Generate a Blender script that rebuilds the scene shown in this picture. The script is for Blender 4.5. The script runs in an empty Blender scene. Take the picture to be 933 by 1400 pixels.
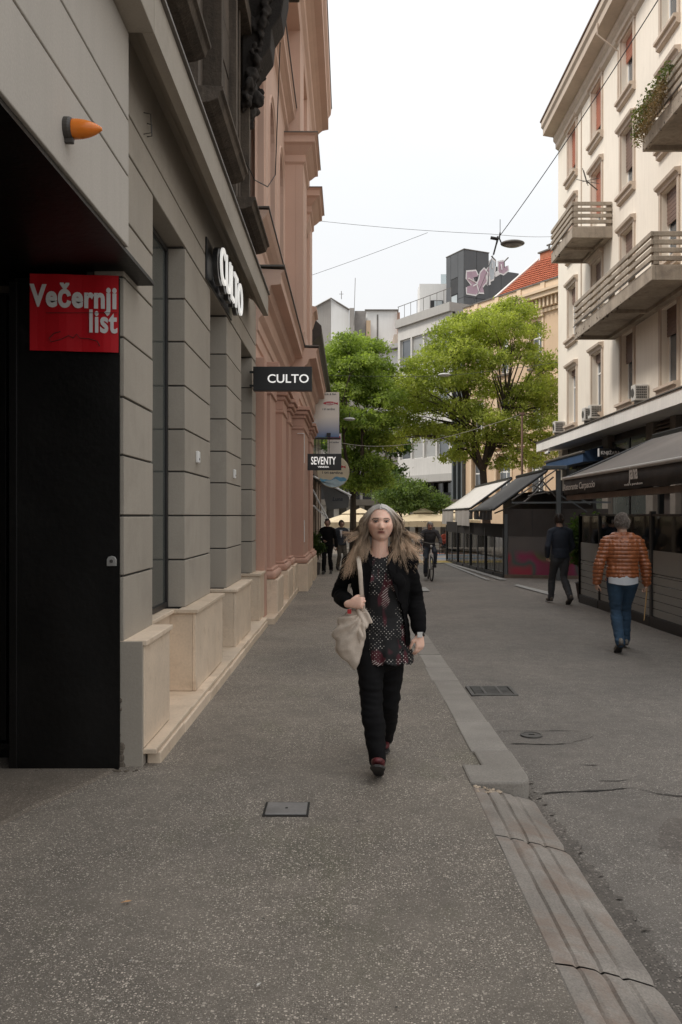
import bpy, bmesh, math, random
import numpy as np
from mathutils import Vector, Matrix, noise
random.seed(7); np.random.seed(7)
PI = math.pi
SC = bpy.context.scene
COL = SC.collection
# ------------------------------------------------------------------ camera, sky, sun, exposure
F = 1200.0; VX = 477.0; VY = 705.0; CZ = 1.55; SLOPE = 0.0083
cam = bpy.data.objects.new('camera', bpy.data.cameras.new('camera')); COL.objects.link(cam)
cam.location = (0, 0, CZ); cam.rotation_euler = (PI/2, 0, 0)
cam.data.sensor_fit = 'VERTICAL'; cam.data.sensor_height = 36; cam.data.lens = 36*F/1400
cam.data.shift_x = -10.5/1400; cam.data.shift_y = 5.0/1400
cam.data.clip_start = 0.05; cam.data.clip_end = 3000
SC.camera = cam
SC.view_settings.view_transform = 'Standard'; SC.view_settings.look = 'None'
SC.view_settings.gamma = 1.0; SC.view_settings.use_curve_mapping = False
SC.view_settings.exposure = 0.70
SUN_EL, SUN_AZ = 52.0, 250.0          # soft sun behind thin cloud, above the left-hand roofs (azimuth from +Y, clockwise)
SKY_GAIN = 0.585
def build_world():
    w = bpy.data.worlds.new('World'); SC.world = w; w.use_nodes = True
    nt = w.node_tree; N = nt.nodes; L = nt.links; N.clear()
    out = N.new('ShaderNodeOutputWorld')
    sky = N.new('ShaderNodeTexSky'); sky.sky_type = 'NISHITA'; sky.sun_disc = False
    sky.sun_elevation = math.radians(SUN_EL); sky.sun_rotation = math.radians(SUN_AZ)
    sky.air_density = 1.0; sky.dust_density = 2.0
    b1 = N.new('ShaderNodeBackground'); b1.inputs[1].default_value = 0.1; L.new(sky.outputs[0], b1.inputs[0])
    tc = N.new('ShaderNodeTexCoord'); sep = N.new('ShaderNodeSeparateXYZ'); L.new(tc.outputs['Generated'], sep.inputs[0])
    pw = N.new('ShaderNodeMath'); pw.operation = 'POWER'; mxz = N.new('ShaderNodeMath'); mxz.operation = 'MAXIMUM'
    L.new(sep.outputs[2], mxz.inputs[0]); mxz.inputs[1].default_value = 0; L.new(mxz.outputs[0], pw.inputs[0]); pw.inputs[1].default_value = 2.1
    mr = N.new('ShaderNodeMapRange'); L.new(pw.outputs[0], mr.inputs[0])       # overcast sky, brighter towards the zenith
    mr.inputs[1].default_value = 0.0; mr.inputs[2].default_value = 1.0
    mr.inputs[3].default_value = SKY_GAIN; mr.inputs[4].default_value = SKY_GAIN*2.1
    ns = N.new('ShaderNodeTexNoise'); ns.inputs['Scale'].default_value = 2.2; ns.inputs['Detail'].default_value = 5
    mp = N.new('ShaderNodeMapping'); mp.inputs['Scale'].default_value = (1, 1, 3.0)
    L.new(tc.outputs['Generated'], mp.inputs[0]); L.new(mp.outputs[0], ns.inputs['Vector'])
    cr = N.new('ShaderNodeValToRGB'); L.new(ns.outputs[0], cr.inputs[0])
    cr.color_ramp.elements[0].position = .3; cr.color_ramp.elements[0].color = (.93, .955, .975, 1)
    cr.color_ramp.elements[1].position = .7; cr.color_ramp.elements[1].color = (1.0, 1.0, .995, 1)
    b2 = N.new('ShaderNodeBackground'); L.new(cr.outputs[0], b2.inputs[0]); L.new(mr.outputs[0], b2.inputs[1])
    mx = N.new('ShaderNodeMixShader'); mx.inputs[0].default_value = 0.93
    L.new(b1.outputs[0], mx.inputs[1]); L.new(b2.outputs[0], mx.inputs[2]); L.new(mx.outputs[0], out.inputs[0])
build_world()
sd = bpy.data.lights.new('sun', 'SUN'); sd.energy = 1.5; sd.angle = math.radians(14); sd.color = (1, .94, .86)
sun = bpy.data.objects.new('sun', sd); COL.objects.link(sun); sun.location = (-20, -5, 30)
_el, _az = math.radians(SUN_EL), math.radians(SUN_AZ)
_d = Vector((math.sin(_az)*math.cos(_el), math.cos(_az)*math.cos(_el), math.sin(_el)))
sun.rotation_euler = _d.to_track_quat('Z', 'Y').to_euler()

# ------------------------------------------------------------------ helpers
def gz(y): return -SLOPE*y                       # pavement surface (the street falls gently away)
def rz(y): return -SLOPE*y - 0.10                # carriageway surface
def W(px, py, Y):                                # measured picture point at depth Y -> place in the street
    return Vector(((px-VX)*Y/F, Y, CZ+(VY-py)*Y/F))
class M:
    def __init__(s): s.v = []; s.f = []
    def add(s, vs, fs):
        n = len(s.v); s.v += [tuple(v) for v in vs]; s.f += [tuple(i+n for i in f) for f in fs]; return s
    def box(s, x0, x1, y0, y1, z0, z1, T=None):
        vs = [Vector((x, y, z)) for z in (z0, z1) for y in (y0, y1) for x in (x0, x1)]
        if T: vs = [T @ v for v in vs]
        return s.add(vs, [(0,2,3,1), (4,5,7,6), (0,1,5,4), (2,6,7,3), (0,4,6,2), (1,3,7,5)])
    def sbox(s, x0, x1, y0, y1, h0, h1, base=gz):      # box that follows the falling ground
        vs = [(x, y, base(y)+h) for h in (h0, h1) for y in (y0, y1) for x in (x0, x1)]
        return s.add(vs, [(0,2,3,1), (4,5,7,6), (0,1,5,4), (2,6,7,3), (0,4,6,2), (1,3,7,5)])
    def quad(s, a, b, c, d): return s.add([a, b, c, d], [(0,1,2,3)])
    def prism(s, poly, ext):                           # closed outline + thickness vector
        e = Vector(ext); n = len(poly)
        vs = [Vector(p) for p in poly] + [Vector(p)+e for p in poly]
        return s.add(vs, [tuple(range(n))[::-1], tuple(range(n, 2*n))] + [(i, (i+1) % n, n+(i+1) % n, n+i) for i in range(n)])
    def tube(s, pts, rad, n=8, ref=None, cap=True):
        pts = [Vector(p) for p in pts]; m = len(pts)
        rr = [(r, r) if not isinstance(r, (tuple, list)) else r for r in (rad if isinstance(rad, (list, tuple)) and len(rad) == m else [rad]*m)]
        vs = []; tg = []
        for i in range(m):
            t = (pts[min(i+1, m-1)]-pts[max(i-1, 0)]).normalized(); tg.append(t)
        rf = Vector(ref) if ref else (Vector((1, 0, 0)) if abs(tg[0].x) < .8 else Vector((0, 1, 0)))
        for i in range(m):
            t = tg[i]; sd_ = rf - t*rf.dot(t)
            if sd_.length < 1e-4: sd_ = t.orthogonal()
            sd_.normalize(); ot = t.cross(sd_)
            for k in range(n):
                a = 2*PI*k/n; vs.append(pts[i]+sd_*math.cos(a)*rr[i][0]+ot*math.sin(a)*rr[i][1])
        fs = [(i*n+k, i*n+(k+1) % n, (i+1)*n+(k+1) % n, (i+1)*n+k) for i in range(m-1) for k in range(n)]
        if cap:
            fs += [tuple(range(n))[::-1], tuple((m-1)*n+k for k in range(n))]
        return s.add(vs, fs)
    def limb(s, pts, rad, n=14, ref=None):             # tube with rounded ends
        pts = [Vector(p) for p in pts]; m = len(pts)
        rr = [(r, r) if not isinstance(r, (tuple, list)) else r for r in rad]
        t0 = (pts[0]-pts[1]).normalized(); t1 = (pts[-1]-pts[-2]).normalized()
        a, b = min(rr[0]), min(rr[-1])
        P = [pts[0]+t0*a*.95, pts[0]+t0*a*.7]+pts+[pts[-1]+t1*b*.7, pts[-1]+t1*b*.95]
        R = [(rr[0][0]*.25, rr[0][1]*.25), (rr[0][0]*.72, rr[0][1]*.72)]+rr+[(rr[-1][0]*.72, rr[-1][1]*.72), (rr[-1][0]*.25, rr[-1][1]*.25)]
        return s.tube(P, R, n, ref)
    def lathe(s, c, prof, n=20, axis='Z'):
        vs = []
        for r, h in prof:
            for k in range(n):
                a = 2*PI*k/n
                if axis == 'Z': p = (c[0]+r*math.cos(a), c[1]+r*math.sin(a), c[2]+h)
                elif axis == 'X': p = (c[0]+h, c[1]+r*math.cos(a), c[2]+r*math.sin(a))
                else: p = (c[0]+r*math.cos(a), c[1]+h, c[2]+r*math.sin(a))
                vs.append(p)
        m = len(prof)
        fs = [(i*n+k, i*n+(k+1) % n, (i+1)*n+(k+1) % n, (i+1)*n+k) for i in range(m-1) for k in range(n)]
        fs += [tuple(range(n))[::-1], tuple((m-1)*n+k for k in range(n))]
        return s.add(vs, fs)
    def ball(s, c, r, n=12, m=8, Rm=None):
        c = Vector(c); r = Vector(r) if isinstance(r, (tuple, list, Vector)) else Vector((r, r, r))
        vs = [Vector((0, 0, -r.z))]
        for i in range(1, m):
            ph = -PI/2+PI*i/m
            for k in range(n):
                a = 2*PI*k/n; vs.append(Vector((math.cos(ph)*math.cos(a)*r.x, math.cos(ph)*math.sin(a)*r.y, math.sin(ph)*r.z)))
        vs.append(Vector((0, 0, r.z)))
        fs = [(0, 1+(k+1) % n, 1+k) for k in range(n)]
        for i in range(m-2):
            for k in range(n):
                a = 1+i*n; fs.append((a+k, a+(k+1) % n, a+n+(k+1) % n, a+n+k))
        T_ = len(vs)-1; a = 1+(m-2)*n
        fs += [(a+k, a+(k+1) % n, T_) for k in range(n)]
        return s.add([c+((Rm @ v) if Rm else v) for v in vs], fs)
    def mesh(s, name='mesh'):
        me = bpy.data.meshes.new(name); me.from_pydata(s.v, [], s.f); me.update(); return me
    def obj(s, name, mat=None, parent=None, bevel=0, smooth=False, fix=True):
        me = s.mesh(name)
        if fix:
            bm = bmesh.new(); bm.from_mesh(me); bmesh.ops.recalc_face_normals(bm, faces=bm.faces); bm.to_mesh(me); bm.free()
        return link(name, me, mat, parent, bevel, smooth)
def link(name, me, mat=None, parent=None, bevel=0, smooth=False):
    o = bpy.data.objects.new(name, me); COL.objects.link(o)
    if mat: me.materials.append(mat)
    if smooth: me.shade_smooth()
    if bevel:
        b = o.modifiers.new('bevel', 'BEVEL'); b.width = bevel; b.segments = 2; b.limit_method = 'ANGLE'; b.harden_normals = False
    if parent: setpar(o, parent)
    return o
def setpar(o, p):
    o.parent = p
    m = Matrix.Translation(p.location) if p.type == 'EMPTY' else Matrix.Identity(4)
    o.matrix_parent_inverse = m.inverted()
def tag(o, label, cat, group=None, kind=None):
    o['label'] = label; o['category'] = cat
    if group: o['group'] = group
    if kind: o['kind'] = kind
    return o
def struct(o): o['kind'] = 'structure'; return o
def thing(name, label, cat, loc, group=None):
    o = bpy.data.objects.new(name, None); COL.objects.link(o); o.location = loc; o.empty_display_size = .2
    return tag(o, label, cat, group)
def copy_tree(o, parent=None):
    c = o.copy(); COL.objects.link(c)
    if parent: c.parent = parent; c.matrix_parent_inverse = o.matrix_parent_inverse.copy()
    for ch in list(o.children): copy_tree(ch, c)
    return c
def text_mesh(body, size, depth=.003, font=None, bold=0.0, xs=1.0, align='LEFT', sp=1.0):
    cu = bpy.data.curves.new('t', 'FONT'); cu.body = body; cu.size = size; cu.extrude = depth; cu.offset = bold
    cu.align_x = align; cu.space_character = sp; cu.resolution_u = 4
    o = bpy.data.objects.new('t', cu); COL.objects.link(o)
    dg = bpy.context.evaluated_depsgraph_get(); me = bpy.data.meshes.new_from_object(o.evaluated_get(dg))
    bpy.data.objects.remove(o); bpy.data.curves.remove(cu)
    me.materials.clear()
    return me
def text(name, body, size, origin, right, up, mat, parent, depth=.003, bold=0.0, xs=1.0, align='LEFT', sp=1.0, width=None, italic=0):
    me = text_mesh(body, size, depth, None, bold, xs, align, sp)
    r = Vector(right).normalized(); u = Vector(up).normalized(); nrm = r.cross(u)
    if width:
        xsv = [v.co.x for v in me.vertices]; w = max(xsv)-min(xsv); xs = width/w
    for v in me.vertices:
        c = v.co.copy(); v.co = Vector(origin)+r*(c.x*xs+c.y*italic)+u*c.y+nrm*c.z
    return link(name, me, mat, parent)
# ------------------------------------------------------------------ materials
def _nt(name):
    m = bpy.data.materials.new(name); m.use_nodes = True
    nt = m.node_tree; return m, nt, nt.nodes, nt.links, nt.nodes['Principled BSDF']
def rgb(c): return (c[0], c[1], c[2], 1)
def mulc(c, k): return tuple(min(1, max(0, x*k)) for x in c)
def mixrgb(N, L, mode, fac, a, b):
    n = N.new('ShaderNodeMix'); n.data_type = 'RGBA'; n.blend_type = mode
    for s, val in ((n.inputs[0], fac), (n.inputs[6], a), (n.inputs[7], b)):
        if hasattr(val, 'is_output') or isinstance(val, bpy.types.NodeSocket): L.new(val, s)
        elif isinstance(val, (tuple, list)): s.default_value = rgb(val)
        else: s.default_value = val
    return n.outputs[2]
def noise_n(N, L, vec, scale, detail=4, rough=.55, dist=0.0):
    n = N.new('ShaderNodeTexNoise'); n.inputs['Scale'].default_value = scale; n.inputs['Detail'].default_value = detail
    n.inputs['Roughness'].default_value = rough; n.inputs['Distortion'].default_value = dist
    if vec: L.new(vec, n.inputs['Vector'])
    return n.outputs[0]
def ramp(N, L, src, p0, p1, c0=(0, 0, 0), c1=(1, 1, 1)):
    r = N.new('ShaderNodeValToRGB'); L.new(src, r.inputs[0])
    r.color_ramp.elements[0].position = p0; r.color_ramp.elements[1].position = p1
    r.color_ramp.elements[0].color = rgb(c0); r.color_ramp.elements[1].color = rgb(c1)
    return r.outputs[0]
def mapping(N, L, vec, sc=(1, 1, 1), rot=(0, 0, 0), loc=(0, 0, 0)):
    m = N.new('ShaderNodeMapping'); m.inputs['Scale'].default_value = sc; m.inputs['Rotation'].default_value = rot
    m.inputs['Location'].default_value = loc; L.new(vec, m.inputs[0]); return m.outputs[0]
def bump(N, L, bsdf, h, strength, dist=.01, prev=None):
    b = N.new('ShaderNodeBump'); b.inputs['Strength'].default_value = strength; b.inputs['Distance'].default_value = dist
    L.new(h, b.inputs['Height'])
    if prev: L.new(prev, b.inputs['Normal'])
    L.new(b.outputs[0], bsdf.inputs['Normal']); return b.outputs[0]
MATS = {}
def mat(name, col, rough=.8, var=.12, scale=1.5, grain=.06, gscale=60, bmp=.15, bdist=.004, streak=0.0, scol=None, metal=0, spec=.5,
        stain=0.0, stcol=(.1, .08, .06), stscale=.8, stpos=.55, coat=0, piece=0.0):
    if name in MATS: return MATS[name]
    m, nt, N, L, b = _nt(name)
    tc = N.new('ShaderNodeTexCoord'); vec = tc.outputs['Object']
    n1 = noise_n(N, L, vec, scale, 5)
    c = ramp(N, L, n1, .3, .7, mulc(col, 1-var), mulc(col, 1+var))
    if grain:
        n2 = noise_n(N, L, vec, gscale, 3)
        g = ramp(N, L, n2, .3, .7, (1-grain*2,)*3, (1, 1, 1)); c = mixrgb(N, L, 'MULTIPLY', 1.0, c, g)
    if streak:
        v2 = mapping(N, L, vec, (4, 4, .25)); n3 = noise_n(N, L, v2, 2.0, 6, .65)
        s = ramp(N, L, n3, .45, .75); f = N.new('ShaderNodeMath'); f.operation = 'MULTIPLY'; L.new(s, f.inputs[0]); f.inputs[1].default_value = streak
        c = mixrgb(N, L, 'MIX', f.outputs[0], c, scol or mulc(col, .45))
    if stain:
        n4 = noise_n(N, L, vec, stscale, 8, .68, .4)
        s = ramp(N, L, n4, stpos, stpos+.18); f = N.new('ShaderNodeMath'); f.operation = 'MULTIPLY'; L.new(s, f.inputs[0]); f.inputs[1].default_value = stain
        c = mixrgb(N, L, 'MIX', f.outputs[0], c, stcol)
    if piece:          # each block or slab has its own slight tone
        oi = N.new('ShaderNodeObjectInfo'); c = mixrgb(N, L, 'MULTIPLY', 1.0, c, ramp(N, L, oi.outputs['Random'], 0, 1, (1-piece, 1-piece*1.05, 1-piece*1.15), (1.0, 1.0, 1.0)))
    L.new(c, b.inputs['Base Color']); b.inputs['Roughness'].default_value = rough; b.inputs['Metallic'].default_value = metal
    b.inputs['Specular IOR Level'].default_value = spec
    if coat: b.inputs['Coat Weight'].default_value = coat
    if bmp: bump(N, L, b, noise_n(N, L, vec, gscale*.8, 4), bmp, bdist)
    MATS[name] = m; return m
def glass_dark(name, col=(.02, .022, .024), rough=.05, var=.3):
    m = mat(name, col, rough=rough, var=var, scale=.7, grain=0, bmp=.04, gscale=.8, bdist=.03, spec=.8); return m
def glass_clear(name, tint=(.75, .8, .78), refl=1.0, dirt=.06):
    if name in MATS: return MATS[name]
    m, nt, N, L, b = _nt(name); out = N['Material Output']
    tr = N.new('ShaderNodeBsdfTransparent'); tr.inputs[0].default_value = rgb(tint)
    gl = N.new('ShaderNodeBsdfGlossy'); gl.inputs['Roughness'].default_value = .03
    lw = N.new('ShaderNodeFresnel'); lw.inputs[0].default_value = 1.5
    f = N.new('ShaderNodeMath'); f.operation = 'MULTIPLY_ADD'; L.new(lw.outputs[0], f.inputs[0]); f.inputs[1].default_value = refl; f.inputs[2].default_value = dirt
    mx = N.new('ShaderNodeMixShader'); L.new(f.outputs[0], mx.inputs[0]); L.new(tr.outputs[0], mx.inputs[1]); L.new(gl.outputs[0], mx.inputs[2])
    L.new(mx.outputs[0], out.inputs[0]); MATS[name] = m; return m
def asphalt(name, base=(.115, .105, .095), fleck=.5, fsc=70, patch=.35, warm=(.13, .11, .09), green=0.0):
    if name in MATS: return MATS[name]
    m, nt, N, L, b = _nt(name)
    tc = N.new('ShaderNodeTexCoord'); vec = tc.outputs['Object']
    big = noise_n(N, L, vec, .55, 6, .6, .3); c = ramp(N, L, big, .3, .72, mulc(base, 1-patch), mulc(warm, 1+patch*.6))
    mid = noise_n(N, L, vec, 7, 4, .6); c = mixrgb(N, L, 'MULTIPLY', 1.0, c, ramp(N, L, mid, .25, .75, (.80, .80, .80), (1.12, 1.12, 1.12)))
    if green:
        gm = ramp(N, L, noise_n(N, L, mapping(N, L, vec, (1.3, .6, 1), loc=(3.1, 1.7, 0)), 1.1, 5, .6), .56, .74)
        f = N.new('ShaderNodeMath'); f.operation = 'MULTIPLY'; L.new(gm, f.inputs[0]); f.inputs[1].default_value = green
        c = mixrgb(N, L, 'MIX', f.outputs[0], c, (.105, .11, .055))
    prev = c
    dm = ramp(N, L, noise_n(N, L, mapping(N, L, vec, loc=(9, 4, 0)), 1.3, 5, .65), .34, .58, (.45, .45, .45), (1, 1, 1))
    for sc, lo, hi, colr, amt in ((fsc*2.2, .48, .56, mulc(base, .35), .9), (fsc*2.4, .66, .72, mulc(base, 2.8), fleck), (fsc*1.5, .83, .86, mulc(base, 3.8), fleck), (fsc*.8, .965, .975, mulc(base, 3.2), fleck*.8)):
        vo = N.new('ShaderNodeTexVoronoi'); vo.inputs['Scale'].default_value = sc; L.new(vec, vo.inputs['Vector'])
        sp = N.new('ShaderNodeSeparateColor'); L.new(vo.outputs['Color'], sp.inputs[0])
        k = ramp(N, L, sp.outputs[0], lo, hi)
        dd = ramp(N, L, vo.outputs['Distance'], .25, .5, (1, 1, 1), (0, 0, 0))
        f = N.new('ShaderNodeMath'); f.operation = 'MULTIPLY'; L.new(k, f.inputs[0]); L.new(dd, f.inputs[1])
        g0 = N.new('ShaderNodeMath'); g0.operation = 'MULTIPLY'; L.new(f.outputs[0], g0.inputs[0]); L.new(dm, g0.inputs[1]); g = N.new('ShaderNodeMath'); g.operation = 'MULTIPLY'; L.new(g0.outputs[0], g.inputs[0]); g.inputs[1].default_value = amt
        prev = mixrgb(N, L, 'MIX', g.outputs[0], prev, colr)
    L.new(prev, b.inputs['Base Color']); b.inputs['Roughness'].default_value = .82; b.inputs['Specular IOR Level'].default_value = .35
    p = bump(N, L, b, noise_n(N, L, vec, 130, 3, .7), .45, .004)
    bump(N, L, b, noise_n(N, L, vec, 3.0, 4, .6), .25, .02, p)
    MATS[name] = m; return m
def vcol_mat(name, rough=.5, sss=0.0, grain=.05, gscale=80, spec=.4, bmp=.1, attr='Col', sheen=0):
    if name in MATS: return MATS[name]
    m, nt, N, L, b = _nt(name)
    at = N.new('ShaderNodeAttribute'); at.attribute_name = attr
    tc = N.new('ShaderNodeTexCoord'); n = noise_n(N, L, tc.outputs['Object'], gscale, 4)
    c = mixrgb(N, L, 'MULTIPLY', 1.0, at.outputs['Color'], ramp(N, L, n, .3, .7, (1-2*grain,)*3, (1, 1, 1)))
    L.new(c, b.inputs['Base Color']); b.inputs['Roughness'].default_value = rough; b.inputs['Specular IOR Level'].default_value = spec
    if sss: b.inputs['Subsurface Weight'].default_value = sss; b.inputs['Subsurface Radius'].default_value = (.012, .005, .003); b.inputs['Subsurface Scale'].default_value = 1
    if bmp: bump(N, L, b, n, bmp, .002)
    MATS[name] = m; return m
GREY = mat('grey_render', (.415, .370, .312), .9, .07, .8, .05, 90, .4, .003, streak=.3, scol=(.32, .285, .24), stain=.6, stcol=(.30, .265, .22), stscale=1.3, stpos=.52, piece=.10)
LGREY = mat('pale_render', (.50, .46, .41), .9, .05, .7, .05, 90, .4, .003, streak=.3, scol=(.38, .35, .31), stain=.5, stcol=(.36, .33, .29), stscale=.9, stpos=.52)
GREYD = mat('dark_joint', (.06, .055, .05), .9)
PINK = mat('pink_render_sunlit', (.68, .475, .38), .88, .06, .7, .04, 80, .2, .003, streak=.12, scol=(.46, .29, .22))  # upper storeys: sunlit paleness is put into this colour
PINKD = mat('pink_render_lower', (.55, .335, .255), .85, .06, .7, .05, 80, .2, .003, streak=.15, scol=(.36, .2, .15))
MARBLE = mat('travertine', (.80, .65, .50), .55, .10, 2.5, .06, 50, .2, .003, stain=.6, stcol=(.52, .38, .26), stscale=4.5, stpos=.54, piece=.16)
BLACKP = mat('black_paint_and_gloom', (.0055, .005, .0045), .45, .4, 3, .1, 30, .5, .004, stain=.55, stcol=(.04, .036, .032), stscale=2.6, stpos=.62, spec=.28)
BLACKM = mat('black_metal', (.016, .015, .015), .45, .2, 3, 0, 30, .05, .002)
DARKST = mat('sooty_stone', (.14, .11, .085), .9, .35, 2.2, .12, 35, .7, .012, streak=.7, scol=(.04, .033, .028), piece=.3)
SOOT = mat('soot_dark', (.035, .029, .025), .9, .35, 2.2, .12, 35, .7, .012)
SIGNB = mat('sign_black', (.018, .018, .019), .35, .1, 3, 0, 30, .02)
WHITE = mat('white_paint', (.80, .79, .77), .5, .04, 3, .02, 60, .05)
ZINC = mat('zinc_flashing', (.16, .145, .13), .5, .2, 2, .05, 40, .1, .003, metal=.3)
CREAM = mat('cream_render', (.86, .78, .67), .9, .05, .35, .04, 50, .25, .004, streak=.28, scol=(.60, .52, .43), stain=.25, stcol=(.5, .42, .35), stscale=.5, stpos=.58)
TRIM = mat('trim_beige', (.56, .46, .37), .85, .10, 1.2, .05, 50, .2, .004, streak=.3, scol=(.36, .29, .23))
CONC = mat('balcony_concrete', (.40, .34, .27), .9, .2, 1.3, .08, 40, .5, .008, streak=.5, scol=(.15, .125, .1), stain=.6, stcol=(.13, .1, .08), stscale=1.2, stpos=.52)
# ------------------------------------------------------------------ ground
ASPW = asphalt('sidewalk_asphalt', (.196, .172, .146), .95, 75, .28, (.218, .188, .155), green=.45)
ASPR = asphalt('road_asphalt', (.186, .168, .149), .6, 70, .18, (.203, .180, .156))
ASPB = asphalt('patched_asphalt', (.145, .128, .112), .5, 42, .32, (.165, .145, .125))
KERB = mat('kerb_granite', (.34, .31, .275), .8, .12, 3, .16, 110, .5, .004, piece=.14, stain=.35, stcol=(.24, .215, .19), stscale=2.5, stpos=.5)
KERBB = mat('worn_ramp_stone', (.32, .285, .25), .75, .20, 4, .18, 110, .6, .004, piece=.12, stain=.9, stcol=(.235, .165, .125), stscale=2.6, stpos=.47)
def sheet(name, xs, ys, zf, m, kind='structure'):
    g = M(); ys = list(ys)
    for y in ys:
        for x in xs: g.v.append((x, y, zf(x, y)))
    k = len(xs)
    for j in range(len(ys)-1):
        for i in range(k-1): g.f.append((j*k+i, j*k+i+1, (j+1)*k+i+1, (j+1)*k+i))
    o = g.obj(name, m, fix=False); o['kind'] = kind; return o
def wob(x, y, a): return a*(noise.noise(Vector((x*.8, y*.5, 3)))+.5*noise.noise(Vector((x*2.2, y*1.7, 9))))
sheet('ground', [-400, 400], [-100, 500], lambda x, y: rz(y)-.02, asphalt('distant_ground', (.17, .155, .14), .1, 20, .1))
sheet('road', [1.05+.25*i for i in range(41)], [-8+.5*i for i in range(170)], lambda x, y: rz(y)+wob(x, y, .010)-(.006 if x < 1.3 else 0), ASPR)
# pavement: a raised slab, edge follows the kerb
def pave():
    g = M(); ys = [-8+.4*i for i in range(34)]+[5.59]
    ys2 = [5.592]+[6+.4*i for i in range(125)]
    def strip(yy, xe):
        xs = [-6, -5, -4, -3.2, -2.6, -2.1, -1.8, -1.4]+[-1.2+(xe+1.2)*i/8 for i in range(9)]
        n0 = len(g.v)
        for y in yy:
            for x in xs: g.v.append((x, y, gz(y)+(wob(x, y, .006) if x < xe-.1 else 0)))
        k = len(xs)
        for j in range(len(yy)-1):
            for i in range(k-1): g.f.append((n0+j*k+i, n0+j*k+i+1, n0+(j+1)*k+i+1, n0+(j+1)*k+i))
    strip(ys, .725); strip(ys2, .845)
    return struct(g.obj('pavement', ASPW, fix=False))
PAVE = pave()
# worn, darker asphalt of the gateway apron
g = M(); ys = [-2+.25*i for i in range(31)]
for i, y in enumerate(ys):
    e = -1.40-.36*(5.6-y)+.06*noise.noise(Vector((0, y*1.7, 5)))
    g.v += [(-6, y, gz(y)+.010), (-2.9, y, gz(y)+.010+wob(-2.9, y, .006)), (e-.03, y, gz(y)+.011+wob(e, y, .006)), (e, y, gz(y)+.001+wob(e, y, .006))]
for j in range(len(ys)-1):
    for i in range(3): g.f.append((j*4+i, j*4+i+1, (j+1)*4+i+1, (j+1)*4+i))
o = struct(g.obj('apron', asphalt('apron_asphalt', (.168, .142, .116), .55, 75, .34, (.195, .162, .13)), fix=False))
# kerb stones, each a block
kl = [5.25, 5.93, 6.82, 7.66, 8.6, 9.4, 10.3, 11.2, 12.1]+[13+.95*i for i in range(34)]
def kerb():
    root = bpy.data.objects.new('kerb', None); COL.objects.link(root); root.location = (1, 5.3, 0); root['kind'] = 'structure'
    for i in range(len(kl)-1):
        a, b = kl[i]+.005, kl[i+1]-.006
        if i == 0: continue
        xo = 1.092-.0022*(a-5)*min(1, 20/a)+random.uniform(-.008, .008); xi = .838-.0042*(a-5)*min(1, 15/a)+random.uniform(-.012, .012)
        dz = random.uniform(-.002, .006)+.006
        M().sbox(xi, xo, a, b, -.14, dz).obj('kerb_stone', KERB, root, bevel=.010)
    # rounded end stone of the raised kerb, wider than the others
    z = gz(5.4)+.012
    poly = [(.72, 5.22), (.98, 5.22), (1.05, 5.235), (1.085, 5.28), (1.095, 5.36), (1.095, 5.92), (.838, 5.92), (.842, 5.585), (.72, 5.60)]
    g = M().prism([(x, y, z-.15) for x, y in poly], (0, 0, .15)); g.obj('kerb_stone', KERB, root, bevel=.014)
    # dropped kerb slabs with worn lengthwise ribs
    dj = [-2.2, -.5, .75, 1.95, 3.12, 4.40, 5.215]
    for i in range(len(dj)-1):
        a, b = dj[i]+.006, dj[i+1]-.006
        g = M(); cols = 34; rows = max(6, int((b-a)/.06))
        for r in range(rows+1):
            y = a+(b-a)*r/rows
            skew = .10*(1-r/rows) if i == 4 else 0
            for c_ in range(cols+1):
                t = c_/cols; x = .722+.372*t
                z = gz(y)-.002-.085*t**1.3
                for gx, gw, gd in ((.235, .020, .016), (.46, .022, .020), (.69, .020, .015)):
                    wv = .018*noise.noise(Vector((gx*9, y*1.3, 2)))
                    z -= gd*math.exp(-((t-gx-wv)/gw)**2)*(.75+.5*noise.noise(Vector((gx*5, y*4, 0))))
                z += .003*noise.noise(Vector((x*14, y*6, 1)))
                e = min(t, 1-t)*.372; 
                if e < .012: z -= (.012-e)*.6
                er = min(r, rows-r)
                if er == 0: z -= .012
                g.v.append((x+(.012*noise.noise(Vector((y*2, 4, 4))) if t in (0, 1) else 0), y, z))
        k = cols+1
        for r in range(rows):
            for c_ in range(cols): g.f.append((r*k+c_, r*k+c_+1, (r+1)*k+c_+1, (r+1)*k+c_))
        n0 = len(g.v)     # side skirt on the road edge and front
        for r in range(rows+1):
            v = g.v[r*k+cols]; g.v.append((v[0]+.001, v[1], v[2]-.12))
        for r in range(rows): g.f.append((r*k+cols, n0+r, n0+r+1, (r+1)*k+cols))
        g.obj('ramp_slab', KERBB, root, smooth=False, fix=False)
    # crumbled mortar where the ramp meets the end stone
    g = M()
    for q in range(60):
        x = .74+random.random()**1.5*.16; y = 5.20-random.random()**1.6*.16*(1-(x-.74)/.2)
        r_ = random.uniform(.004, .013); g.ball((x, y, gz(y)-.004-.085*((x-.722)/.372)**1.3), (r_, r_*.9, r_*.5), 6, 4)
    o = g.obj('mortar', mat('mortar', (.45, .36, .27), .95, .2, 9), root); o['kind'] = 'stuff'
kerb()
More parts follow.
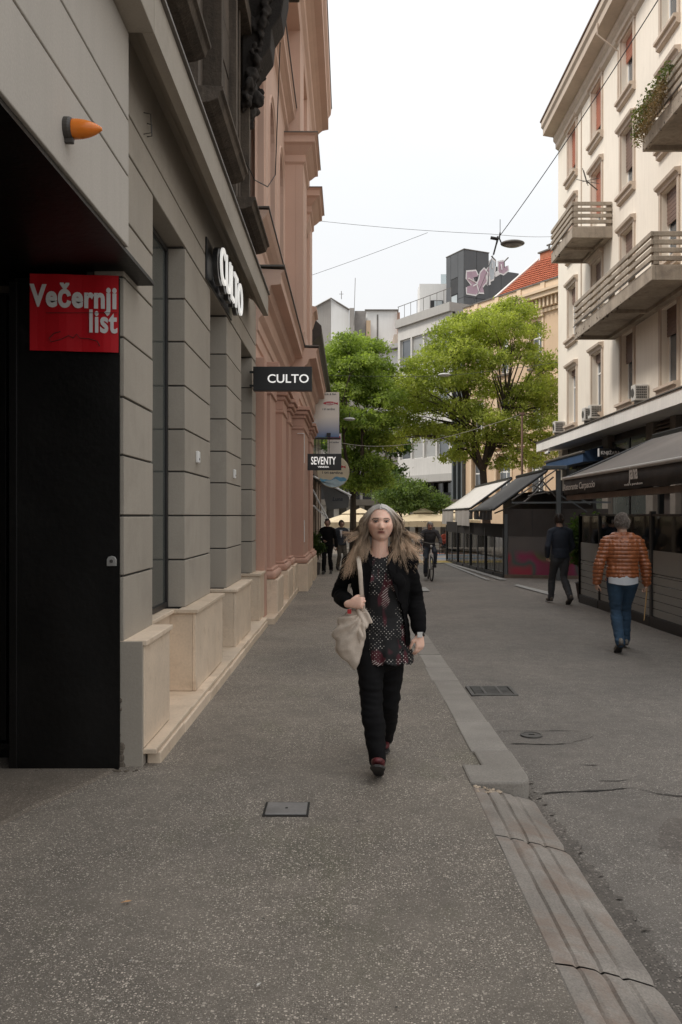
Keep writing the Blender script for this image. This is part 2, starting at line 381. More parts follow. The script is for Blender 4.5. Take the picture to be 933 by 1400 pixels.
# dark crumbling edge strip between kerb and road, and resurfaced patch at the near right
def strip_sheet(name, y0, y1, n, xa, xb, dz, m):
    g = M()
    for i in range(n+1):
        y = y0+(y1-y0)*i/n; a = xa(y); b = xb(y)
        for t in (0, .5, 1):
            x = a+(b-a)*t; g.v.append((x, y, rz(y)+dz+wob(x, y, .010)+(-.006 if t == 0 else 0)))
    for i in range(n):
        for j in range(2): g.f.append((i*3+j, i*3+j+1, i*3+j+4, i*3+j+3))
    return struct(g.obj(name, m, fix=False))
strip_sheet('gutter_strip', -2, 5.6, 420, lambda y: 1.085, lambda y: 1.145+.05*noise.noise(Vector((y*5, 1, 1)))+.04*noise.noise(Vector((y*17, 1, 1)))+.05*noise.noise(Vector((y*37, 2, 1)))+.03*max(0, 5-y), .007, ASPB)
strip_sheet('resurfaced_patch', -2, 4.9, 260, lambda y: 1.50+.10*noise.noise(Vector((y*2, 7, 1)))+.07*noise.noise(Vector((y*9, 7, 1)))+.06*noise.noise(Vector((y*29, 7, 1))), lambda y: 5.2, .005,
    asphalt('coarse_patch', (.168, .148, .13), .5, 48, .30, (.185, .16, .138)))
# cracks: thin ragged open seams in the carriageway
CRK = mat('crack_dark', (.028, .025, .022), .95, .2, 8)
def crack(pts, w, name='crack'):
    g = M(); P = []
    for i in range(len(pts)-1):
        n = 14
        for k in range(n): P.append(Vector(pts[i]).lerp(Vector(pts[i+1]), k/n))
    P.append(Vector(pts[-1]))
    for i, p in enumerate(P):
        o_ = .035*noise.noise(Vector((p.x*3, p.y*5, 3)))+.012*noise.noise(Vector((p.x*14, p.y*14, 8)))
        ww = w*(.35+1.1*abs(noise.noise(Vector((p.x*5, p.y*5, 1)))))*(1 if 2 < i < len(P)-3 else .3)
        z = rz(p.y)+.0045+wob(p.x, p.y+o_, .010); g.v += [(p.x, p.y+o_-ww, z), (p.x, p.y+o_+ww, z)]
    for i in range(len(P)-1): g.f.append((2*i, 2*i+2, 2*i+3, 2*i+1))
    o = g.obj(name, CRK, fix=False); struct(o); return o
def gp(px, py): Y = F*1.65/(py-715); return ((px-VX)*Y/F, Y, 0)
crack([gp(730, 1086), gp(800, 1083), gp(868, 1079)], .014)
crack([gp(868, 1079), gp(900, 1087), gp(933, 1090), gp(1010, 1092)], .010)
crack([gp(692, 1016), gp(740, 1019), gp(780, 1017)], .016)
crack([gp(676, 1000), gp(740, 999), gp(790, 1000), gp(812, 1006)], .007)
crack([gp(812, 1006), gp(800, 1012), gp(780, 1017)], .006)
crack([gp(815, 1070), gp(845, 1069), gp(862, 1066)], .006)
crack([gp(797, 1048), gp(822, 1050)], .008)
crack([gp(655, 963), gp(720, 964), gp(775, 966)], .004)
# gully grate, valve cover, pavement hatch
IRON = mat('cast_iron', (.105, .098, .09), .55, .25, 12, .1, 90, .5, .003, metal=.35)
t = thing('drain_grate', 'square cast iron drain grate set in the road beside the kerb', 'drain grate', (1.40, 8.57, rz(8.57)))
x0, x1, y0, y1 = 1.17, 1.62, 8.36, 8.80; zz = rz(8.57)
M().box(x0, x1, y0, y1, zz-.004, zz+.004).obj('pit', CRK, t)
g = M()
for a in ((x0, x1, y0, y0+.035), (x0, x1, y1-.035, y1), (x0, x0+.035, y0+.035, y1-.035), (x1-.035, x1, y0+.035, y1-.035)): g.box(*a, zz-.002, zz+.016)
g.obj('frame', IRON, t, bevel=.003)
for i in range(6): M().box(x0+.045, x1-.045, y0+.055+i*.061, y0+.055+i*.061+.026, zz, zz+.014).obj('bar', IRON, t, bevel=.003)
for s in (.33, .66): M().box(x0+.45*s-.012, x0+.45*s+.012, y0+.04, y1-.04, zz+.001, zz+.0165).obj('cross_bar', IRON, t)
cx, cy, _ = gp(727, 1006)
t = thing('valve_cover', 'small round iron valve cover in the cracked road', 'valve cover', (cx, cy, rz(cy)))
M().lathe((cx, cy, rz(cy)), [(.085, 0), (.085, .011), (.07, .013), (.07, .009), (.01, .010)], 24).obj('lid', IRON, t)
M().box(cx-.022, cx+.022, cy-.008, cy+.008, rz(cy)+.009, rz(cy)+.0135).obj('slot', CRK, t)
t = thing('pavement_hatch', 'small rectangular metal hatch in the pavement in front of the woman', 'hatch', (-.33, 4.73, gz(4.73)))
xa = -.445; xb = -.225; z_ = gz(4.73)
M().box(xa-.012, xb+.012, 4.63, 4.85, z_-.02, z_+.007).obj('rim', CRK, t)
M().box(xa, xb, 4.645, 4.835, z_-.02, z_+.012).obj('lid', mat('hatch_metal', (.27, .26, .25), .42, .15, 6, .08, 60, .25, .003, metal=.5), t, bevel=.004)
M().box(-.342, -.328, 4.73, 4.745, z_+.0115, z_+.0138).obj('key_slot', CRK, t)
# road paint and the painted square
PAINT = mat('road_paint', (.42, .41, .385), .8, .1, 3, .12, 30, .1, stain=.6, stcol=(.16, .15, .14), stscale=6, stpos=.5)
def flat(name, pts, m, dz, base=rz):
    g = M().add([(x, y, base(y)+dz) for x, y in pts], [tuple(range(len(pts)))]); return struct(g.obj(name, m, fix=False))
flat('road_marking', [gp(702, 801)[:2], gp(752, 815)[:2], gp(760, 812.5)[:2], gp(708, 800)[:2]], PAINT, .022)
flat('road_marking', [(3.93, 25.2), (4.06, 25.2), (3.98, 36.5), (3.86, 36.5)], PAINT, .022)
flat('road_marking', [(4.33, 25.2), (4.55, 25.2), (4.1, 36.5), (3.97, 36.5)], PAINT, .022)
flat('road_patch', [(1.35, 21.0), (1.95, 21.0), (1.95, 22.3), (1.35, 22.3)], PAINT, .022)
def mural():
    m, nt, N, L, b = _nt('painted_ground'); tc = N.new('ShaderNodeTexCoord')
    v = mapping(N, L, tc.outputs['Object'], (.16, .38, 1), (0, 0, .22))
    vo = N.new('ShaderNodeTexVoronoi'); vo.inputs['Scale'].default_value = 1.6; vo.distance = 'CHEBYCHEV'; L.new(v, vo.inputs['Vector'])
    sp = N.new('ShaderNodeSeparateColor'); L.new(vo.outputs['Color'], sp.inputs[0])
    r = N.new('ShaderNodeValToRGB'); L.new(sp.outputs[0], r.inputs[0]); r.color_ramp.interpolation = 'CONSTANT'
    cols = [(0, (.52, .17, .11)), (.22, (.50, .42, .36)), (.4, (.24, .32, .42)), (.55, (.52, .19, .12)), (.72, (.50, .36, .10)), (.85, (.42, .4, .37))]
    e = r.color_ramp.elements; e[0].position = 0; e[0].color = rgb(cols[0][1]); e[1].position = cols[1][0]; e[1].color = rgb(cols[1][1])
    for p, c in cols[2:]: q = e.new(p); q.color = rgb(c)
    c = mixrgb(N, L, 'MULTIPLY', 1.0, r.outputs[0], ramp(N, L, noise_n(N, L, tc.outputs['Object'], 3, 5), .3, .7, (.8, .8, .8), (1, 1, 1)))
    L.new(c, b.inputs['Base Color']); b.inputs['Roughness'].default_value = .8; return m
MUR = mural()
sheet('painted_square', [-1.2, 30], [36.2, 49], lambda x, y: rz(y)+.03, MUR)
sheet('yellow_line', [-1.2, 4.3], [35.7, 36.1], lambda x, y: rz(y)+.032, mat('yellow_paint', (.55, .46, .24), .8, .15, 2))
# pale specks, gum and grit trodden into the pavement
def specks(name, n, m, xr, yr, base, r0, r1, seed, label):
    rs = random.Random(seed); g = M()
    for q in range(n):
        x = rs.uniform(*xr); y = yr[0]+(yr[1]-yr[0])*rs.random()**1.3; r_ = rs.uniform(r0, r1); k = rs.randint(5, 7); a0 = rs.random()*6; h = .0085
        P = [(x+r_*rs.uniform(.55, 1.2)*math.cos(a0+2*PI*i/k), y+r_*rs.uniform(.55, 1.2)*math.sin(a0+2*PI*i/k), base(y)+.0082) for i in range(k)]
        g.add(P, [tuple(range(k))])
    return tag(g.obj(name, m, fix=False), label, 'litter', kind='stuff')
specks('pale_specks', 90, mat('speck_pale', (.42, .39, .35), .9, .2, 30), (-1.1, .65), (2.2, 11), gz, .003, .0075, 5, 'pale gum spots and grit scattered over the near pavement')
specks('dark_specks', 50, mat('speck_dark', (.06, .055, .05), .9, .2, 30), (-1.1, .65), (2.2, 11), gz, .003, .007, 6, 'dark gum spots and tar flecks scattered over the near pavement')
specks('road_grit', 150, mat('speck_road', (.40, .37, .33), .9, .2, 30), (1.25, 4.2), (3.0, 14), lambda y: rz(y)+.006, .003, .010, 7, 'pale grit and crumbs lying on the carriageway')
# litter on the ground
def leaf(x, y, z, s, a, m, label):
    g = M(); pts = [(-1, 0), (-.4, .45), (.3, .4), (1, 0), (.3, -.42), (-.5, -.4)]
    ca, sa = math.cos(a), math.sin(a)
    P = [(x+(u*ca-v*sa)*s, y+(u*sa+v*ca)*s, z+.004+.25*s*abs(v)) for u, v in pts]
    c = (x, y, z+.003); g.add([c]+P, [(0, i+1, (i+1) % 6+1) for i in range(6)])
    g.prism([(x-ca*s*1.5, y-sa*s*1.5, z+.003), (x-ca*s, y-sa*s, z+.003), (x-ca*s+.002, y-sa*s+.003, z+.004)], (0, 0, .002))
    return tag(g.obj('fallen_leaf', m), label, 'leaf')
leaf(-.90, 3.52+.05, gz(3.5)+.006, .018, .4, mat('dry_leaf', (.55, .30, .14), .8), 'small dry orange leaf on the pavement at the lower left')
leaf(-.30, 2.93, gz(2.9)+.006, .013, 1.2, mat('pale_scrap', (.6, .57, .52), .8), 'tiny pale scrap lying on the near pavement')
leaf(1.47, 3.16, rz(3.16)+.016, .02, 2.2, MATS['pale_scrap'], 'pale crumb of rubbish on the near ramp slab by the road')
def evaluated0(me, voxel):
    o = bpy.data.objects.new('tmp', me); COL.objects.link(o); r = o.modifiers.new('r', 'REMESH'); r.mode = 'VOXEL'; r.voxel_size = voxel
    dg = bpy.context.evaluated_depsgraph_get(); out = bpy.data.meshes.new_from_object(o.evaluated_get(dg)); bpy.data.objects.remove(o)
    ns = [v.normal.copy() for v in out.vertices]
    for v, n in zip(out.vertices, ns): v.co += n*.03*noise.noise(v.co*14)
    out.update(); return out
# ------------------------------------------------------------------ near grey shop building (left)
WX = -1.43
shop = thing('shop_building', 'grey rendered shop building with sooty ornate upper storeys at the left', 'building', (-1.43, 5.6, gz(5.6)))
ZJ = [.75, 1.165, 1.55, 1.935, 2.305, 2.685, 3.07, 3.445, 3.89]
def blocks(y0, y1, x0, zs, m=GREY, par=None, side=None):
    zs = list(zs); zs[0] = .752 if y0 < 10 else .702
    for i in range(len(zs)-1):
        g = M().box(x0, WX+random.uniform(-.002, .002), y0, y1, zs[i]+(.007 if i else 0), zs[i+1]-.007)
        g.obj('stone_block', m, par or shop, bevel=.005)
for (a, b, d) in ((5.585, 6.40, -1.62), (7.67, 9.06, -1.62), (10.30, 11.68, -2.0), (13.0, 13.52, -2.0)):
    blocks(a, b, d, ZJ)
    M().box(d-.05, WX-.016, a+.012, b-.012, -.3, 3.95).obj('pier_core', GREYD, shop)
# wall bands over the openings
for z0, z1, zt in ((3.905, 4.15, 0), (4.165, 4.78, 0)):
    M().box(-2.0, WX, 5.20, 13.52, z0, z1).obj('wall_panel', GREY, shop, bevel=.008)
# plinth: end face in render, travertine cladding, caps
M().sbox(-1.62, -1.312, 5.583, 6.38, -.06, .795).obj('plinth', GREY, shop, bevel=.004)
def clad(y0, y1, zt, d=-1.62, xw=-1.305, endface=True, near=True):
    M().box(xw-.03, xw, y0+.0, y1, gz(y0)+.115, zt-.035).obj('marble_panel', MARBLE, shop, bevel=.004)
    if endface: M().box(d, xw-.031, y0, y0+.025, gz(y0)+.115, zt-.035).obj('marble_panel', MARBLE, shop, bevel=.003)
    g = M().box(WX-.03, xw+.02, y0-.022, y1+.02, zt-.034, zt)
    if near: g.box(d+.02, WX-.031, y0-.022, y0+.05, zt-.034, zt)
    g.obj('marble_cap', MARBLE, shop, bevel=.005)
clad(5.61, 6.40, .755, endface=False, near=False)
clad(7.50, 9.08, .750, endface=True); clad(10.16, 11.70, .70, d=-1.9); clad(12.86, 13.55, .70, d=-1.9)
M().box(-1.62, -1.52, 7.52, 9.06, .0, .72).obj('pier_core', GREYD, shop)
# under-window apron and window sill
M().box(-1.60, -1.53, 6.405, 7.498, -.04, .715).obj('marble_panel', MARBLE, shop, bevel=.003)
M().box(-1.60, -1.49, 6.402, 7.476, .718, .75).obj('marble_sill', MARBLE, shop, bevel=.005)
# step: risers and treads in stones that step down with the street
cuts = [5.66, 6.48, 7.69, 8.95, 10.30, 11.7, 13.15]
for i in range(len(cuts)-1):
    a, b = cuts[i]+.004, cuts[i+1]-.004; zb = gz((a+b)/2)
    M().box(-1.30, -1.208+random.uniform(-.006, .004), a, b, zb-.15, zb+.075).obj('step_riser', MARBLE, shop, bevel=.007)
tc_ = [5.60, 6.9, 8.2, 9.30, 10.75, 12.0, 13.3]
for i in range(len(tc_)-1):
    a, b = tc_[i]+.003, tc_[i+1]-.003; zb = gz((a+b)/2)
    M().box(-1.70, -1.228, a, b, zb+.079, zb+.112).obj('step_tread', MARBLE, shop, bevel=.005)
# window 1 (display window), doors 2 and 3
GL1 = glass_dark('shop_glass', (.085, .092, .085), .12)
w = M().box(-1.625, -1.60, 6.40, 7.67, .76, 3.885).obj('window', BLACKM, shop)
M().box(-1.598, -1.593, 6.43, 7.60, .80, 3.84).obj('pane', GL1, w)
g = M(); 
for a in ((6.40, 6.43), (7.61, 7.67)): g.box(-1.60, -1.575, a[0], a[1], .755, 3.885)
g.box(-1.60, -1.575, 6.43, 7.61, .755, .80); g.box(-1.60, -1.575, 6.43, 7.61, 3.84, 3.885); g.obj('frame', BLACKM, w, bevel=.003)
for k in range(3):        # red scrawl on the glass
    pts = [(-1.590, 6.93+.06*k+.02*math.sin(q*2.1+k), 1.66+.035*q+.02*math.cos(q*3+k)) for q in range(5)]
    M().tube(pts, .008, 5).obj('graffiti', mat('red_spray', (.42, .09, .05), .8), w)
for (a, b) in ((9.06, 10.30), (11.68, 13.0)):
    dn = M().box(-2.0, -1.95, a, b, gz(a)+.10, 3.885).obj('shop_door', GREY, shop)
    g = M()
    for q in ((a, a+.07), (b-.07, b), ((a+b)/2-.03, (a+b)/2+.03)): g.box(-1.95, -1.91, q[0], q[1], gz(a)+.11, 3.88)
    g.box(-1.949, -1.912, a+.07, b-.07, 2.75, 2.82); g.box(-1.949, -1.912, a+.07, b-.07, gz(a)+.11, gz(a)+.25)
    g.obj('frame', BLACKM, dn, bevel=.003)
    M().box(-1.945, -1.94, a+.06, b-.06, .1, 3.8).obj('pane', GL1, dn)
    M().tube([(-1.90, (a+b)/2+.08, .8), (-1.87, (a+b)/2+.08, .83), (-1.87, (a+b)/2+.08, 1.27), (-1.90, (a+b)/2+.08, 1.3)], .012, 8).obj('handle', IRON, dn)
# projecting pale upper wall over the gateway: three courses
for z0, z1 in ((3.135, 3.545), (3.557, 3.875), (3.887, 4.40)):
    M().box(-1.75, -1.30, -6, 5.19, z0, z1).obj('wall_panel', LGREY, shop, bevel=.006)
M().box(-5.5, -1.302, -6, .6, -.2, 3.13).obj('wall', LGREY, shop)
# cornice with soffit, fascia and metal edge
g = M(); g.box(-1.60, -1.15, -6, 5.19, 4.404, 4.70); g.obj('cornice', GREY, shop, bevel=.006)
prof = [(-1.6, 4.70), (-1.6, 4.66), (-1.43, 4.66), (-1.36, 4.62), (-1.26, 4.47), (-1.22, 4.405), (-1.15, 4.405), (-1.15, 4.70)]
M().prism([(x, 5.193, z) for x, z in prof], (0, 7.35, 0)).obj('cornice', GREY, shop)
M().box(-1.60, -1.125, -6, 12.56, 4.702, 4.728).obj('flashing', ZINC, shop, bevel=.003)
# backing mass so that the building is solid
M().box(-9, -2.05, 5.95, 13.5, -.3, 14).obj('wall', DARKST, shop)
M().box(-9, -1.62, -6, 13.5, 4.731, 14).obj('wall', DARKST, shop)
M().box(-9, -1.63, -6, 5.55, 4.44, 4.73).obj('ceiling', BLACKP, shop)
# gateway: black panel with poster; walls and soffit blackened as the passage's darkness
gate = thing('black_gateway', 'dark gateway opening with a black painted panel, left of the grey shop', 'gateway', (-1.7, 5.5, gz(5.5)))
M().box(-5.6, -1.315, .61, 5.94, 3.105, 3.13).obj('soffit', BLACKP, gate)
M().box(-5.7, -5.4, .6, 5.95, -.2, 3.02).obj('side_panel', BLACKP, gate)
g = M(); ny = 26                                   # worn swollen metal sheet
for j in range(ny+1):
    z = gz(5.5)-.02+(3.03-gz(5.5))*j/ny
    for i in range(13):
        x = -2.11+.668*i/12; y = 5.52+.012*noise.noise(Vector((x*3, z*1.4, 2)))-(.06*max(0, (.22-(z+.05)))*(1 if i > 1 else 0))
        g.v.append((x, y, z))
for j in range(ny):
    for i in range(12): g.f.append((j*13+i, j*13+i+1, (j+1)*13+i+1, (j+1)*13+i))
g.obj('panel', BLACKP, gate, smooth=True, fix=False)
M().box(-2.13, -2.08, 5.50, 5.9, -.05, 3.02).obj('frame', BLACKP, gate, bevel=.004)
M().box(-2.11, -1.45, 5.545, 5.57, -.05, 3.05).obj('panel', BLACKP, gate)
M().box(-5.4, -2.13, 5.80, 5.94, -.06, 3.02).obj('back_wall', BLACKP, gate)
M().box(-5.3, -2.14, 5.70, 5.80, .03, .07).obj('ledge', BLACKP, gate, bevel=.004)
M().box(-2.30, -2.24, 5.74, 5.80, .08, 3.0).obj('post', BLACKP, gate, bevel=.004)
M().tube([(-2.20, 5.75, -.05), (-2.20, 5.75, 3.0)], .022, 10).obj('pipe', BLACKP, gate)
for z in (.35, 1.35, 2.2): M().lathe((-2.20, 5.75, z), [(.03, -.03), (.032, 0), (.03, .03)], 12).obj('pipe_collar', BLACKP, gate)
for z in (.8, 2.0): M().box(-3.2, -2.30, 5.775, 5.80, z, z+.05).obj('rail', BLACKP, gate)
# cracked render foot by the panel
g = M()
for q in range(26):
    z = random.random()**2*.5; r_ = random.uniform(.012, .035)*(1-z); g.ball((-1.455+random.uniform(-.02, .012), 5.572, gz(5.5)+z), (r_, .012, r_*1.2), 7, 5)
for q in range(46):
    x = random.uniform(-2.1, -1.3); r_ = random.uniform(.006, .02); g.ball((x, 5.50-random.random()*.05, gz(5.5)+.004), (r_, r_, r_*.5), 6, 4)
o = g.obj('rubble', mat('rubble_brown', (.14, .115, .09), .95, .3, 9, .1, 60, .4), gate); o['kind'] = 'stuff'
# lock on the panel
t = thing('padlock_plate', 'small silver lock plate screwed to the black gateway panel', 'lock', (-1.48, 5.49, 1.27))
ch = [(-1.515, .04), (-1.515, 0)]
poly = [(-1.515, 5.493, 1.235), (-1.455, 5.493, 1.235), (-1.455, 5.493, 1.275), (-1.465, 5.493, 1.292), (-1.485, 5.493, 1.298), (-1.505, 5.493, 1.292), (-1.515, 5.493, 1.275)]
M().prism(poly, (0, .014, 0)).obj('plate', mat('steel_light', (.50, .49, .47), .4, .1, 5, metal=.6), t, bevel=.002)
M().lathe((-1.484, 5.492, 1.265), [(.011, 0), (.011, -.006), (.006, -.007)], 12, 'Y').obj('cylinder', IRON, t)
# poster
POST = mat('poster_red', (.56, .012, .02), .35, .08, 2, .03, 60, .02, stain=.15, stcol=(.3, .01, .01), stscale=3)
t = thing('newspaper_poster', 'red poster with white lettering Večernji list on the black gateway panel', 'poster', (-1.7, 5.49, 2.83))
g = M(); nx = 12
for z in (2.585, 3.065):
    for i in range(nx+1):
        x = -1.995+.555*i/nx; g.v.append((x, 5.49+.004*math.sin(i*1.1), z-.015*(i/nx)*(1 if z < 3 else 1.0)))
for i in range(nx): g.f.append((i, i+1, nx+1+i+1, nx+1+i))
g.obj('sheet', POST, t, fix=False)
WPR = mat('white_print', (.78, .76, .74), .5, .03, 3, .02, 40, 0)
text('lettering', 'Večernji', .185, (-1.985, 5.482, 2.865), (1, 0, -.035), (0, 0, 1), WPR, t, .0008, .0075, width=.545, sp=1.06)
text('lettering', 'list', .195, (-1.625, 5.482, 2.70), (1, 0, -.035), (0, 0, 1), WPR, t, .0008, .0055, width=.175, sp=1.06)
M().box(-1.89, -1.445, 5.4795, 5.481, 2.815, 2.818).obj('crease', CRK, t)
pts = [(-1.80, 2.70), (-1.84, 2.69), (-1.87, 2.66), (-1.86, 2.635), (-1.80, 2.65), (-1.75, 2.675), (-1.72, 2.66), (-1.70, 2.685), (-1.68, 2.66), (-1.62, 2.655), (-1.57, 2.64), (-1.555, 2.61)]
M().tube([(x, 5.482, z) for x, z in pts], .0025, 5).obj('scrawl', CRK, t)
# amber warning light
t = thing('amber_light', 'ribbed amber warning light on the pale wall above the gateway', 'lamp', (-1.30, 4.0, 3.31))
c = (-1.30, 4.03, 3.325)
M().lathe(c, [(.054, 0), (.054, .022), (.048, .034), (.044, .036)], 24, 'X').obj('base', mat('grey_plastic', (.055, .048, .042), .5, .2, 8), t, smooth=False)
pr = []
for i in range(15):
    h = .034+.128*i/14; r = .046*(1-(i/14)**2.5*.80); pr.append((r, h)); pr.append((r*.93, h+.005))
am, nt, N, L, b = _nt('amber_plastic'); b.inputs['Base Color'].default_value = (.80, .22, .02, 1); b.inputs['Roughness'].default_value = .25; b.inputs['Subsurface Weight'].default_value = .3; b.inputs['Subsurface Radius'].default_value = (.05, .02, .005)
M().lathe(c, pr, 24, 'X').obj('lens', am, t, smooth=True)
M().box(-1.30, -1.26, 4.01, 4.035, 3.255, 3.28).obj('screw_lug', MATS['grey_plastic'], t, bevel=.004)
# thin cable clip high on the wall
t = thing('wall_bracket', 'small wire bracket high on the grey wall over the first window', 'bracket', (WX, 6.15, 4.25))
M().tube([(WX, 6.12, 4.36), (WX+.05, 6.12, 4.35), (WX+.055, 6.12, 4.22), (WX, 6.12, 4.21)], .004, 6).obj('wire', IRON, t)
M().tube([(WX, 6.22, 4.33), (WX+.035, 6.22, 4.32), (WX+.035, 6.22, 4.24), (WX, 6.22, 4.235)], .004, 6).obj('wire', IRON, t)
# little white boxes on the piers
for px, py, Y, lb in ((270, 625, 8.25, 'small white box on the wide grey pier beside the display window'), (320, 648, 10.9, 'small white box on the grey pier between the two doors')):
    z = CZ+(VY-py)*Y/F
    t = thing('alarm_box', lb, 'wall box', (WX, Y, z), 'small white boxes on the grey piers')
    M().box(WX, WX+.028, Y-.05, Y+.055, z-.055, z+.055).obj('case', WHITE, t, bevel=.008)
    M().box(WX+.027, WX+.031, Y-.01, Y+.01, z-.03, z-.01).obj('sensor', GREYD, t)
GLOWW, nt, N, L, b = _nt('brightened_letter'); b.inputs['Base Color'].default_value = (.85, .84, .81, 1); b.inputs['Emission Color'].default_value = (1, .98, .94, 1); b.inputs['Emission Strength'].default_value = .30  # white sign letters, emission added to brighten them
# 3D shop lettering on the fascia
t = thing('wall_lettering', 'raised white CULTO letters on a black backing high on the grey wall', 'shop sign', (WX, 9.7, 4.1))
M().box(-1.428, -1.41, 8.74, 10.62, 3.91, 4.33).obj('backing', SIGNB, t, bevel=.004); text('letter_body', 'CULTO', .53, (-1.345, 8.80, 3.93), (0, 1, 0), (0, 0, 1), SIGNB, t, .025, .003, width=1.78)
me = text('lettering', 'CULTO', .53, (-1.285, 8.80, 3.93), (0, 1, 0), (0, 0, 1), GLOWW, t, .010, .001, width=1.78)
def hang_sign(name, label, x0, x1, Y, z0, z1, th, m, lines, par=None):
    t = thing(name, label, 'hanging sign', (x0, Y, (z0+z1)/2))
    M().box(x0, x1, Y-th/2, Y+th/2, z0, z1).obj('board', m, t, bevel=.005)
    for (s, size, xx, zz, wdt, bold) in lines: text('lettering', s, size, (xx, Y-th/2-.003, zz), (1, 0, 0), (0, 0, 1), GLOWW, t, .001, bold, width=wdt)
    return t
a = W(347, 535, 12.85); b = W(427, 502, 12.85)
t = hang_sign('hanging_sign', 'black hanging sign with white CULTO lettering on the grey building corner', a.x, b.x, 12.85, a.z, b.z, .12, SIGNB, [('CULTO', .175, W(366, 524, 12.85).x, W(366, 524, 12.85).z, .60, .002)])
for dz in (.08, .28): M().box(WX-.02, a.x+.02, 12.83, 12.87, a.z+dz-.015, a.z+dz+.015).obj('bracket', BLACKM, t)
# upper storeys of the sooty building: windows with heavy sills, carved aprons, corbel
SX = -1.50
M().box(-1.62, SX, -6, 13.45, 4.73, 4.95).obj('plinth_course', DARKST, shop)
wy = [(-.4, 1.6), (2.45, 4.45), (5.25, 7.35), (8.05, 10.05), (10.85, 12.75)]
for i, (a, b) in enumerate(wy):
    s = shop
    # carved apron below the sill
    ap = M().box(-1.62, SX+.045, a+.10, b-.10, 4.74, 5.28).obj('carved_apron', SOOT, shop, bevel=.01)
    g = M()
    for k in range(46):
        yy = random.uniform(a+.16, b-.16); zz = random.uniform(4.80, 5.22); r_ = random.uniform(.022, .055)
        g.ball((SX+.045, yy, zz), (r_*.9, r_, r_), 7, 5)
    g.tube([(SX+.05, a+.13+(b-a-.26)*q/24, 5.02+.13*math.sin(q*.9)) for q in range(25)], .03, 7)
    g.obj('relief', SOOT, ap, smooth=True)
    pr_ = [(-1.62, 5.28), (SX+.06, 5.28), (SX+.10, 5.33), (SX+.22, 5.35), (SX+.30, 5.38), (SX+.32, 5.44), (SX+.35, 5.455), (SX+.35, 5.49), (-1.62, 5.51)]
    M().prism([(x, a, z) for x, z in pr_], (0, b-a, 0)).obj('sill', DARKST, shop, bevel=.005)
    wn = M().box(-1.70, -1.66, a+.25, b-.25, 5.51, 8.3).obj('window', mat('old_window_wood', (.10, .075, .055), .8), shop)
    M().box(-1.655, -1.65, a+.32, b-.32, 5.6, 8.2).obj('pane', glass_dark('old_glass', (.03, .03, .03), .08), wn)
    for q in (a+.18, b-.30): M().box(-1.62, SX+.09, q, q+.12, 5.51, 8.3).obj('pilaster', DARKST, wn, bevel=.006)
    M().box(-1.62, SX+.14, a+.15, b-.15, 8.31, 8.55).obj('hood', DARKST, wn, bevel=.01)
# wall piers between the windows with joints
edges = [-6]+[v for ab in wy for v in (ab[0]+.15, ab[1]-.15)]+[13.42]
for i in range(0, len(edges), 2):
    a, b = edges[i], edges[i+1]
    zz = 4.96
    while zz < 9.5:
        M().box(-1.62, SX+random.uniform(-.006, .006), a+.004, b-.004, zz, zz+.50).obj('stone_block', DARKST, shop, bevel=.01); zz += .512
M().box(-1.62, SX-.02, -6, 13.4, 9.6, 14).obj('wall', DARKST, shop)
# corbel of the upper balcony at the far end
cb = M(); 
cpr = [(SX, 7.25), (SX+.13, 7.4), (SX+.2, 7.62), (SX+.16, 7.8), (SX+.26, 7.95), (SX+.40, 8.15), (SX+.42, 8.4), (SX+.55, 8.6), (SX+.62, 9.0), (SX+.62, 9.4), (SX, 9.4)]
cb.prism([(x, 12.35, z) for x, z in cpr], (0, .55, 0)); 
k_ = cb.obj('corbel', SOOT, shop, bevel=.02)
g = M()
for k in range(240):
    q = random.random(); zz = 7.3+2.0*q; xx = SX+.03+.5*q**.9*random.uniform(.7, 1.05); r_ = random.uniform(.025, .065)
    g.ball((xx+random.uniform(-.05, .05), random.choice([12.33, 12.62, 12.92])+random.uniform(-.1, .1), zz), (r_, r_, r_*1.2), 8, 6)
for zc in (8.45, 7.75): g.lathe((SX+.14, 12.30, zc), [(.03, -.05), (.07, -.05), (.075, 0), (.10, 0), (.105, .06)], 14, 'Y')
g.ball((SX+.22, 12.45, 7.45), (.09, .09, .12), 10, 8)
me = evaluated0(g.mesh(), .022); link('carving', me, SOOT, k_, smooth=True)
k2 = copy_tree(k_); k2.location.y -= 4.6; k2.parent = shop; k2.matrix_parent_inverse = k_.matrix_parent_inverse.copy()
M().box(-1.62, SX+.75, 6.5, 13.45, 9.405, 9.62).obj('balcony_slab', DARKST, shop, bevel=.02)
M().tube([(-1.42, 12.2, 6.45), (-1.35, 12.6, 6.37), (-1.2, 13.0, 6.42), (-1.12, 13.4, 6.75), (-1.05, 13.45, 8.8)], .008, 6).obj('cable', BLACKM, shop)
M().tube([(-1.47, 11.75, 4.75), (-1.47, 11.75, 9.4)], .02, 8).obj('conduit', DARKST, shop)

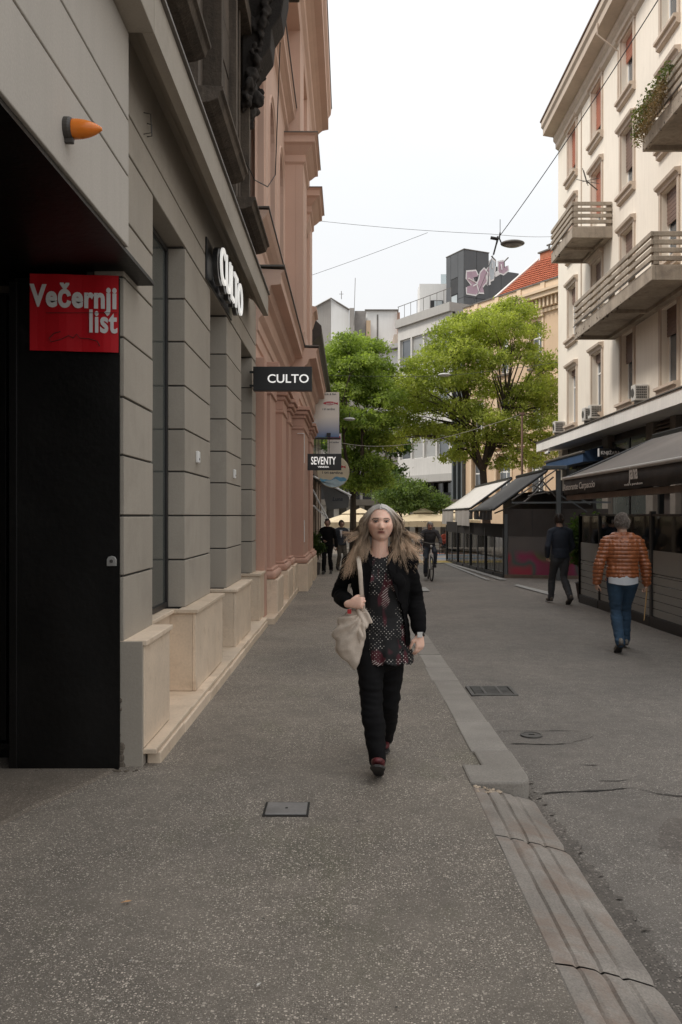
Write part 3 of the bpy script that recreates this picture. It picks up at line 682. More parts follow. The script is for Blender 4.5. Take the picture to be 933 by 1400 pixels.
# ------------------------------------------------------------------ pink building
PX = -1.47
pink = thing('pink_building', 'terracotta pink classical building with giant pilasters behind the grey shop', 'building', (-1.3, 20, gz(20)))
def prismY(prof, y0, y1): return M().prism([(x, y0, z) for x, z in prof], (0, y1-y0, 0))
def facade_X(name, x, holes, y0, y1, z0, z1, depth, m, parent, sgn=1, arch=False, narc=12):
    """wall in the plane X=x seen from +X*sgn with recessed openings (ya,yb,za,zb)"""
    g = M(); ys = sorted({y0, y1}|{h[0] for h in holes}|{h[1] for h in holes}); zs = sorted({z0, z1}|{h[2] for h in holes}|{h[3] for h in holes})
    inh = lambda yc, zc: any(h[0] < yc < h[1] and h[2] < zc < h[3] for h in holes)
    for i in range(len(ys)-1):
        for j in range(len(zs)-1):
            if not inh((ys[i]+ys[i+1])/2, (zs[j]+zs[j+1])/2):
                g.quad((x, ys[i], zs[j]), (x, ys[i+1], zs[j]), (x, ys[i+1], zs[j+1]), (x, ys[i], zs[j+1]))
    xi = x-sgn*depth
    for (ya, yb, za, zb) in holes:
        if arch:
            r = (yb-ya)/2; zc = zb-r; yc = (ya+yb)/2
            arc = [(yc-r*math.cos(PI*k/narc), zc+r*math.sin(PI*k/narc)) for k in range(narc+1)]
            h2 = narc//2
            for k in range(h2): g.add([(x, ya, zb), (x, *arc[k]), (x, *arc[k+1])], [(0, 1, 2)])
            for k in range(h2, narc): g.add([(x, yb, zb), (x, *arc[k]), (x, *arc[k+1])], [(0, 1, 2)])
            out = [(ya, za)]+arc+[(yb, za)]
        else: out = [(ya, za), (ya, zb), (yb, zb), (yb, za)]
        for k in range(len(out)):
            p, q = out[k], out[(k+1) % len(out)]
            g.quad((x, *p), (x, *q), (xi, *q), (xi, *p))
    return g.obj(name, m, parent, fix=True)
# ground-storey pilasters with bases and capitals
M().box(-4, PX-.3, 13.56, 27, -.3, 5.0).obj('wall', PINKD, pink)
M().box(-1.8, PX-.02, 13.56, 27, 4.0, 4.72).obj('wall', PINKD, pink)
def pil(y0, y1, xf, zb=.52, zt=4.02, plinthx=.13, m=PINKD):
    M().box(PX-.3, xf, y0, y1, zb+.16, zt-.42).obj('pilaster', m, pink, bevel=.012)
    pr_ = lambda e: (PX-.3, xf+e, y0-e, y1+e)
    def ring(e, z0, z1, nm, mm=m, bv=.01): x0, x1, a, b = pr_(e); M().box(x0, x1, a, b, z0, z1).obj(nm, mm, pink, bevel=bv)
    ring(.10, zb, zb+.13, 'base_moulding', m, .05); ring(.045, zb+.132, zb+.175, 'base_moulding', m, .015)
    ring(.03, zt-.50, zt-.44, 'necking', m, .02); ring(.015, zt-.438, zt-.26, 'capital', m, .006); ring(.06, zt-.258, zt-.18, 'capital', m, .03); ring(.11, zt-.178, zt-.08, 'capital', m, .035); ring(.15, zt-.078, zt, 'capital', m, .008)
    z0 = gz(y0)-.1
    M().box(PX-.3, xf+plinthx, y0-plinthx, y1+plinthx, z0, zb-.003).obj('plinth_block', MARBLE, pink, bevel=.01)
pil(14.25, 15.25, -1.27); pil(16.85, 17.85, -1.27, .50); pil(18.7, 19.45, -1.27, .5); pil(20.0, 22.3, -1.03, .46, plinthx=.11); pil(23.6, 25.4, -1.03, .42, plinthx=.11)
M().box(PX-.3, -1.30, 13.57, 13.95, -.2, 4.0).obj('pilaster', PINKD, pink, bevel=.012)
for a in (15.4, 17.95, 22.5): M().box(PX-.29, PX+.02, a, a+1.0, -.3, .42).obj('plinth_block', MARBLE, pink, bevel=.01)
for i in range(6):
    a = 13.4+1.15*i; M().box(-1.5, -1.13, a+.004, a+1.14, gz(a)-.1, gz(a)+.09).obj('step_stone', MARBLE, pink, bevel=.008)
# thin white conduit along the big pilaster
M().tube([(-1.17, 19.97, 3.42), (-1.02, 19.97, 3.42), (-1.01, 19.99, 3.40), (-1.01, 19.99, 2.75)], .009, 6).obj('conduit', WHITE, pink)
M().tube([(-1.01, 19.99, 1.45), (-1.01, 19.99, .95)], .009, 6).obj('conduit', WHITE, pink)
# entablature between ground and upper floor
ENT = lambda x: [(PX-.4, 4.03), (x, 4.03), (x, 4.20), (x+.025, 4.22), (x+.025, 4.42), (x+.05, 4.44), (x+.05, 4.60), (x+.12, 4.68), (x+.12, 4.95), (x+.20, 5.0), (x+.24, 5.12), (x+.40, 5.14), (x+.40, 5.30), (x+.45, 5.36), (PX-.4, 5.40)]
prismY(ENT(-1.45), 13.6, 19.98).obj('entablature', PINK, pink); prismY(ENT(-1.14), 19.982, 26.9).obj('entablature', PINK, pink)
M().box(PX-.4, -.985, 13.56, 19.96, 5.402, 5.43).obj('flashing', ZINC, pink); M().box(PX-.4, -.672, 19.962, 26.95, 5.402, 5.43).obj('flashing', ZINC, pink)
SC_ = lambda x: [(PX-.4, 5.9), (x, 5.9), (x+.03, 5.96), (x+.03, 6.05), (x+.10, 6.12), (x+.16, 6.2), (x+.20, 6.28), (PX-.4, 6.31)]
M().box(-3, PX+.03, 13.56, 26.9, 5.43, 5.90).obj('wall', PINK, pink)
prismY(SC_(PX+.03), 13.58, 19.98).obj('string_course', PINK, pink)
M().box(PX-.4, PX+.245, 13.56, 19.97, 6.312, 6.335).obj('flashing', ZINC, pink)
# upper wall with arched niches
holes = [(13.75+2.25*i, 15.0+2.25*i, 6.34, 9.32) for i in range(3)]
facade_X('wall', PX+.02, holes, 13.58, 20.0, 6.3, 10.2, .22, PINK, pink, arch=True)
g = M()
for (ya, yb, za, zb) in holes:      # raised archivolt strips
    yc = (ya+yb)/2; r = (yb-ya)/2
    for e in (.10,):
        pts = [(PX+.02, ya-e, za)]+[(PX+.02, yc-(r+e)*math.cos(PI*k/16), zb-r+(r+e)*math.sin(PI*k/16)) for k in range(17)]+[(PX+.02, yb+e, za)]
        g.tube(pts, .03, 4)
g.obj('archivolt', PINK, pink)
M().box(-4, PX-.25, 13.6, 26.8, 5, 16).obj('wall', PINK, pink)
for h in holes:
    wn = M().box(PX-.26, PX-.20, h[0]+.001, h[1]-.001, 6.4, 9.3).obj('window', mat('arch_back', (.3, .17, .12), .8), pink)
    M().box(PX-.199, PX-.19, h[0]+.14, h[1]-.14, 6.5, 8.4).obj('pane', MATS['old_glass'], wn)
# upper cornice over the niches, frieze and storey above
CN = lambda x, z, k=1: [(PX-.4, z), (x, z), (x+.02*k, z+.10*k), (x+.08*k, z+.16*k), (x+.08*k, z+.32*k), (x+.16*k, z+.40*k), (x+.22*k, z+.44*k), (x+.22*k, z+.56*k), (x+.26*k, z+.62*k), (PX-.4, z+.66*k)]
prismY(CN(PX+.02, 10.15), 13.58, 19.98).obj('cornice', PINK, pink); M().box(PX-.4, -1.17, 13.56, 19.97, 10.815, 10.84).obj('flashing', ZINC, pink)
M().box(-3, PX+.02, 13.58, 20, 10.82, 13.5).obj('wall', PINK, pink)
# projecting bay, giant pilasters with caps
M().box(PX-.3, -1.20, 20.0, 26.9, 5.44, 13.5).obj('bay_wall', PINK, pink)
for (a, b) in ((20.0, 21.5), (23.3, 24.8)):
    M().box(-1.21, -1.03, a-.005, b, 5.45, 9.55).obj('giant_pilaster', PINK, pink, bevel=.008)
    M().box(PX-.2, -.98, a-.05, b+.05, 5.45, 5.75).obj('base_moulding', PINK, pink, bevel=.02)
    prof_ = [(0, 9.55), (.05, 9.6), (.05, 9.75), (.12, 9.82), (.2, 9.92), (.27, 9.96), (.27, 10.1), (.33, 10.14)]
    for i in range(len(prof_)-1):
        e0, z0 = prof_[i]; e1, z1 = prof_[i+1]
        if z1-z0 > .001: 
            g = M(); A = [(PX-.1, a-e0), (-1.03+e0, a-e0), (-1.03+e0, b+e0), (PX-.1, b+e0)]; Bq = [(PX-.1, a-e1), (-1.03+e1, a-e1), (-1.03+e1, b+e1), (PX-.1, b+e1)]
            g.add([(x, y, z0) for x, y in A]+[(x, y, z1) for x, y in Bq], [(0, 1, 2, 3)[::-1], (4, 5, 6, 7)]+[(k, (k+1) % 4, 4+(k+1) % 4, 4+k) for k in range(4)]); g.obj('capital', PINK, pink)
    M().box(PX-.1, -.69, a-.345, b+.345, 10.141, 10.165).obj('flashing', ZINC, pink)
    M().box(PX-.1, -1.10, a-.006, b, 10.17, 13.2).obj('giant_pilaster', PINK, pink, bevel=.008)
# window hood on the far bay
prismY([(-1.2, 7.1), (-1.08, 7.15), (-1.0, 7.4), (-.92, 7.45), (-.92, 7.55), (-1.2, 7.6)], 25.2, 26.4).obj('hood', PINK, pink)
prismY([(-1.2, 8.7), (-1.06, 8.8), (-.98, 9.0), (-1.2, 9.05)], 21.9, 22.9).obj('hood', PINK, pink)
# main roof cornice
RC = [(PX-.4, 12.6), (-1.10, 12.6), (-1.06, 12.75), (-.98, 12.85), (-.98, 13.2), (-.88, 13.3), (-.80, 13.36), (-.62, 13.4), (-.62, 13.75), (-.55, 13.85), (-.53, 14.0), (PX-.4, 14.05)]
prismY(RC, 13.4, 26.95).obj('roof_cornice', PINK, pink)
M().box(-6, -.51, 13.4, 27.0, 14.055, 14.09).obj('flashing', ZINC, pink)
# mascaron shadow gaps: small dark slots painted on the bay
for (y, z) in ((22.3, 8.4), (25.0, 6.9)): M().box(-1.2, -1.16, y, y+.1, z, z+.5).obj('shadow_slot', CRK, pink)
# hanging sign SEVENTY
a = W(417, 643, 22.0); b = W(467, 620.5, 22.0)
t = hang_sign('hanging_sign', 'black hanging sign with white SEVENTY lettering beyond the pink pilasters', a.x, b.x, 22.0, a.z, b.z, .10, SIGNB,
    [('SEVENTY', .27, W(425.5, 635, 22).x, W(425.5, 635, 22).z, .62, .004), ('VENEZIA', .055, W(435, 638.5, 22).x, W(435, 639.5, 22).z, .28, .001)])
M().box(-1.06, a.x+.03, 21.97, 22.03, (a.z+b.z)/2-.02, (a.z+b.z)/2+.02).obj('bracket', BLACKM, t)
# ------------------------------------------------------------------ low dark building beyond the pink one
BRN = mat('brown_render', (.17, .125, .095), .85, .2, 1.5, .08, 40, .3, .005, streak=.4, scol=(.07, .05, .04))
low = thing('low_shop_building', 'low dark brown shop building with overhanging metal eaves past the pink facade', 'building', (-1.3, 30, gz(30)))
M().box(-6, -1.32, 27.05, 42, -.6, 7.0).obj('wall', BRN, low)
M().prism([(-1.6, 27.03, 6.7), (-1.25, 27.03, 6.75), (-1.0, 27.03, 7.0), (-.84, 27.03, 7.15), (-.84, 27.03, 7.4), (-1.2, 27.03, 7.75), (-3, 27.03, 9.2), (-6, 27.03, 9.2), (-6, 27.03, 6.7)], (0, 15, 0)).obj('roof', mat('dark_sheet_roof', (.05, .042, .037), .6, .2, 2, .1, 30, .2), low)
M().tube([(-1.22, 27.4, -.3), (-1.22, 27.4, 6.6)], .05, 10).obj('downpipe', ZINC, low)
for i in range(9):
    y = 28.2+i*1.45
    w = M().box(-1.33, -1.29, y, y+1.15, .25, 2.3).obj('window', BLACKM, low); M().box(-1.289, -1.284, y+.06, y+1.09, .3, 2.25).obj('pane', MATS['old_glass'], w)
    M().box(-1.33, -1.25, y-.13, y-.02, -.4, 2.9).obj('pilaster', TRIM if i % 2 else BRN, low)
    w = M().box(-1.33, -1.29, y, y+.9, 3.4, 5.4).obj('window', TRIM, low); M().box(-1.289, -1.284, y+.06, y+.84, 3.46, 5.34).obj('pane', MATS['old_glass'], w)
M().box(-1.33, -1.15, 27.06, 42, 2.92, 3.1).obj('fascia', BRN, low)
# old side lamp balcony bars
g = thing('iron_balcony_rail', 'small iron railing with upright bars behind the SEVENTY sign', 'railing', (-1.0, 27.6, 3.3))
for i in range(7): M().box(-1.28+i*.11, -1.265+i*.11, 27.55, 27.565, 3.25, 4.15).obj('bar', BLACKM, g)
M().box(-1.32, -.58, 27.54, 27.58, 4.15, 4.19).obj('top_rail', BLACKM, g); M().box(-1.32, -.58, 27.54, 27.58, 3.2, 3.25).obj('bottom_rail', BLACKM, g)
# banner signs
def banner_mat(name, top, bot, zlo, zhi):
    m, nt, N, L, b = _nt(name); tc = N.new('ShaderNodeTexCoord'); sp = N.new('ShaderNodeSeparateXYZ'); L.new(tc.outputs['Object'], sp.inputs[0])
    mr = N.new('ShaderNodeMapRange'); mr.inputs[1].default_value = zlo; mr.inputs[2].default_value = zhi; L.new(sp.outputs[2], mr.inputs[0])
    L.new(ramp(N, L, mr.outputs[0], 0, 1, bot, top), b.inputs['Base Color']); b.inputs['Roughness'].default_value = .6; return m
RED = mat('sign_red', (.50, .03, .05), .5, .1); INK = mat('sign_ink', (.03, .035, .05), .6)
def fish(t, cx, Y, cz, s):
    pts = []
    for k in range(20):
        a = PI*k/19; pts.append((cx-s*math.cos(a), Y, cz+.30*s*math.sin(a)))
    low_ = [(cx+s*(1-2*k/19), Y, cz-.26*s*math.sin(PI*k/19)) for k in range(1, 19)]
    M().prism(pts+low_, (0, -.004, 0)).obj('fish_emblem', RED, t)
    M().prism([(cx+.85*s, Y, cz), (cx+1.35*s, Y, cz+.25*s), (cx+1.2*s, Y, cz+.02), (cx+1.3*s, Y, cz-.2*s)], (0, -.004, 0)).obj('fish_tail', RED, t)
Yb = 27.0; a = W(433, 598, Yb); b = W(464, 536.5, Yb)
t = thing('banner_sign', 'tall vertical banner fading from cream to sea blue with a red fish', 'banner', (a.x, Yb, a.z))
M().box(a.x-.3, b.x, Yb-.06, Yb+.06, a.z, b.z).obj('board', banner_mat('banner_print', (.82, .78, .72), (.13, .22, .42), a.z, a.z+.62), t)
fish(t, W(451, 552, Yb).x, Yb-.064, W(451, 552, Yb).z, .20)
text('lettering', 'SARDINE', .09, (W(446, 554, Yb).x, Yb-.072, W(446, 554, Yb).z), (1, 0, .05), (0, 0, 1), WPR, t, .001, .002, width=.26)
text('lettering', 'i tri sardine', .10, (W(441, 561, Yb).x, Yb-.064, W(441, 561, Yb).z), (1, 0, 0), (0, 0, 1), INK, t, .001, .001, width=.38)
text('lettering', 'Otok & fish', .08, (W(441, 539.5, Yb).x, Yb-.064, W(441, 540.5, Yb).z), (1, 0, 0), (0, 0, 1), INK, t, .001, .001, width=.42)
M().box(W(447, 0, Yb).x, W(452.5, 0, Yb).x, Yb-.16, Yb-.061, W(0, 597, Yb).z, W(0, 592.5, Yb).z).obj('lamp_box', BLACKM, t)
M().box(-1.30, W(466, 0, Yb).x, Yb-.03, Yb+.03, a.z-.06, a.z-.015).obj('bracket', BLACKM, t)
Yc = 28.2; a = W(448, 622, Yc); b = W(467, 593, Yc)
t = thing('banner_sign', 'short cream banner with a red top hanging below the tall blue banner', 'banner', (a.x, Yc, a.z))
M().box(a.x, b.x, Yc-.04, Yc+.04, a.z, b.z).obj('board', mat('banner_cream', (.80, .75, .70), .6, .05), t)
M().box(a.x, b.x-.03, Yc-.044, Yc-.04, b.z-.19, b.z-.08).obj('red_band', RED, t)
text('lettering', 'i tri sardine', .07, (a.x+.06, Yc-.044, b.z-.30), (1, 0, 0), (0, 0, 1), INK, t, .001, .001, width=.30)
M().box(-1.32, b.x, Yc-.02, Yc+.02, b.z+.002, b.z+.03).obj('bracket', BLACKM, t)
Yd = 26.6; c = W(456, 645, Yd); R_ = .49
t = thing('round_sign', 'round cream sign with a red fish and blue waves, partly behind the SEVENTY sign', 'hanging sign', (c.x, Yd, c.z))
M().lathe((c.x, Yd, c.z), [(R_-.015, -.05), (R_, -.04), (R_, .04), (R_-.015, .05)], 40, 'Y').obj('disc', mat('sign_cream', (.62, .55, .40), .6, .08, 3), t)
WV = mat('sign_wave', (.12, .33, .50), .6, .3, 6)
for k, (z0, am, col) in enumerate(((-.20, .05, WV), (-.27, .035, mat('sign_wave_pale', (.42, .55, .60), .6, .2, 6)))):
    pts = []
    xm = math.sqrt((R_-.02)**2-z0**2)-.03
    for q in range(25):
        x = -xm+2*xm*q/24; pts.append((c.x+x, Yd-.052-.003*k, c.z+z0+am*math.sin(x*9+k*1.3)+.02*math.sin(x*23)))
    for q in range(17):
        an = -math.asin(min(1, (abs(z0)+.02)/(R_-.02))); an = an+(-PI-2*an)*q/16
        pts.append((c.x+(R_-.02)*math.cos(an), Yd-.052-.003*k, c.z+(R_-.02)*math.sin(an)))
    M().prism(pts, (0, -.003, 0)).obj('wave', col, t)
fish(t, c.x+.10, Yd-.052, c.z+.14, .22)
text('lettering', 'i tri sardine', .12, (c.x-.34, Yd-.053, c.z-.06), (1, 0, -.02), (0, 0, 1), INK, t, .001, .0015, width=.62)
M().box(-1.33, c.x+.1, Yd-.02, Yd+.02, c.z+R_+.001, c.z+R_+.04).obj('bracket', BLACKM, t)
# slanting shop awning with small wordmark
t = thing('small_awning', 'dark folding awning over the low shop, left of the cream parasol', 'awning', (-1.2, 30, 2.4))
DFAB = mat('dark_fabric', (.055, .052, .050), .85, .12, 2, .08, 60, .1); 
M().prism([(-1.3, 29.5, 2.95), (-.15, 29.5, 2.32), (-.15, 29.5, 2.28), (-1.3, 29.5, 2.88)], (0, 3.5, 0)).obj('canopy', DFAB, t)
M().prism([(-.95, 29.45, 2.70), (.02, 29.45, 2.17), (-.02, 29.45, 1.82), (-.72, 29.45, 1.74)], (0, .03, 0)).obj('side_panel', mat('awning_grey', (.13, .13, .128), .8, .1), t)
text('lettering', 'Luna', .18, (-.55, 29.44, 2.05), (1, 0, 0), (0, 0, 1), INK, t, .001, .004, italic=.2)
M().tube([(-1.25, 29.4, 2.9), (.08, 29.4, 2.22)], .035, 8).obj('arm', WHITE, t); M().tube([(-1.2, 29.42, 1.9), (-.7, 29.42, 1.45), (-1.25, 29.42, 2.5)], .03, 8).obj('brace', WHITE, t)
# ------------------------------------------------------------------ big cream apartment building on the right
FX = 9.0; CY = 37.7
apt = thing('apartment_building', 'cream apartment building with stone balconies and wide eaves on the right', 'building', (FX, CY, rz(CY)))
S = 1.2
def zz(z): return CZ+(z-CZ)*S
def yy(px): return FX*F/(px-VX)
ycol = [29.4*S, 26.5*S, 23.6*S, 20.5*S, 17.45*S, 14.4*S, 11.3*S]
rows = [(zz(12.95), zz(14.55)), (zz(10.33), zz(12.0)), (zz(7.52), zz(9.25)), (zz(4.64), zz(6.48))]
hw = .62; holes = []
for r, (a, b) in enumerate(rows):
    for c_, y in enumerate(ycol): holes.append((y-hw, y+hw, a, b))
facade_X('wall', FX, holes, 8, CY, 4.6, 18.0, .28, CREAM, apt, sgn=-1)
M().box(FX+.30, FX+8, 8, CY-.01, 4.6, 18.0).obj('wall', CREAM, apt)
M().box(FX+.001, FX+.30, CY-.012, CY-.002, 4.6, 18.0).obj('wall', CREAM, apt)
SHUT = mat('roller_shutter_red', (.42, .15, .09), .7, .12, 2, .08, 50, .2); SHUTB = mat('roller_shutter_brown', (.20, .13, .10), .7, .12, 2, .08, 50, .2)
GLB = glass_dark('flat_glass', (.10, .11, .12), .08)
shade = {(0,0):.72,(0,1):.72,(0,2):.38,(0,3):.0,(1,0):.5,(1,1):.75,(1,2):.62,(1,3):.5,(2,0):.3,(2,1):.3,(2,2):.35,(2,3):.45,(3,0):.12,(3,1):.15,(3,2):.42,(3,3):.36}
for r, (a, b) in enumerate(rows):
    for c_, y in enumerate(ycol):
        xi = FX+.20; y0, y1 = y-hw, y+hw; door = (r == 1 and c_ == 1)
        w = bpy.data.objects.new('window', None)
        fr = M()
        for q in ((y0, y0+.07), (y1-.07, y1), (y-.04, y+.04)): fr.box(xi, xi+.06, q[0], q[1], a+.0, b)
        fr.box(xi+.001, xi+.059, y0+.07, y1-.07, a, a+.08); fr.box(xi+.001, xi+.059, y0+.07, y1-.07, b-.07, b); zt_ = a+(b-a)*.68; fr.box(xi+.001, xi+.059, y0+.07, y1-.07, zt_-.03, zt_+.03)
        w = fr.obj('window', WHITE, apt)
        M().box(xi+.03, xi+.04, y0+.05, y1-.05, a+.05, b-.05).obj('pane', GLB, w)
        if (c_+r) % 3 != 1:
            g = M(); n = 10
            for k in range(n+1):
                yq = y0+.10+(.42)*k/n; g.v += [(xi+.08+.02*math.sin(k*2.2), yq, a+.08), (xi+.08+.02*math.sin(k*2.2), yq, b-.1)]
            for k in range(n): g.f.append((2*k, 2*k+2, 2*k+3, 2*k+1))
            g.obj('curtain', mat('net_curtain', (.6, .58, .55), .9, .05), w)
        s = shade.get((r, c_), random.choice([0, .3, .5]))
        if s:
            zb = b-(b-a)*s; m_ = (SHUT if c_ in (0, 1) and r < 2 or (r == 0 and c_ == 2) else SHUTB)
            g = M(); nn = max(2, int((b-zb)/.055))
            for k in range(nn): g.box(xi-.05-.006*(k % 2)-.004, xi-.02, y0+.02, y1-.02, zb+k*(b-zb)/nn, zb+(k+1)*(b-zb)/nn-.004)
            o = g.obj('roller_shutter', m_, w); o['kind'] = 'stuff'
        for (e, th, nm) in ((.16, .05, 'surround'),):
            for q in ((y0-.16, y0-.01), (y1+.01, y1+.16)): M().box(FX-.05, FX+.02, q[0], q[1], a-.02, b+.02).obj('jamb_moulding', TRIM, w)
        M().prism([(FX+.02, y0-.20, b+.02), (FX-.06, y0-.20, b+.02), (FX-.08, y0-.20, b+.10), (FX-.16, y0-.20, b+.14), (FX-.18, y0-.20, b+.22), (FX+.02, y0-.20, b+.25)], (0, 2*hw+.40, 0)).obj('lintel', TRIM, w)
        if not door:
            M().prism([(FX+.02, y0-.18, a-.02), (FX-.20, y0-.18, a-.04), (FX-.20, y0-.18, a-.12), (FX-.12, y0-.18, a-.15), (FX-.12, y0-.18, a-.26), (FX-.04, y0-.18, a-.30), (FX+.02, y0-.18, a-.30)], (0, 2*hw+.36, 0)).obj('sill', TRIM, w)
# eaves
M().prism([(FX+.02, CY, 17.2), (FX-.12, CY, 17.3), (FX-.12, CY, 17.5), (FX-.22, CY, 17.62), (FX-.22, CY, 17.78), (FX-.66, CY, 17.86), (FX-.66, CY, 18.12), (FX-.74, CY, 18.2), (FX-.74, CY, 18.42), (FX+.02, CY, 18.5)], (0, -29.5, 0)).obj('eaves', TRIM, apt)
M().prism([(FX-.78, CY+.05, 18.43), (FX-.78, CY+.05, 18.50), (FX+4, CY+.05, 20.6), (FX+8, CY+.05, 20.6), (FX+8, CY+.05, 18.43)], (0, -29.6, 0)).obj('roof', mat('roof_brown', (.17, .11, .08), .9, .2, 4), apt)
# balconies
def balcony(y0, y1, zb, plant=False):
    OX = 7.62; zt = zb+.40; zr = zb+1.20
    r = M().box(OX+.03, FX-.01, y0, y1, zb+.12, zt).obj('balcony', CONC, apt, bevel=.01)
    g = M(); g.box(OX, OX+.10, y0-.02, y1+.02, zb, zt-.03); g.box(OX+.10, FX-.01, y0-.02, y0+.10, zb, zt-.03); g.box(OX+.10, FX-.01, y1-.10, y1+.02, zb, zt-.03)
    g.box(OX+.10, FX-.01, (y0+y1)/2-.08, (y0+y1)/2+.08, zb+.02, zb+.12); g.box(FX-.25, FX-.01, y0+.1, y1-.1, zb+.01, zb+.12); g.obj('edge_beam', CONC, r, bevel=.012)
    n = max(2, round((y1-y0)/1.7))
    for k in range(n+1):
        y = y0+.07+(y1-y0-.14)*k/n; M().box(OX+.052, OX+.20, y-.09, y+.09, zt+.001, zr-.05).obj('baluster_post', CONC, r, bevel=.01)
    for ya in (y0+.035, y1-.195): M().box(FX-.18, FX-.02, ya, ya+.16, zt+.001, zr-.05).obj('baluster_post', CONC, r, bevel=.01)
    for k in range(4):
        z = zt+.09+k*.205
        M().box(OX-.02, OX+.05, y0-.03, y1+.03, z, z+.125).obj('rail', CONC, r, bevel=.01)
        for ye in (y0-.03, y1-.04): M().box(OX+.051, FX-.02, ye, ye+.07, z+.002, z+.123).obj('rail', CONC, r, bevel=.01)
    # crumbled edge with bare reinforcement
    g = M()
    for k in range(int((y1-y0)*14)):
        y = y1-random.random()**1.4*(y1-y0)*.75; rr = random.uniform(.015, .06); g.ball((OX+.015+random.uniform(0, .05), y, zb+random.uniform(-.01, .18)), (rr*.7, rr, rr*.8), 6, 4)
    o = g.obj('crumbled_edge', mat('spalled_dark', (.11, .085, .065), .95, .4, 6, .2, 30, .6), r); o['kind'] = 'stuff'
    M().tube([(OX-.05, y0, zt+.02), (OX-.05, y1, zt+.02)], .015, 6).obj('bar', ZINC, r)
    return r
B1 = balcony(29.95, 33.0, zz(9.45)); B2 = balcony(22.1, 29.6, 7.48); B3 = balcony(15.5, 22.75, zz(9.45)-.05)
# plant hanging from the balcony
def leaf_cloud(n, fn, size, mat_, name, parent, seed=1, droop=.0, asp=.5):
    rs = np.random.RandomState(seed); P = fn(rs, n); n = len(P)
    d = rs.normal(size=(n, 3)); d[:, 2] -= droop; d /= np.linalg.norm(d, axis=1)[:, None]
    u = rs.normal(size=(n, 3)); u -= d*(u*d).sum(1)[:, None]; u /= np.linalg.norm(u, axis=1)[:, None]
    s = size*rs.uniform(.6, 1.3, (n, 1))
    A = P-d*s*.5; Bv = P+u*s*asp*.5+d*s*.05; C = P+d*s*.55; D = P-u*s*asp*.5+d*s*.05
    V = np.stack([A, Bv, C, D], 1).reshape(-1, 3); me = bpy.data.meshes.new(name)
    me.vertices.add(4*n); me.vertices.foreach_set('co', V.ravel()); me.loops.add(4*n); me.loops.foreach_set('vertex_index', np.arange(4*n, dtype=np.int32))
    me.polygons.add(n); me.polygons.foreach_set('loop_start', np.arange(0, 4*n, 4, dtype=np.int32)); me.update(calc_edges=True)
    return link(name, me, mat_, parent)
def foliage(name, dark, light, sc=1.2, trans=.5):
    if name in MATS: return MATS[name]
    m, nt, N, L, b = _nt(name); out = N['Material Output']
    tc = N.new('ShaderNodeTexCoord'); n1 = noise_n(N, L, tc.outputs['Object'], sc, 3); n2 = noise_n(N, L, tc.outputs['Object'], sc*9, 2)
    c = ramp(N, L, n1, .35, .65, dark, light); c = mixrgb(N, L, 'MULTIPLY', 1.0, c, ramp(N, L, n2, .3, .7, (.6, .62, .5), (1.25, 1.2, 1.1)))
    L.new(c, b.inputs['Base Color']); b.inputs['Roughness'].default_value = .55; b.inputs['Specular IOR Level'].default_value = .3
    tl = N.new('ShaderNodeBsdfTranslucent'); L.new(mixrgb(N, L, 'MULTIPLY', 1.0, c, (1.25, 1.35, .6)), tl.inputs[0])
    mx = N.new('ShaderNodeMixShader'); mx.inputs[0].default_value = trans; L.new(b.outputs[0], mx.inputs[1]); L.new(tl.outputs[0], mx.inputs[2]); L.new(mx.outputs[0], out.inputs[0])
    MATS[name] = m; return m
FOL1 = foliage('leaf_bright', (.22, .27, .06), (.50, .55, .16), .9); FOL2 = foliage('leaf_mid', (.15, .215, .055), (.38, .48, .13), .9)
FOL3 = foliage('leaf_deep', (.03, .06, .02), (.08, .135, .035), 3); DRY = foliage('dry_growth', (.16, .11, .06), (.32, .22, .13), 3, .2)
t = thing('balcony_plant', 'tangle of green and dried creeper hanging over the upper right balcony corner', 'plant', (7.6, 22.5, 11.6))
def f1(rs, n):
    y = 22.9-rs.rand(n)**1.3*2.6; x = 7.55-rs.rand(n)*.22; z = 12.15-rs.rand(n)**.8*1.0*(1-(22.9-y)/3.4); return np.stack([x, y, z], 1)
leaf_cloud(750, f1, .09, foliage('creeper_green', (.06, .08, .03), (.15, .18, .07), 3), 'foliage', t, 3, .3)
def f2(rs, n):
    y = 22.5-rs.rand(n)*1.9; x = 7.5-rs.rand(n)*.2; z = 11.85-rs.rand(n)**.8*.95*(1-(22.5-y)/3.4); return np.stack([x, y, z], 1)
leaf_cloud(1500, f2, .09, DRY, 'dry_stems', t, 4, .3, .25)
g = M()
for k in range(14): y = 22.8-k*.15; g.tube([(7.62, y, 12.1), (7.5, y+.05, 11.8), (7.46, y-.03, 11.4-.02*k)], .008, 4)
g.obj('stem', DRY, t)['kind'] = 'stuff'
t = thing('television_aerial', 'old rusty television aerial fixed beside the third floor window', 'aerial', (8.7, 31.0, 13.6))
M().tube([(8.9, 31.4, 13.2), (8.45, 31.2, 13.45)], .02, 6).obj('mast', IRON, t)
for k in range(4): M().tube([(8.55-.05*k, 31.25-.1*k, 13.25), (8.35-.05*k, 31.1-.1*k, 13.75)] if k % 2 else [(8.1+.1*k, 31.2, 13.5-.04*k), (8.9, 31.2, 13.35+.1*k)], .012, 5).obj('rod', IRON, t)
M().tube([(8.98, 33.9, 18), (8.97, 33.9, 9)], .02, 5).obj('cable', TRIM, apt)
M().tube([(8.3, 29.3, 18.0), (8.3, 29.3, 17.6), (8.96, 29.2, 17.0), (8.96, 29.2, 15.0)], .03, 6).obj('downpipe', TRIM, apt)
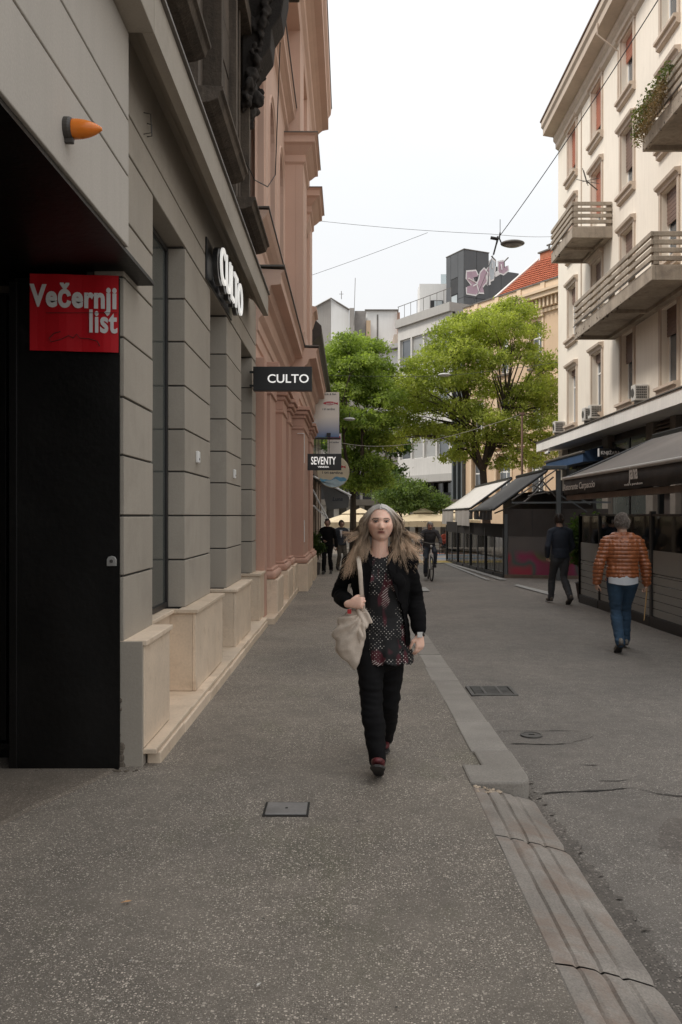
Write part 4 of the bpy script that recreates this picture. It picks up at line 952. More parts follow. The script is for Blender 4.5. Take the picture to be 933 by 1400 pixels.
# air conditioners on the ledge
ACM = mat('ac_casing', (.60, .58, .54), .6, .06, 3)
ac0 = thing('air_conditioner', 'x', 'air conditioner', (8.6, 26.6, 4.98), 'air conditioners on the canopy ledge')
M().box(8.55, 8.975, 26.25, 26.6, 5.0, 5.48).obj('case', ACM, ac0, bevel=.02)
g = M()
for i in range(6):
    for j in range(5): g.box(8.60+i*.055, 8.60+i*.055+.038, 26.235, 26.249, 5.07+j*.075, 5.07+j*.075+.05)
g.obj('grille', IRON, ac0)['kind'] = 'stuff'
M().lathe((8.545, 26.43, 5.24), [(.02, -.01), (.13, -.01), (.14, 0)], 18, 'X').obj('fan_guard', IRON, ac0)
M().box(8.56, 8.96, 26.28, 26.33, 4.90, 4.999).obj('foot', IRON, ac0)
ac0['label'] = 'white air conditioner unit right of the shaded window, nearest on the ledge'
for (px, py, Y, lb) in ((830, 552, 31.2, 'white air conditioner unit on the ledge below the second window column'), (818, 556, 32.0, 'white air conditioner turned sideways, close behind another unit'), (770, 588, 36.6, 'white air conditioner at the far end of the white ledge')):
    c = copy_tree(ac0); c.location = (8.6, Y+.2, ac0.location.z); c['label'] = lb
for o_ in [o for o in bpy.data.objects if o.get('category') == 'air conditioner']:
    if abs(o_.location.y-26.6) < .01: o_.location.y = 26.6
# white canopy slab with dark shopfront under it
KX = 8.04
M().prism([(KX, 0, 4.27), (KX+.06, 0, 4.25), (FX, 0, 4.32), (FX, 0, 4.72), (KX, 0, 4.64)], (0, 1, 0))
cp = M().prism([(KX, 8, 4.27), (FX+.4, 8, 4.36), (FX+.4, 8, 4.78), (KX, 8, 4.64)], (0, 29.6, 0)).obj('canopy_slab', mat('white_render', (.86, .83, .78), .8, .06, 1, .03, 40, .1, streak=.2), apt, bevel=.01)
M().prism([(KX-.04, 8, 4.642), (FX+.02, 8, 4.785), (FX+.02, 8, 4.80), (KX-.04, 8, 4.675)], (0, 29.62, 0)).obj('flashing', ZINC, cp)
M().box(FX+.25, FX+8, 8, CY-.02, -.8, 4.6).obj('shop_wall', mat('shop_brown', (.07, .055, .048), .7, .3, 1.5), apt)
for (a, b) in ((8, 8.4), (12.5, 12.9), (17, 17.5), (24.2, 24.6), (26.0, 26.6), (30.5, 31.2), (37.0, 37.65)):
    M().box(FX-.0, FX+.26, a, b, -.8, 4.34).obj('pier', mat('pier_stone', (.20, .175, .15), .7, .15, 3) if a < 37 else CREAM, apt, bevel=.01)
for (a, b) in ((8.4, 12.5), (12.9, 17), (17.5, 24.2), (26.6, 30.5), (31.2, 37.0)):
    n = max(1, round((b-a)/2.2))
    for k in range(n):
        y0 = a+(b-a)*k/n+.05; y1 = a+(b-a)*(k+1)/n-.05
        w = M().box(FX+.16, FX+.24, y0, y1, -.3, 4.1).obj('window', BLACKM, apt); M().box(FX+.15, FX+.159, y0+.08, y1-.08, 3.25, 4.0).obj('pane', GLB, w); M().box(FX+.15, FX+.159, y0+.08, y1-.08, -.2, 3.1).obj('pane', MATS['shop_glass'], w)
g = M()
for k in range(18): g.box(FX+.05, FX+.13, 24.65, 25.95, 2.3+k*.11, 2.3+k*.11+.05)
g.obj('louvre', mat('louvre_brown', (.14, .11, .09), .7), apt)['kind'] = 'stuff'
t = thing('bookshop_sign', 'small black sign with white lettering KNJIŽARA under the white canopy slab', 'shop sign', (8.6, 31, 3.9))
Ys = 28.5; a = W(820, 624, Ys); b = W(843, 613, Ys)
M().box(a.x, b.x+.3, Ys, Ys+.1, a.z, b.z).obj('board', SIGNB, t, bevel=.006); M().box(a.x-.03, a.x-.002, Ys, Ys+.1, a.z, b.z).obj('edge', WHITE, t)
text('lettering', 'KNJIŽARA', .15, (a.x+.04, Ys-.004, a.z+.07), (1, 0, 0), (0, 0, 1), WPR, t, .001, .003, width=.62)
t = thing('blue_sign_awning', 'blue shop awning with a pale rail under the far end of the white slab', 'awning', (8.2, 33, 3.6))
M().prism([(8.95, 30.9, 4.0), (8.25, 30.9, 3.78), (8.25, 30.9, 3.45), (8.95, 30.9, 3.5)], (0, 5.8, 0)).obj('canopy', mat('blue_cloth', (.03, .07, .15), .7, .15), t)
M().tube([(8.24, 30.8, 3.80), (8.24, 36.8, 3.80)], .05, 8).obj('rail', ZINC, t)
t = thing('security_camera', 'small white camera on the outer corner of the white canopy slab', 'camera', (8.1, 35.6, 4.15))
M().box(8.02, 8.14, 35.4, 35.9, 4.06, 4.16).obj('case', WHITE, t, bevel=.02); M().tube([(8.1, 35.7, 4.16), (8.14, 35.7, 4.28)], .02, 8).obj('mount', WHITE, t); M().lathe((8.08, 35.39, 4.11), [(.035, 0), (.03, -.02)], 12, 'Y').obj('lens', BLACKM, t)
# ------------------------------------------------------------------ restaurant pavilion, near right
GCL = glass_clear('screen_glass', (.62, .66, .64), 1.0, .05)
FRO = mat('frosted_film', (.24, .24, .225), .35, .06, 1.2, .02, 50, .03, spec=.6)
t = thing('glass_screen', 'glass and black steel terrace screen with frosted striped lower half, nearest on the right', 'glass screen', (4.83, 13, rz(13)))
posts = [8.2, 9.65, 11.1, 12.55, 13.97, 15.45, 16.87, 18.3]; XG = 4.83
for i, y in enumerate(posts):
    w_ = .05 if i in (1, 4) else .03
    M().box(XG-.03, XG+.05, y-w_, y+w_, rz(y), 1.62 if i in (1, 4) else 1.58).obj('post', BLACKM, t, bevel=.004)
for i in range(len(posts)-1):
    a, b = posts[i]+.05, posts[i+1]-.05; zb = rz((a+b)/2)
    M().box(XG-.035, XG+.055, posts[i]+.051, posts[i+1]-.051, rz(b)-.02, zb+.16).obj('base_rail', BLACKM, t, bevel=.004)
    M().box(XG-.02, XG+.04, posts[i]+.051, posts[i+1]-.051, 1.54, 1.575).obj('top_rail', BLACKM, t)
    pn = M().box(XG, XG+.008, a, b, zb+.16, 1.54).obj('glass_pane', GCL, t)
    z = zb+.17; 
    while z < .62:
        M().box(XG-.006, XG-.003, a, b, z, min(z+.115, .62)).obj('frosted_stripe', FRO, pn); z += .128
    M().box(XG-.006, XG-.003, a, b, .64, 1.0).obj('frosted_band', FRO, pn)
# return side at the far end
for x in (4.83, 5.9, 6.9): M().box(x-.03, x+.03, 18.27, 18.33, rz(18.3), 1.58).obj('post', BLACKM, t)
M().box(4.87, 6.9, 18.28, 18.32, 1.54, 1.575).obj('top_rail', BLACKM, t); M().box(4.87, 6.9, 18.28, 18.32, rz(18), rz(18)+.16).obj('base_rail', BLACKM, t)
M().box(4.87, 6.87, 18.295, 18.303, rz(18)+.16, 1.54).obj('glass_pane', GCL, t)
# deck
M().box(4.9, 8.9, 8.2, 18.25, -.4, rz(18)+.11).obj('deck', mat('deck_wood', (.10, .07, .05), .7, .2, 3), t)
# awning
AFAB = mat('awning_taupe', (.24, .215, .195), .85, .08, 1.2, .05, 60, .1); VAL = mat('valance_black', (.045, .037, .032), .8, .35, 4, .1, 60, .2)
aw = thing('restaurant_awning', 'large taupe awning with black valance lettered in white, above the near terrace', 'awning', (4.4, 13, 2.2))
X0, Z0, X1, Z1 = 4.40, 2.30, 6.22, 3.12
g = M(); n = 12
for j in range(n+1):
    t_ = j/n; sag = -.03*math.sin(PI*t_)
    for y in (8.0, 10.5, 13, 15.5, 17.9): g.v.append((X0+(X1-X0)*t_, y, Z0+(Z1-Z0)*t_+sag))
for j in range(n):
    for i in range(4): g.f.append((j*5+i, j*5+i+1, (j+1)*5+i+1, (j+1)*5+i))
o = g.obj('canopy', AFAB, aw, smooth=True); o.modifiers.new('solid', 'SOLIDIFY').thickness = .008
M().tube([(X0-.01, 8, Z0), (X0-.01, 17.92, Z0)], .035, 10).obj('front_bar', mat('bar_pale', (.55, .52, .48), .5, .05), aw)
M().tube([(X0-.02, 17.93, Z0-.01), (X1, 17.93, Z1-.02)], .03, 8).obj('end_bar', BLACKM, aw)
g = M(); n = 100
for z, kk in ((Z0-.03, 0), (1.97, 1)):
    for i in range(n+1):
        y = 8+9.9*i/n; g.v.append((X0-.015-kk*.012*math.sin(y*7.3)-kk*.02*noise.noise(Vector((y*1.5, 0, 0))), y, z+kk*.008*math.sin(y*5)))
for i in range(n): g.f.append((i, i+1, n+1+i+1, n+1+i))
o = g.obj('valance', VAL, aw, smooth=True, fix=False); o.modifiers.new('solid', 'SOLIDIFY').thickness = .004
M().quad((X0, 17.91, Z0-.02), (X0, 17.91, 1.97), (X1, 17.91, 1.97), (X1, 17.91, Z1-.03)).obj('end_cheek', VAL, aw)
M().box(X0+.03, X0+.11, 8, 17.85, 1.86, 1.96).obj('beam', BRN, aw)
M().box(X1-.02, X1+.25, 8, 17.95, Z1-.05, Z1+.09).obj('cassette', BLACKM, aw, bevel=.01)
LT = mat('letter_cream', (.72, .68, .62), .6, .04)
text('lettering', 'Ristorante Carpaccio', .17, (X0-.052, 17.78, 2.06), (0, -1, 0), (0, 0, 1), LT, aw, .001, .002, width=2.25, italic=.12)
text('lettering', 'jana', .30, (X0-.052, 13.62, 2.115), (0, -1, 0), (0, 0, 1), LT, aw, .001, .006, width=.42)
text('lettering', 'voda s porukom', .05, (X0-.052, 13.85, 2.02), (0, -1, 0), (0, 0, 1), LT, aw, .001, .001, width=.86)
for y in (17.85, 15.4, 12.9, 10.2):
    M().tube([(6.1, y, 2.9), (5.4, y, 2.25), (4.5, y-.1, 2.2)], .025, 8).obj('folding_arm', ZINC, aw)
    M().box(6.3, 6.4, y-.05, y+.05, -.3, 3.1).obj('column', BLACKM, aw)
M().box(6.42, 8.95, 8, 17.9, 3.05, 3.12).obj('back_roof', BLACKM, aw)
M().tube([(5.2, 13.2, 1.0), (5.2, 13.2, 1.86)], .09, 12).obj('column', BLACKM, aw)
M().box(4.95, 5.05, 12.7, 13.0, -.3, 1.86).obj('column', BLACKM, aw)
# pale inner hall wall, menu boards and seats behind the glass
t = thing('dining_hall_front', 'pale shopfront panels seen through the terrace glass under the awning', 'shopfront', (8.6, 13, 0))
M().box(8.5, 8.6, 8.2, 17.8, 1.9, 2.9).obj('fascia', mat('hall_pale', (.8, .78, .74), .7, .1), t)
for k in range(5): M().box(8.45, 8.5, 8.6+k*1.9, 9.9+k*1.9, .1, 1.85).obj('panel', mat('hall_brown', (.10, .08, .06), .6, .2), t)
M().box(8.3, 8.4, 16.2, 17.7, .5, 1.9).obj('cream_panel', mat('hall_cream', (.62, .57, .48), .7, .1), t)
CHM = mat('chair_dark', (.03, .03, .033), .6, .1)
def cafe_chair(x, y, a, label, m=CHM, base=None, group='chairs'):
    z = (rz(y)+.11) if base is None else base
    t = thing('cafe_chair', label, 'chair', (x, y, z), group); T = Matrix.Translation((x, y, z)) @ Matrix.Rotation(a, 4, 'Z')
    M().box(-.21, .21, -.21, .21, .43, .46, T).obj('seat', m, t, bevel=.01)
    M().box(-.20, .20, .19, .21, .60, .88, T).obj('backrest', m, t, bevel=.008)
    for sx in (-1, 1):
        M().tube([T @ Vector((sx*.2, -.2, 0)), T @ Vector((sx*.19, -.19, .44))], .012, 6).obj('leg', BLACKM, t)
        M().tube([T @ Vector((sx*.2, .22, 0)), T @ Vector((sx*.19, .19, .44)), T @ Vector((sx*.19, .21, .88))], .012, 6).obj('leg', BLACKM, t)
    return t
def cafe_table(x, y, label, m, base=None, group='tables'):
    z = (rz(y)+.11) if base is None else base
    t = thing('cafe_table', label, 'table', (x, y, z), group)
    M().lathe((x, y, z+.72), [(.33, 0), (.345, .01), (.345, .025), (.33, .03)], 20).obj('table_top', m, t)
    M().tube([(x, y, z+.02), (x, y, z+.72)], .025, 8).obj('column', BLACKM, t); M().lathe((x, y, z), [(.22, 0), (.2, .02), (.03, .035)], 16).obj('base', BLACKM, t)
    return t
cafe_table(5.8, 10.4, 'round terrace table behind the nearest glass panes', mat('table_white', (.6, .58, .55), .4), group='terrace tables'); cafe_table(6.0, 13.6, 'round terrace table in the middle of the glazed terrace', MATS['table_white'], group='terrace tables')
cafe_chair(5.5, 11.6, 0, 'dark terrace chair between the two round terrace tables', group='terrace chairs'); cafe_chair(5.9, 14.6, PI, 'dark terrace chair behind the middle terrace table', group='terrace chairs'); cafe_chair(5.6, 16.0, .4, 'dark terrace chair near the far end of the glazed terrace', group='terrace chairs')
# plants at the end of the terrace
def shrub(name, label, c, r, h, n, fol, seed, pot=True, size=.09, cat='plant', kind_h=.35, asp=.5):
    z0 = rz(c[1]) if c[2] is None else c[2]
    t = thing(name, label, cat, (c[0], c[1], z0))
    if pot: M().lathe((c[0], c[1], z0), [(r*.5, 0), (r*.62, kind_h*.95), (r*.68, kind_h), (r*.6, kind_h+.01), (r*.5, kind_h-.03)], 16).obj('pot', mat('pot_dark', (.07, .06, .055), .7, .1), t)
    base = kind_h if pot else 0
    def f(rs, n):
        k = 26; cc = rs.normal(size=(k, 3)); cc /= np.linalg.norm(cc, axis=1)[:, None]; cc *= rs.uniform(.3, .85, (k, 1)); cc = cc*[r, r, (h-base)/2]+[c[0], c[1], z0+base+(h-base)/2]
        i = rs.randint(0, k, n); return cc[i]+rs.normal(size=(n, 3))*r*.23
    leaf_cloud(n, f, size, fol, 'foliage', t, seed, .1, asp)
    g = M()
    for k in range(6):
        a = k*1.05; g.tube([(c[0], c[1], z0+base-.05), (c[0]+.3*r*math.cos(a), c[1]+.3*r*math.sin(a), z0+base+.4*(h-base)), (c[0]+.6*r*math.cos(a), c[1]+.6*r*math.sin(a), z0+base+.8*(h-base))], [.02, .014, .008], 5)
    g.obj('stem', mat('twig', (.08, .06, .04), .9), t)
    return t
shrub('potted_shrub', 'dark bushy conifer at the corner of the glazed terrace beside the young man', (5.2, 19.1, None), .42, 2.0, 5200, FOL3, 11, size=.10)
shrub('potted_shrub', 'leafy plant behind the glass beside the orange jacket', (5.35, 15.9, rz(16)+.1), .38, 1.45, 2600, FOL3, 12, size=.09)
shrub('potted_shrub', 'small hedge plant behind the second glass pane on the right', (5.5, 12.2, rz(12)+.1), .35, 1.15, 2200, FOL3, 13, size=.08)
shrub('potted_shrub', 'clipped green bush at the foot of the pink facade', (-1.02, 26.4, gz(26.4)), .28, 1.25, 5200, foliage('box_green', (.03, .055, .018), (.075, .12, .03), 4), 14, size=.06)
# ------------------------------------------------------------------ second pavilion with folding awnings
pv = thing('dining_pavilion', 'black terrace pavilion with roller blinds and reflective glass panels', 'pavilion', (5.5, 30, rz(30)))
A_ = Vector((4.69, 26.4, 0)); B_ = Vector((4.2, 37.4, 0)); C_ = Vector((7.6, 25.6, 0))
def along(a, b, t): return a.lerp(b, t)
ZG = .93
def plank(g, a, b, z0, z1, th, base0=None):
    d = (b-a).normalized(); n_ = Vector((-d.y, d.x, 0))*th
    lo = lambda p: (rz(p.y) if z0 is None else z0)
    P = [a-n_, b-n_, b+n_, a+n_]; g.add([(p.x, p.y, lo(p)) for p in P]+[(p.x, p.y, z1) for p in P], [(3, 2, 1, 0), (4, 5, 6, 7), (0, 1, 5, 4), (1, 2, 6, 5), (2, 3, 7, 6), (3, 0, 4, 7)]); return g
for k in range(9):
    p = along(A_, B_, k/8); q = along(A_, B_, k/8+(.012 if k % 2 else .006)); plank(M(), p, q, None, 1.15, .05 if k % 2 == 0 else .02).obj('post', BLACKM, pv)
PGL = glass_clear('pavilion_glass', (.62, .62, .60), 1.0, .08)
for k in range(8):
    p = along(A_, B_, k/8+.014); q = along(A_, B_, (k+1)/8-.002)
    g = M(); plank(g, p, q, None, rz(p.y)+.10, .045); g.obj('base_rail', BLACKM, pv)
    plank(M(), p, q, rz(p.y)+.12, ZG, .005).obj('glass_pane', PGL, pv)
    plank(M(), p.lerp(q, .5), p.lerp(q, .51), rz(p.y)+.1, ZG, .008).obj('mullion', BLACKM, pv)
plank(M(), along(A_, B_, .002), B_, .88, 1.30, .03).obj('roller_blind', mat('blind_black', (.022, .018, .017), .8, .2, 2), pv)
# front glass, its colourful reflections painted on as a panel
def reflection_paint():
    m, nt, N, L, b = _nt('painted_reflection'); tc = N.new('ShaderNodeTexCoord')
    n1 = N.new('ShaderNodeTexNoise'); n1.inputs['Scale'].default_value = .85; n1.inputs['Detail'].default_value = 1.5; n1.inputs['Distortion'].default_value = .5; L.new(tc.outputs['Object'], n1.inputs['Vector'])
    r = N.new('ShaderNodeValToRGB'); L.new(n1.outputs[0], r.inputs[0]); e = r.color_ramp.elements
    e[0].position = .36; e[0].color = (.04, .03, .035, 1); e[1].position = .75; e[1].color = (.40, .05, .07, 1)
    for p, c in ((.44, (.11, .10, .05)), (.48, (.20, .025, .06)), (.54, (.25, .03, .09)), (.60, (.06, .10, .09)), (.66, (.32, .035, .06))): q = e.new(p); q.color = rgb(c)
    sp = N.new('ShaderNodeSeparateXYZ'); L.new(tc.outputs['Object'], sp.inputs[0])
    k = ramp(N, L, sp.outputs[2], .42, .62)
    mr = N.new('ShaderNodeMapRange'); mr.inputs[1].default_value = .35; mr.inputs[2].default_value = .55; L.new(sp.outputs[2], mr.inputs[0])
    L.new(mixrgb(N, L, 'MIX', mr.outputs[0], r.outputs[0], (.10, .09, .09)), b.inputs['Base Color']); b.inputs['Roughness'].default_value = .12; b.inputs['Specular IOR Level'].default_value = .7; return m
REFLECT = reflection_paint()
plank(M(), A_, C_, None, rz(26)+.10, .06).obj('base_rail', BRN, pv)
plank(M(), along(A_, C_, .035), along(A_, C_, .99), rz(26)+.10, ZG, .012).obj('reflection_panel', REFLECT, pv)
plank(M(), along(A_, C_, -.002), along(A_, C_, .03), None, 1.6, .04).obj('corner_post', mat('steel_grey', (.10, .11, .115), .5, .1), pv)
plank(M(), along(A_, C_, .0), along(A_, C_, .99), ZG+.005, 1.75, .02).obj('roller_blind', mat('blind_dark', (.055, .047, .043), .8, .15, 2), pv)
plank(M(), along(A_, C_, .27), along(A_, C_, .275), ZG, 1.7, .03).obj('blind_track', BLACKM, pv)
for s_, e_ in ((.52, .56), (.85, .88)): plank(M(), along(A_, C_, s_), along(A_, C_, e_), None, 2.6, .05).obj('post', BLACKM, pv)
M().prism([(5.75, 26.9, 2.25), (7.6, 26.1, 2.25), (7.6, 37, 2.25), (5.75, 37.2, 2.25)], (0, 0, .05)).obj('roof', BLACKM, pv)
M().box(6.5, 7.6, 27, 37, rz(37), 2.3).obj('back_wall', MATS['shop_brown'], pv)
M().prism([(4.8, 26.6, rz(26)+.02), (7.6, 26, rz(26)+.02), (7.6, 37.2, rz(37)+.04), (4.3, 37.3, rz(37)+.04)], (0, 0, .05)).obj('deck', mat('deck_orange', (.34, .20, .13), .8, .3, 1.5), pv)
# red flyer on the end glass panel
# steel frame standing in front: post, beams, struts
fr = thing('steel_frame', 'grey steel awning frame with post and cross beams between the two terraces', 'frame', (6.2, 26, rz(26)))
STL = MATS['steel_grey']
Yf = 25.2; p0 = W(763.5, 0, Yf).x
M().box(p0-.06, p0+.06, Yf-.06, Yf+.06, rz(Yf), W(0, 643, Yf).z).obj('post', STL, fr, bevel=.005)
M().box(W(700, 0, Yf).x, p0-.062, Yf-.03, Yf+.03, W(0, 688.5, Yf).z, W(0, 686, Yf).z).obj('beam', STL, fr)
M().box(p0+.062, W(835, 0, Yf).x, Yf-.03, Yf+.03, W(0, 688, Yf).z, W(0, 685.5, Yf).z).obj('beam', STL, fr)
M().box(W(742, 0, Yf).x, W(774, 0, Yf).x, Yf-.2, Yf+.1, W(0, 642, Yf).z, W(0, 637, Yf).z).obj('cap_box', STL, fr, bevel=.02)
for (a, b) in (((700, 684), (764, 640)), ((722, 678), (762, 670)), ((728, 662), (752, 676)), ((765, 676), (803, 700)), ((783, 676), (808, 690)), ((740, 655), (762, 682)), ((715, 688), (757, 652))):
    M().tube([W(*a, Yf+.3), W(*b, Yf+.3)], .022, 6).obj('strut', STL if a[0] > 760 else ZINC, fr)
# awnings of the second pavilion
def slope_awning(name, label, y0, y1, x0a, x0b, z0, x1a, x1b, z1, m, vm, vh, notch):
    t = thing(name, label, 'awning', ((x0a+x1a)/2, (y0+y1)/2, z0))
    g = M(); n = 8; k = 6
    for j in range(n+1):
        s = j/n
        for i in range(k+1):
            u = i/k; y = y0+(y1-y0)*u; xa = x0a+(x0b-x0a)*u; xb = x1a+(x1b-x1a)*u
            g.v.append((xa+(xb-xa)*s, y, z0+(z1-z0)*s-.05*math.sin(PI*s)*(1-.4*math.cos(u*20))))
    for j in range(n):
        for i in range(k): g.f.append((j*(k+1)+i, j*(k+1)+i+1, (j+1)*(k+1)+i+1, (j+1)*(k+1)+i))
    o = g.obj('canopy', m, t, smooth=True); o.modifiers.new('s', 'SOLIDIFY').thickness = .01
    g = M(); nn = 60
    for zz_, kk in ((z0-.01, 0), (z0-vh, 1)):
        for i in range(nn+1):
            u = i/nn; y = y0+(y1-y0)*u; x = x0a+(x0b-x0a)*u-.02; g.v.append((x-kk*.04*math.sin(u*40), y, zz_))
    for i in range(nn):
        if not any(a <= i/nn < b for a, b in notch): g.f.append((i, i+1, nn+1+i+1, nn+1+i))
    g.obj('valance', vm, t, fix=False)
    M().tube([(x0a-.02, y0, z0), (x0b-.02, y1, z0)], .035, 8).obj('front_bar', BLACKM, t)
    M().tube([(x0a, y0-.05, z0), (x1a, y0-.05, z1)], .04, 8).obj('side_bar', BLACKM, t)
    M().tube([(x1a, y0, z1+.03), (x1b, y1, z1+.03)], .06, 8).obj('cassette', BLACKM, t)
    M().tube([(x0a+.1, y0+.3, z0-.1), (x1a-.5, y0+.3, z0+.3), (x1a, y0+.3, z1-.2)], .025, 6).obj('folding_arm', ZINC, t)
    return t
slope_awning('folding_awning', 'steep charcoal folding awning of the black pavilion, partly rolled down', 26.2, 30.9, 4.3, 4.28, 1.72, 5.90, 5.93, 2.88, mat('charcoal_cloth', (.105, .102, .10), .85, .1, 2, .06, 60, .1), mat('charcoal_valance', (.05, .047, .045), .85, .1), .30, ((.2, .24), (.5, .54), (.78, .82)))
slope_awning('folding_awning', 'pale grey folding awning with a long valance at the far end of the pavilion', 31.1, 40.2, 4.30, 4.32, 1.80, 5.75, 5.82, 2.84, mat('pale_cloth', (.60, .57, .53), .85, .05, 2, .04, 60, .1), mat('pale_valance', (.42, .39, .36), .85, .08, 2), .62, ((.46, .52),))
M().tube([(5.0, 31.0, 2.75), (4.98, 31.0, 3.3), (4.9, 31.0, 3.5)], .03, 6)
# ------------------------------------------------------------------ buildings round the square
TAN = mat('tan_render', (.60, .44, .30), .9, .06, .8, .03, 30, .1, streak=.2, scol=(.45, .33, .23)); TANL = mat('tan_trim', (.68, .53, .38), .9, .05)
tanb = thing('tan_palace', 'tan historic building with red tiled roof, arched windows and dentil cornice', 'building', (9, 54, rz(54)))
O_ = Vector((11.96, 50, 0)); U_ = Vector((-.589, 1, 0)).normalized(); NB = Vector((U_.y, -U_.x, 0))     # NB: into the block
TL = 1.1606      # metres along per unit t
def P3(t_, n_, z): q = O_+U_*(t_*TL)+NB*n_; return Vector((q.x, q.y, z))
def slab(t0, t1, n0, n1, z0, z1):
    g = M(); vs = [P3(t_, n_, z) for z in (z0, z1) for (t_, n_) in ((t0, n0), (t1, n0), (t1, n1), (t0, n1))]
    return g.add(vs, [(3, 2, 1, 0), (4, 5, 6, 7), (0, 1, 5, 4), (1, 2, 6, 5), (2, 3, 7, 6), (3, 0, 4, 7)])
EV = CZ+325*50/1200.0
slab(-9, 7.33, .3, 10, -.8, EV-1.1).obj('wall', TAN, tanb); slab(-9, 5.29, .0, .32, EV-.9, EV-.72).obj('wall', TAN, tanb)
def facadeP(holes, t0, t1, z0, z1, depth, m, parent, arch=False, n0=0.0):
    g = M(); ts = sorted({t0, t1}|{h[0] for h in holes}|{h[1] for h in holes}); zs = sorted({z0, z1}|{h[2] for h in holes}|{h[3] for h in holes})
    inh = lambda a, b: any(h[0] < a < h[1] and h[2] < b < h[3] for h in holes)
    for i in range(len(ts)-1):
        for j in range(len(zs)-1):
            if not inh((ts[i]+ts[i+1])/2, (zs[j]+zs[j+1])/2): g.quad(P3(ts[i], n0, zs[j]), P3(ts[i+1], n0, zs[j]), P3(ts[i+1], n0, zs[j+1]), P3(ts[i], n0, zs[j+1]))
    for (a, b, c, d) in holes:
        if arch:
            r = (b-a)/2; rr = r*TL; mc = (a+b)/2; arc = [(mc-r*math.cos(PI*k/10), d-rr+rr*math.sin(PI*k/10)) for k in range(11)]
            for k in range(5): g.add([P3(a, n0, d), P3(arc[k][0], n0, arc[k][1]), P3(arc[k+1][0], n0, arc[k+1][1])], [(0, 1, 2)])
            for k in range(5, 10): g.add([P3(b, n0, d), P3(arc[k][0], n0, arc[k][1]), P3(arc[k+1][0], n0, arc[k+1][1])], [(0, 1, 2)])
            out = [(a, c)]+arc+[(b, c)]
        else: out = [(a, c), (a, d), (b, d), (b, c)]
        for k in range(len(out)):
            p, q = out[k], out[(k+1) % len(out)]
            g.quad(P3(p[0], n0, p[1]), P3(q[0], n0, q[1]), P3(q[0], n0+depth, q[1]), P3(p[0], n0+depth, p[1]))
    return g.obj('wall', m, parent)
tcs = [-5.9, -3.6, -1.3, 1.35+.25, 4.0+.1, 6.2]
hl = [(t_-.42, t_+.42, 10.3, 13.0) for t_ in tcs]; hl2 = [(t_-.45, t_+.45, 6.6, 8.9) for t_ in tcs]; hl3 = [(t_-.55, t_+.55, 2.6, 5.2) for t_ in tcs]
facadeP(hl, -9, 7.33, 9.6, EV-.9, .29, TAN, tanb, True); facadeP(hl2, -9, 7.33, 5.9, 9.6, .29, TAN, tanb); facadeP(hl3, -9, 7.33, -.8, 5.9, .29, TAN, tanb)
for H, ar in ((hl, 1), (hl2, 0), (hl3, 0)):
    for (a, b, c, d) in H:
        w = slab(a, b, .26, .29, c, d).obj('window', WHITE, tanb)
        for (p, q) in ((a+.06, (a+b)/2-.04), ((a+b)/2+.04, b-.06)):
            slab(p, q, .24, .257, c+.1, c+(d-c)*.62).obj('pane', GLB, w); slab(p, q, .24, .257, c+(d-c)*.66, d-.12).obj('pane', GLB, w)
        slab(a-.14, b+.14, -.14, -.002, c-.18, c-.04).obj('sill', DARKST if ar else TANL, w)
        slab(a-.2, b+.2, -.16, -.002, d+.16, d+.30).obj('hood', TANL, w)
        for (p, q) in ((a-.16, a-.03), (b+.03, b+.16)): slab(p, q, -.06, -.002, c-.03, d+.15).obj('jamb_moulding', TANL, w)
for (z0, z1, n_) in ((EV-1.75, EV-1.55, -.14), (EV-.98, EV-.72, -.62), (EV-.72, EV-.58, -.75), (9.35, 9.55, -.22), (5.7, 5.95, -.25)): slab(-9, 7.33, n_, -.003, z0, z1-.004).obj('cornice', TANL, tanb)
for k in range(58): slab(-8.9+k*.28, -8.9+k*.28+.12, -.42, -.004, EV-1.52, EV-.985).obj('dentil', TANL, tanb)
slab(-9, 7.33, -.20, .3, EV-.575, EV-.05).obj('parapet', TANL, tanb)
for k in range(9): slab(-8+k*1.75, -8+k*1.75+.3, -.27, -.202, EV-.57, EV-.04).obj('parapet_pier', TANL, tanb)
slab(-9, 7.33, -.28, .34, EV-.045, EV+.03).obj('parapet_cap', ZINC, tanb)
TILE = mat('roof_tile', (.50, .135, .062), .85, .22, 3, .12, 12, .3, stain=.4, stcol=(.26, .10, .07), stscale=1.5)
rg = M(); rows_ = 26; cols_ = 54
def RP(t_, s): n_ = .35+s*3.7; return P3(t_, n_, EV+.05+s*3.0)
slp = (RP(0, 1)-RP(0, 0)).normalized(); nrm = U_.cross(slp); nrm = nrm if nrm.z > 0 else -nrm
for r in range(rows_):
    for c_ in range(cols_):
        t0 = -8.6+13.85*c_/cols_; t1 = -8.6+13.85*(c_+.94)/cols_; s0 = r/rows_; s1 = (r+1.12)/rows_
        j = random.uniform(0, .012)
        a, b, c, d = RP(t0, s0)+nrm*(.05+j), RP(t1, s0)+nrm*(.05+j), RP(t1, s1)+nrm*.01, RP(t0, s1)+nrm*.01
        mid0 = (a+b)/2+nrm*.04; mid1 = (c+d)/2+nrm*.04; rg.add([a, mid0, b, c, mid1, d], [(0, 1, 4, 5), (1, 2, 3, 4)])
ro = rg.obj('roof_tile', TILE, tanb, fix=False); ro['kind'] = 'stuff'
M().add([RP(-8.6, 0), RP(5.2, 0), RP(5.2, 1), RP(-8.6, 1), P3(-8.6, 8, EV), P3(5.2, 8, EV)], [(0, 1, 2, 3), (3, 2, 5, 4), (1, 5, 2), (0, 3, 4)]).obj('roof', TILE, tanb)
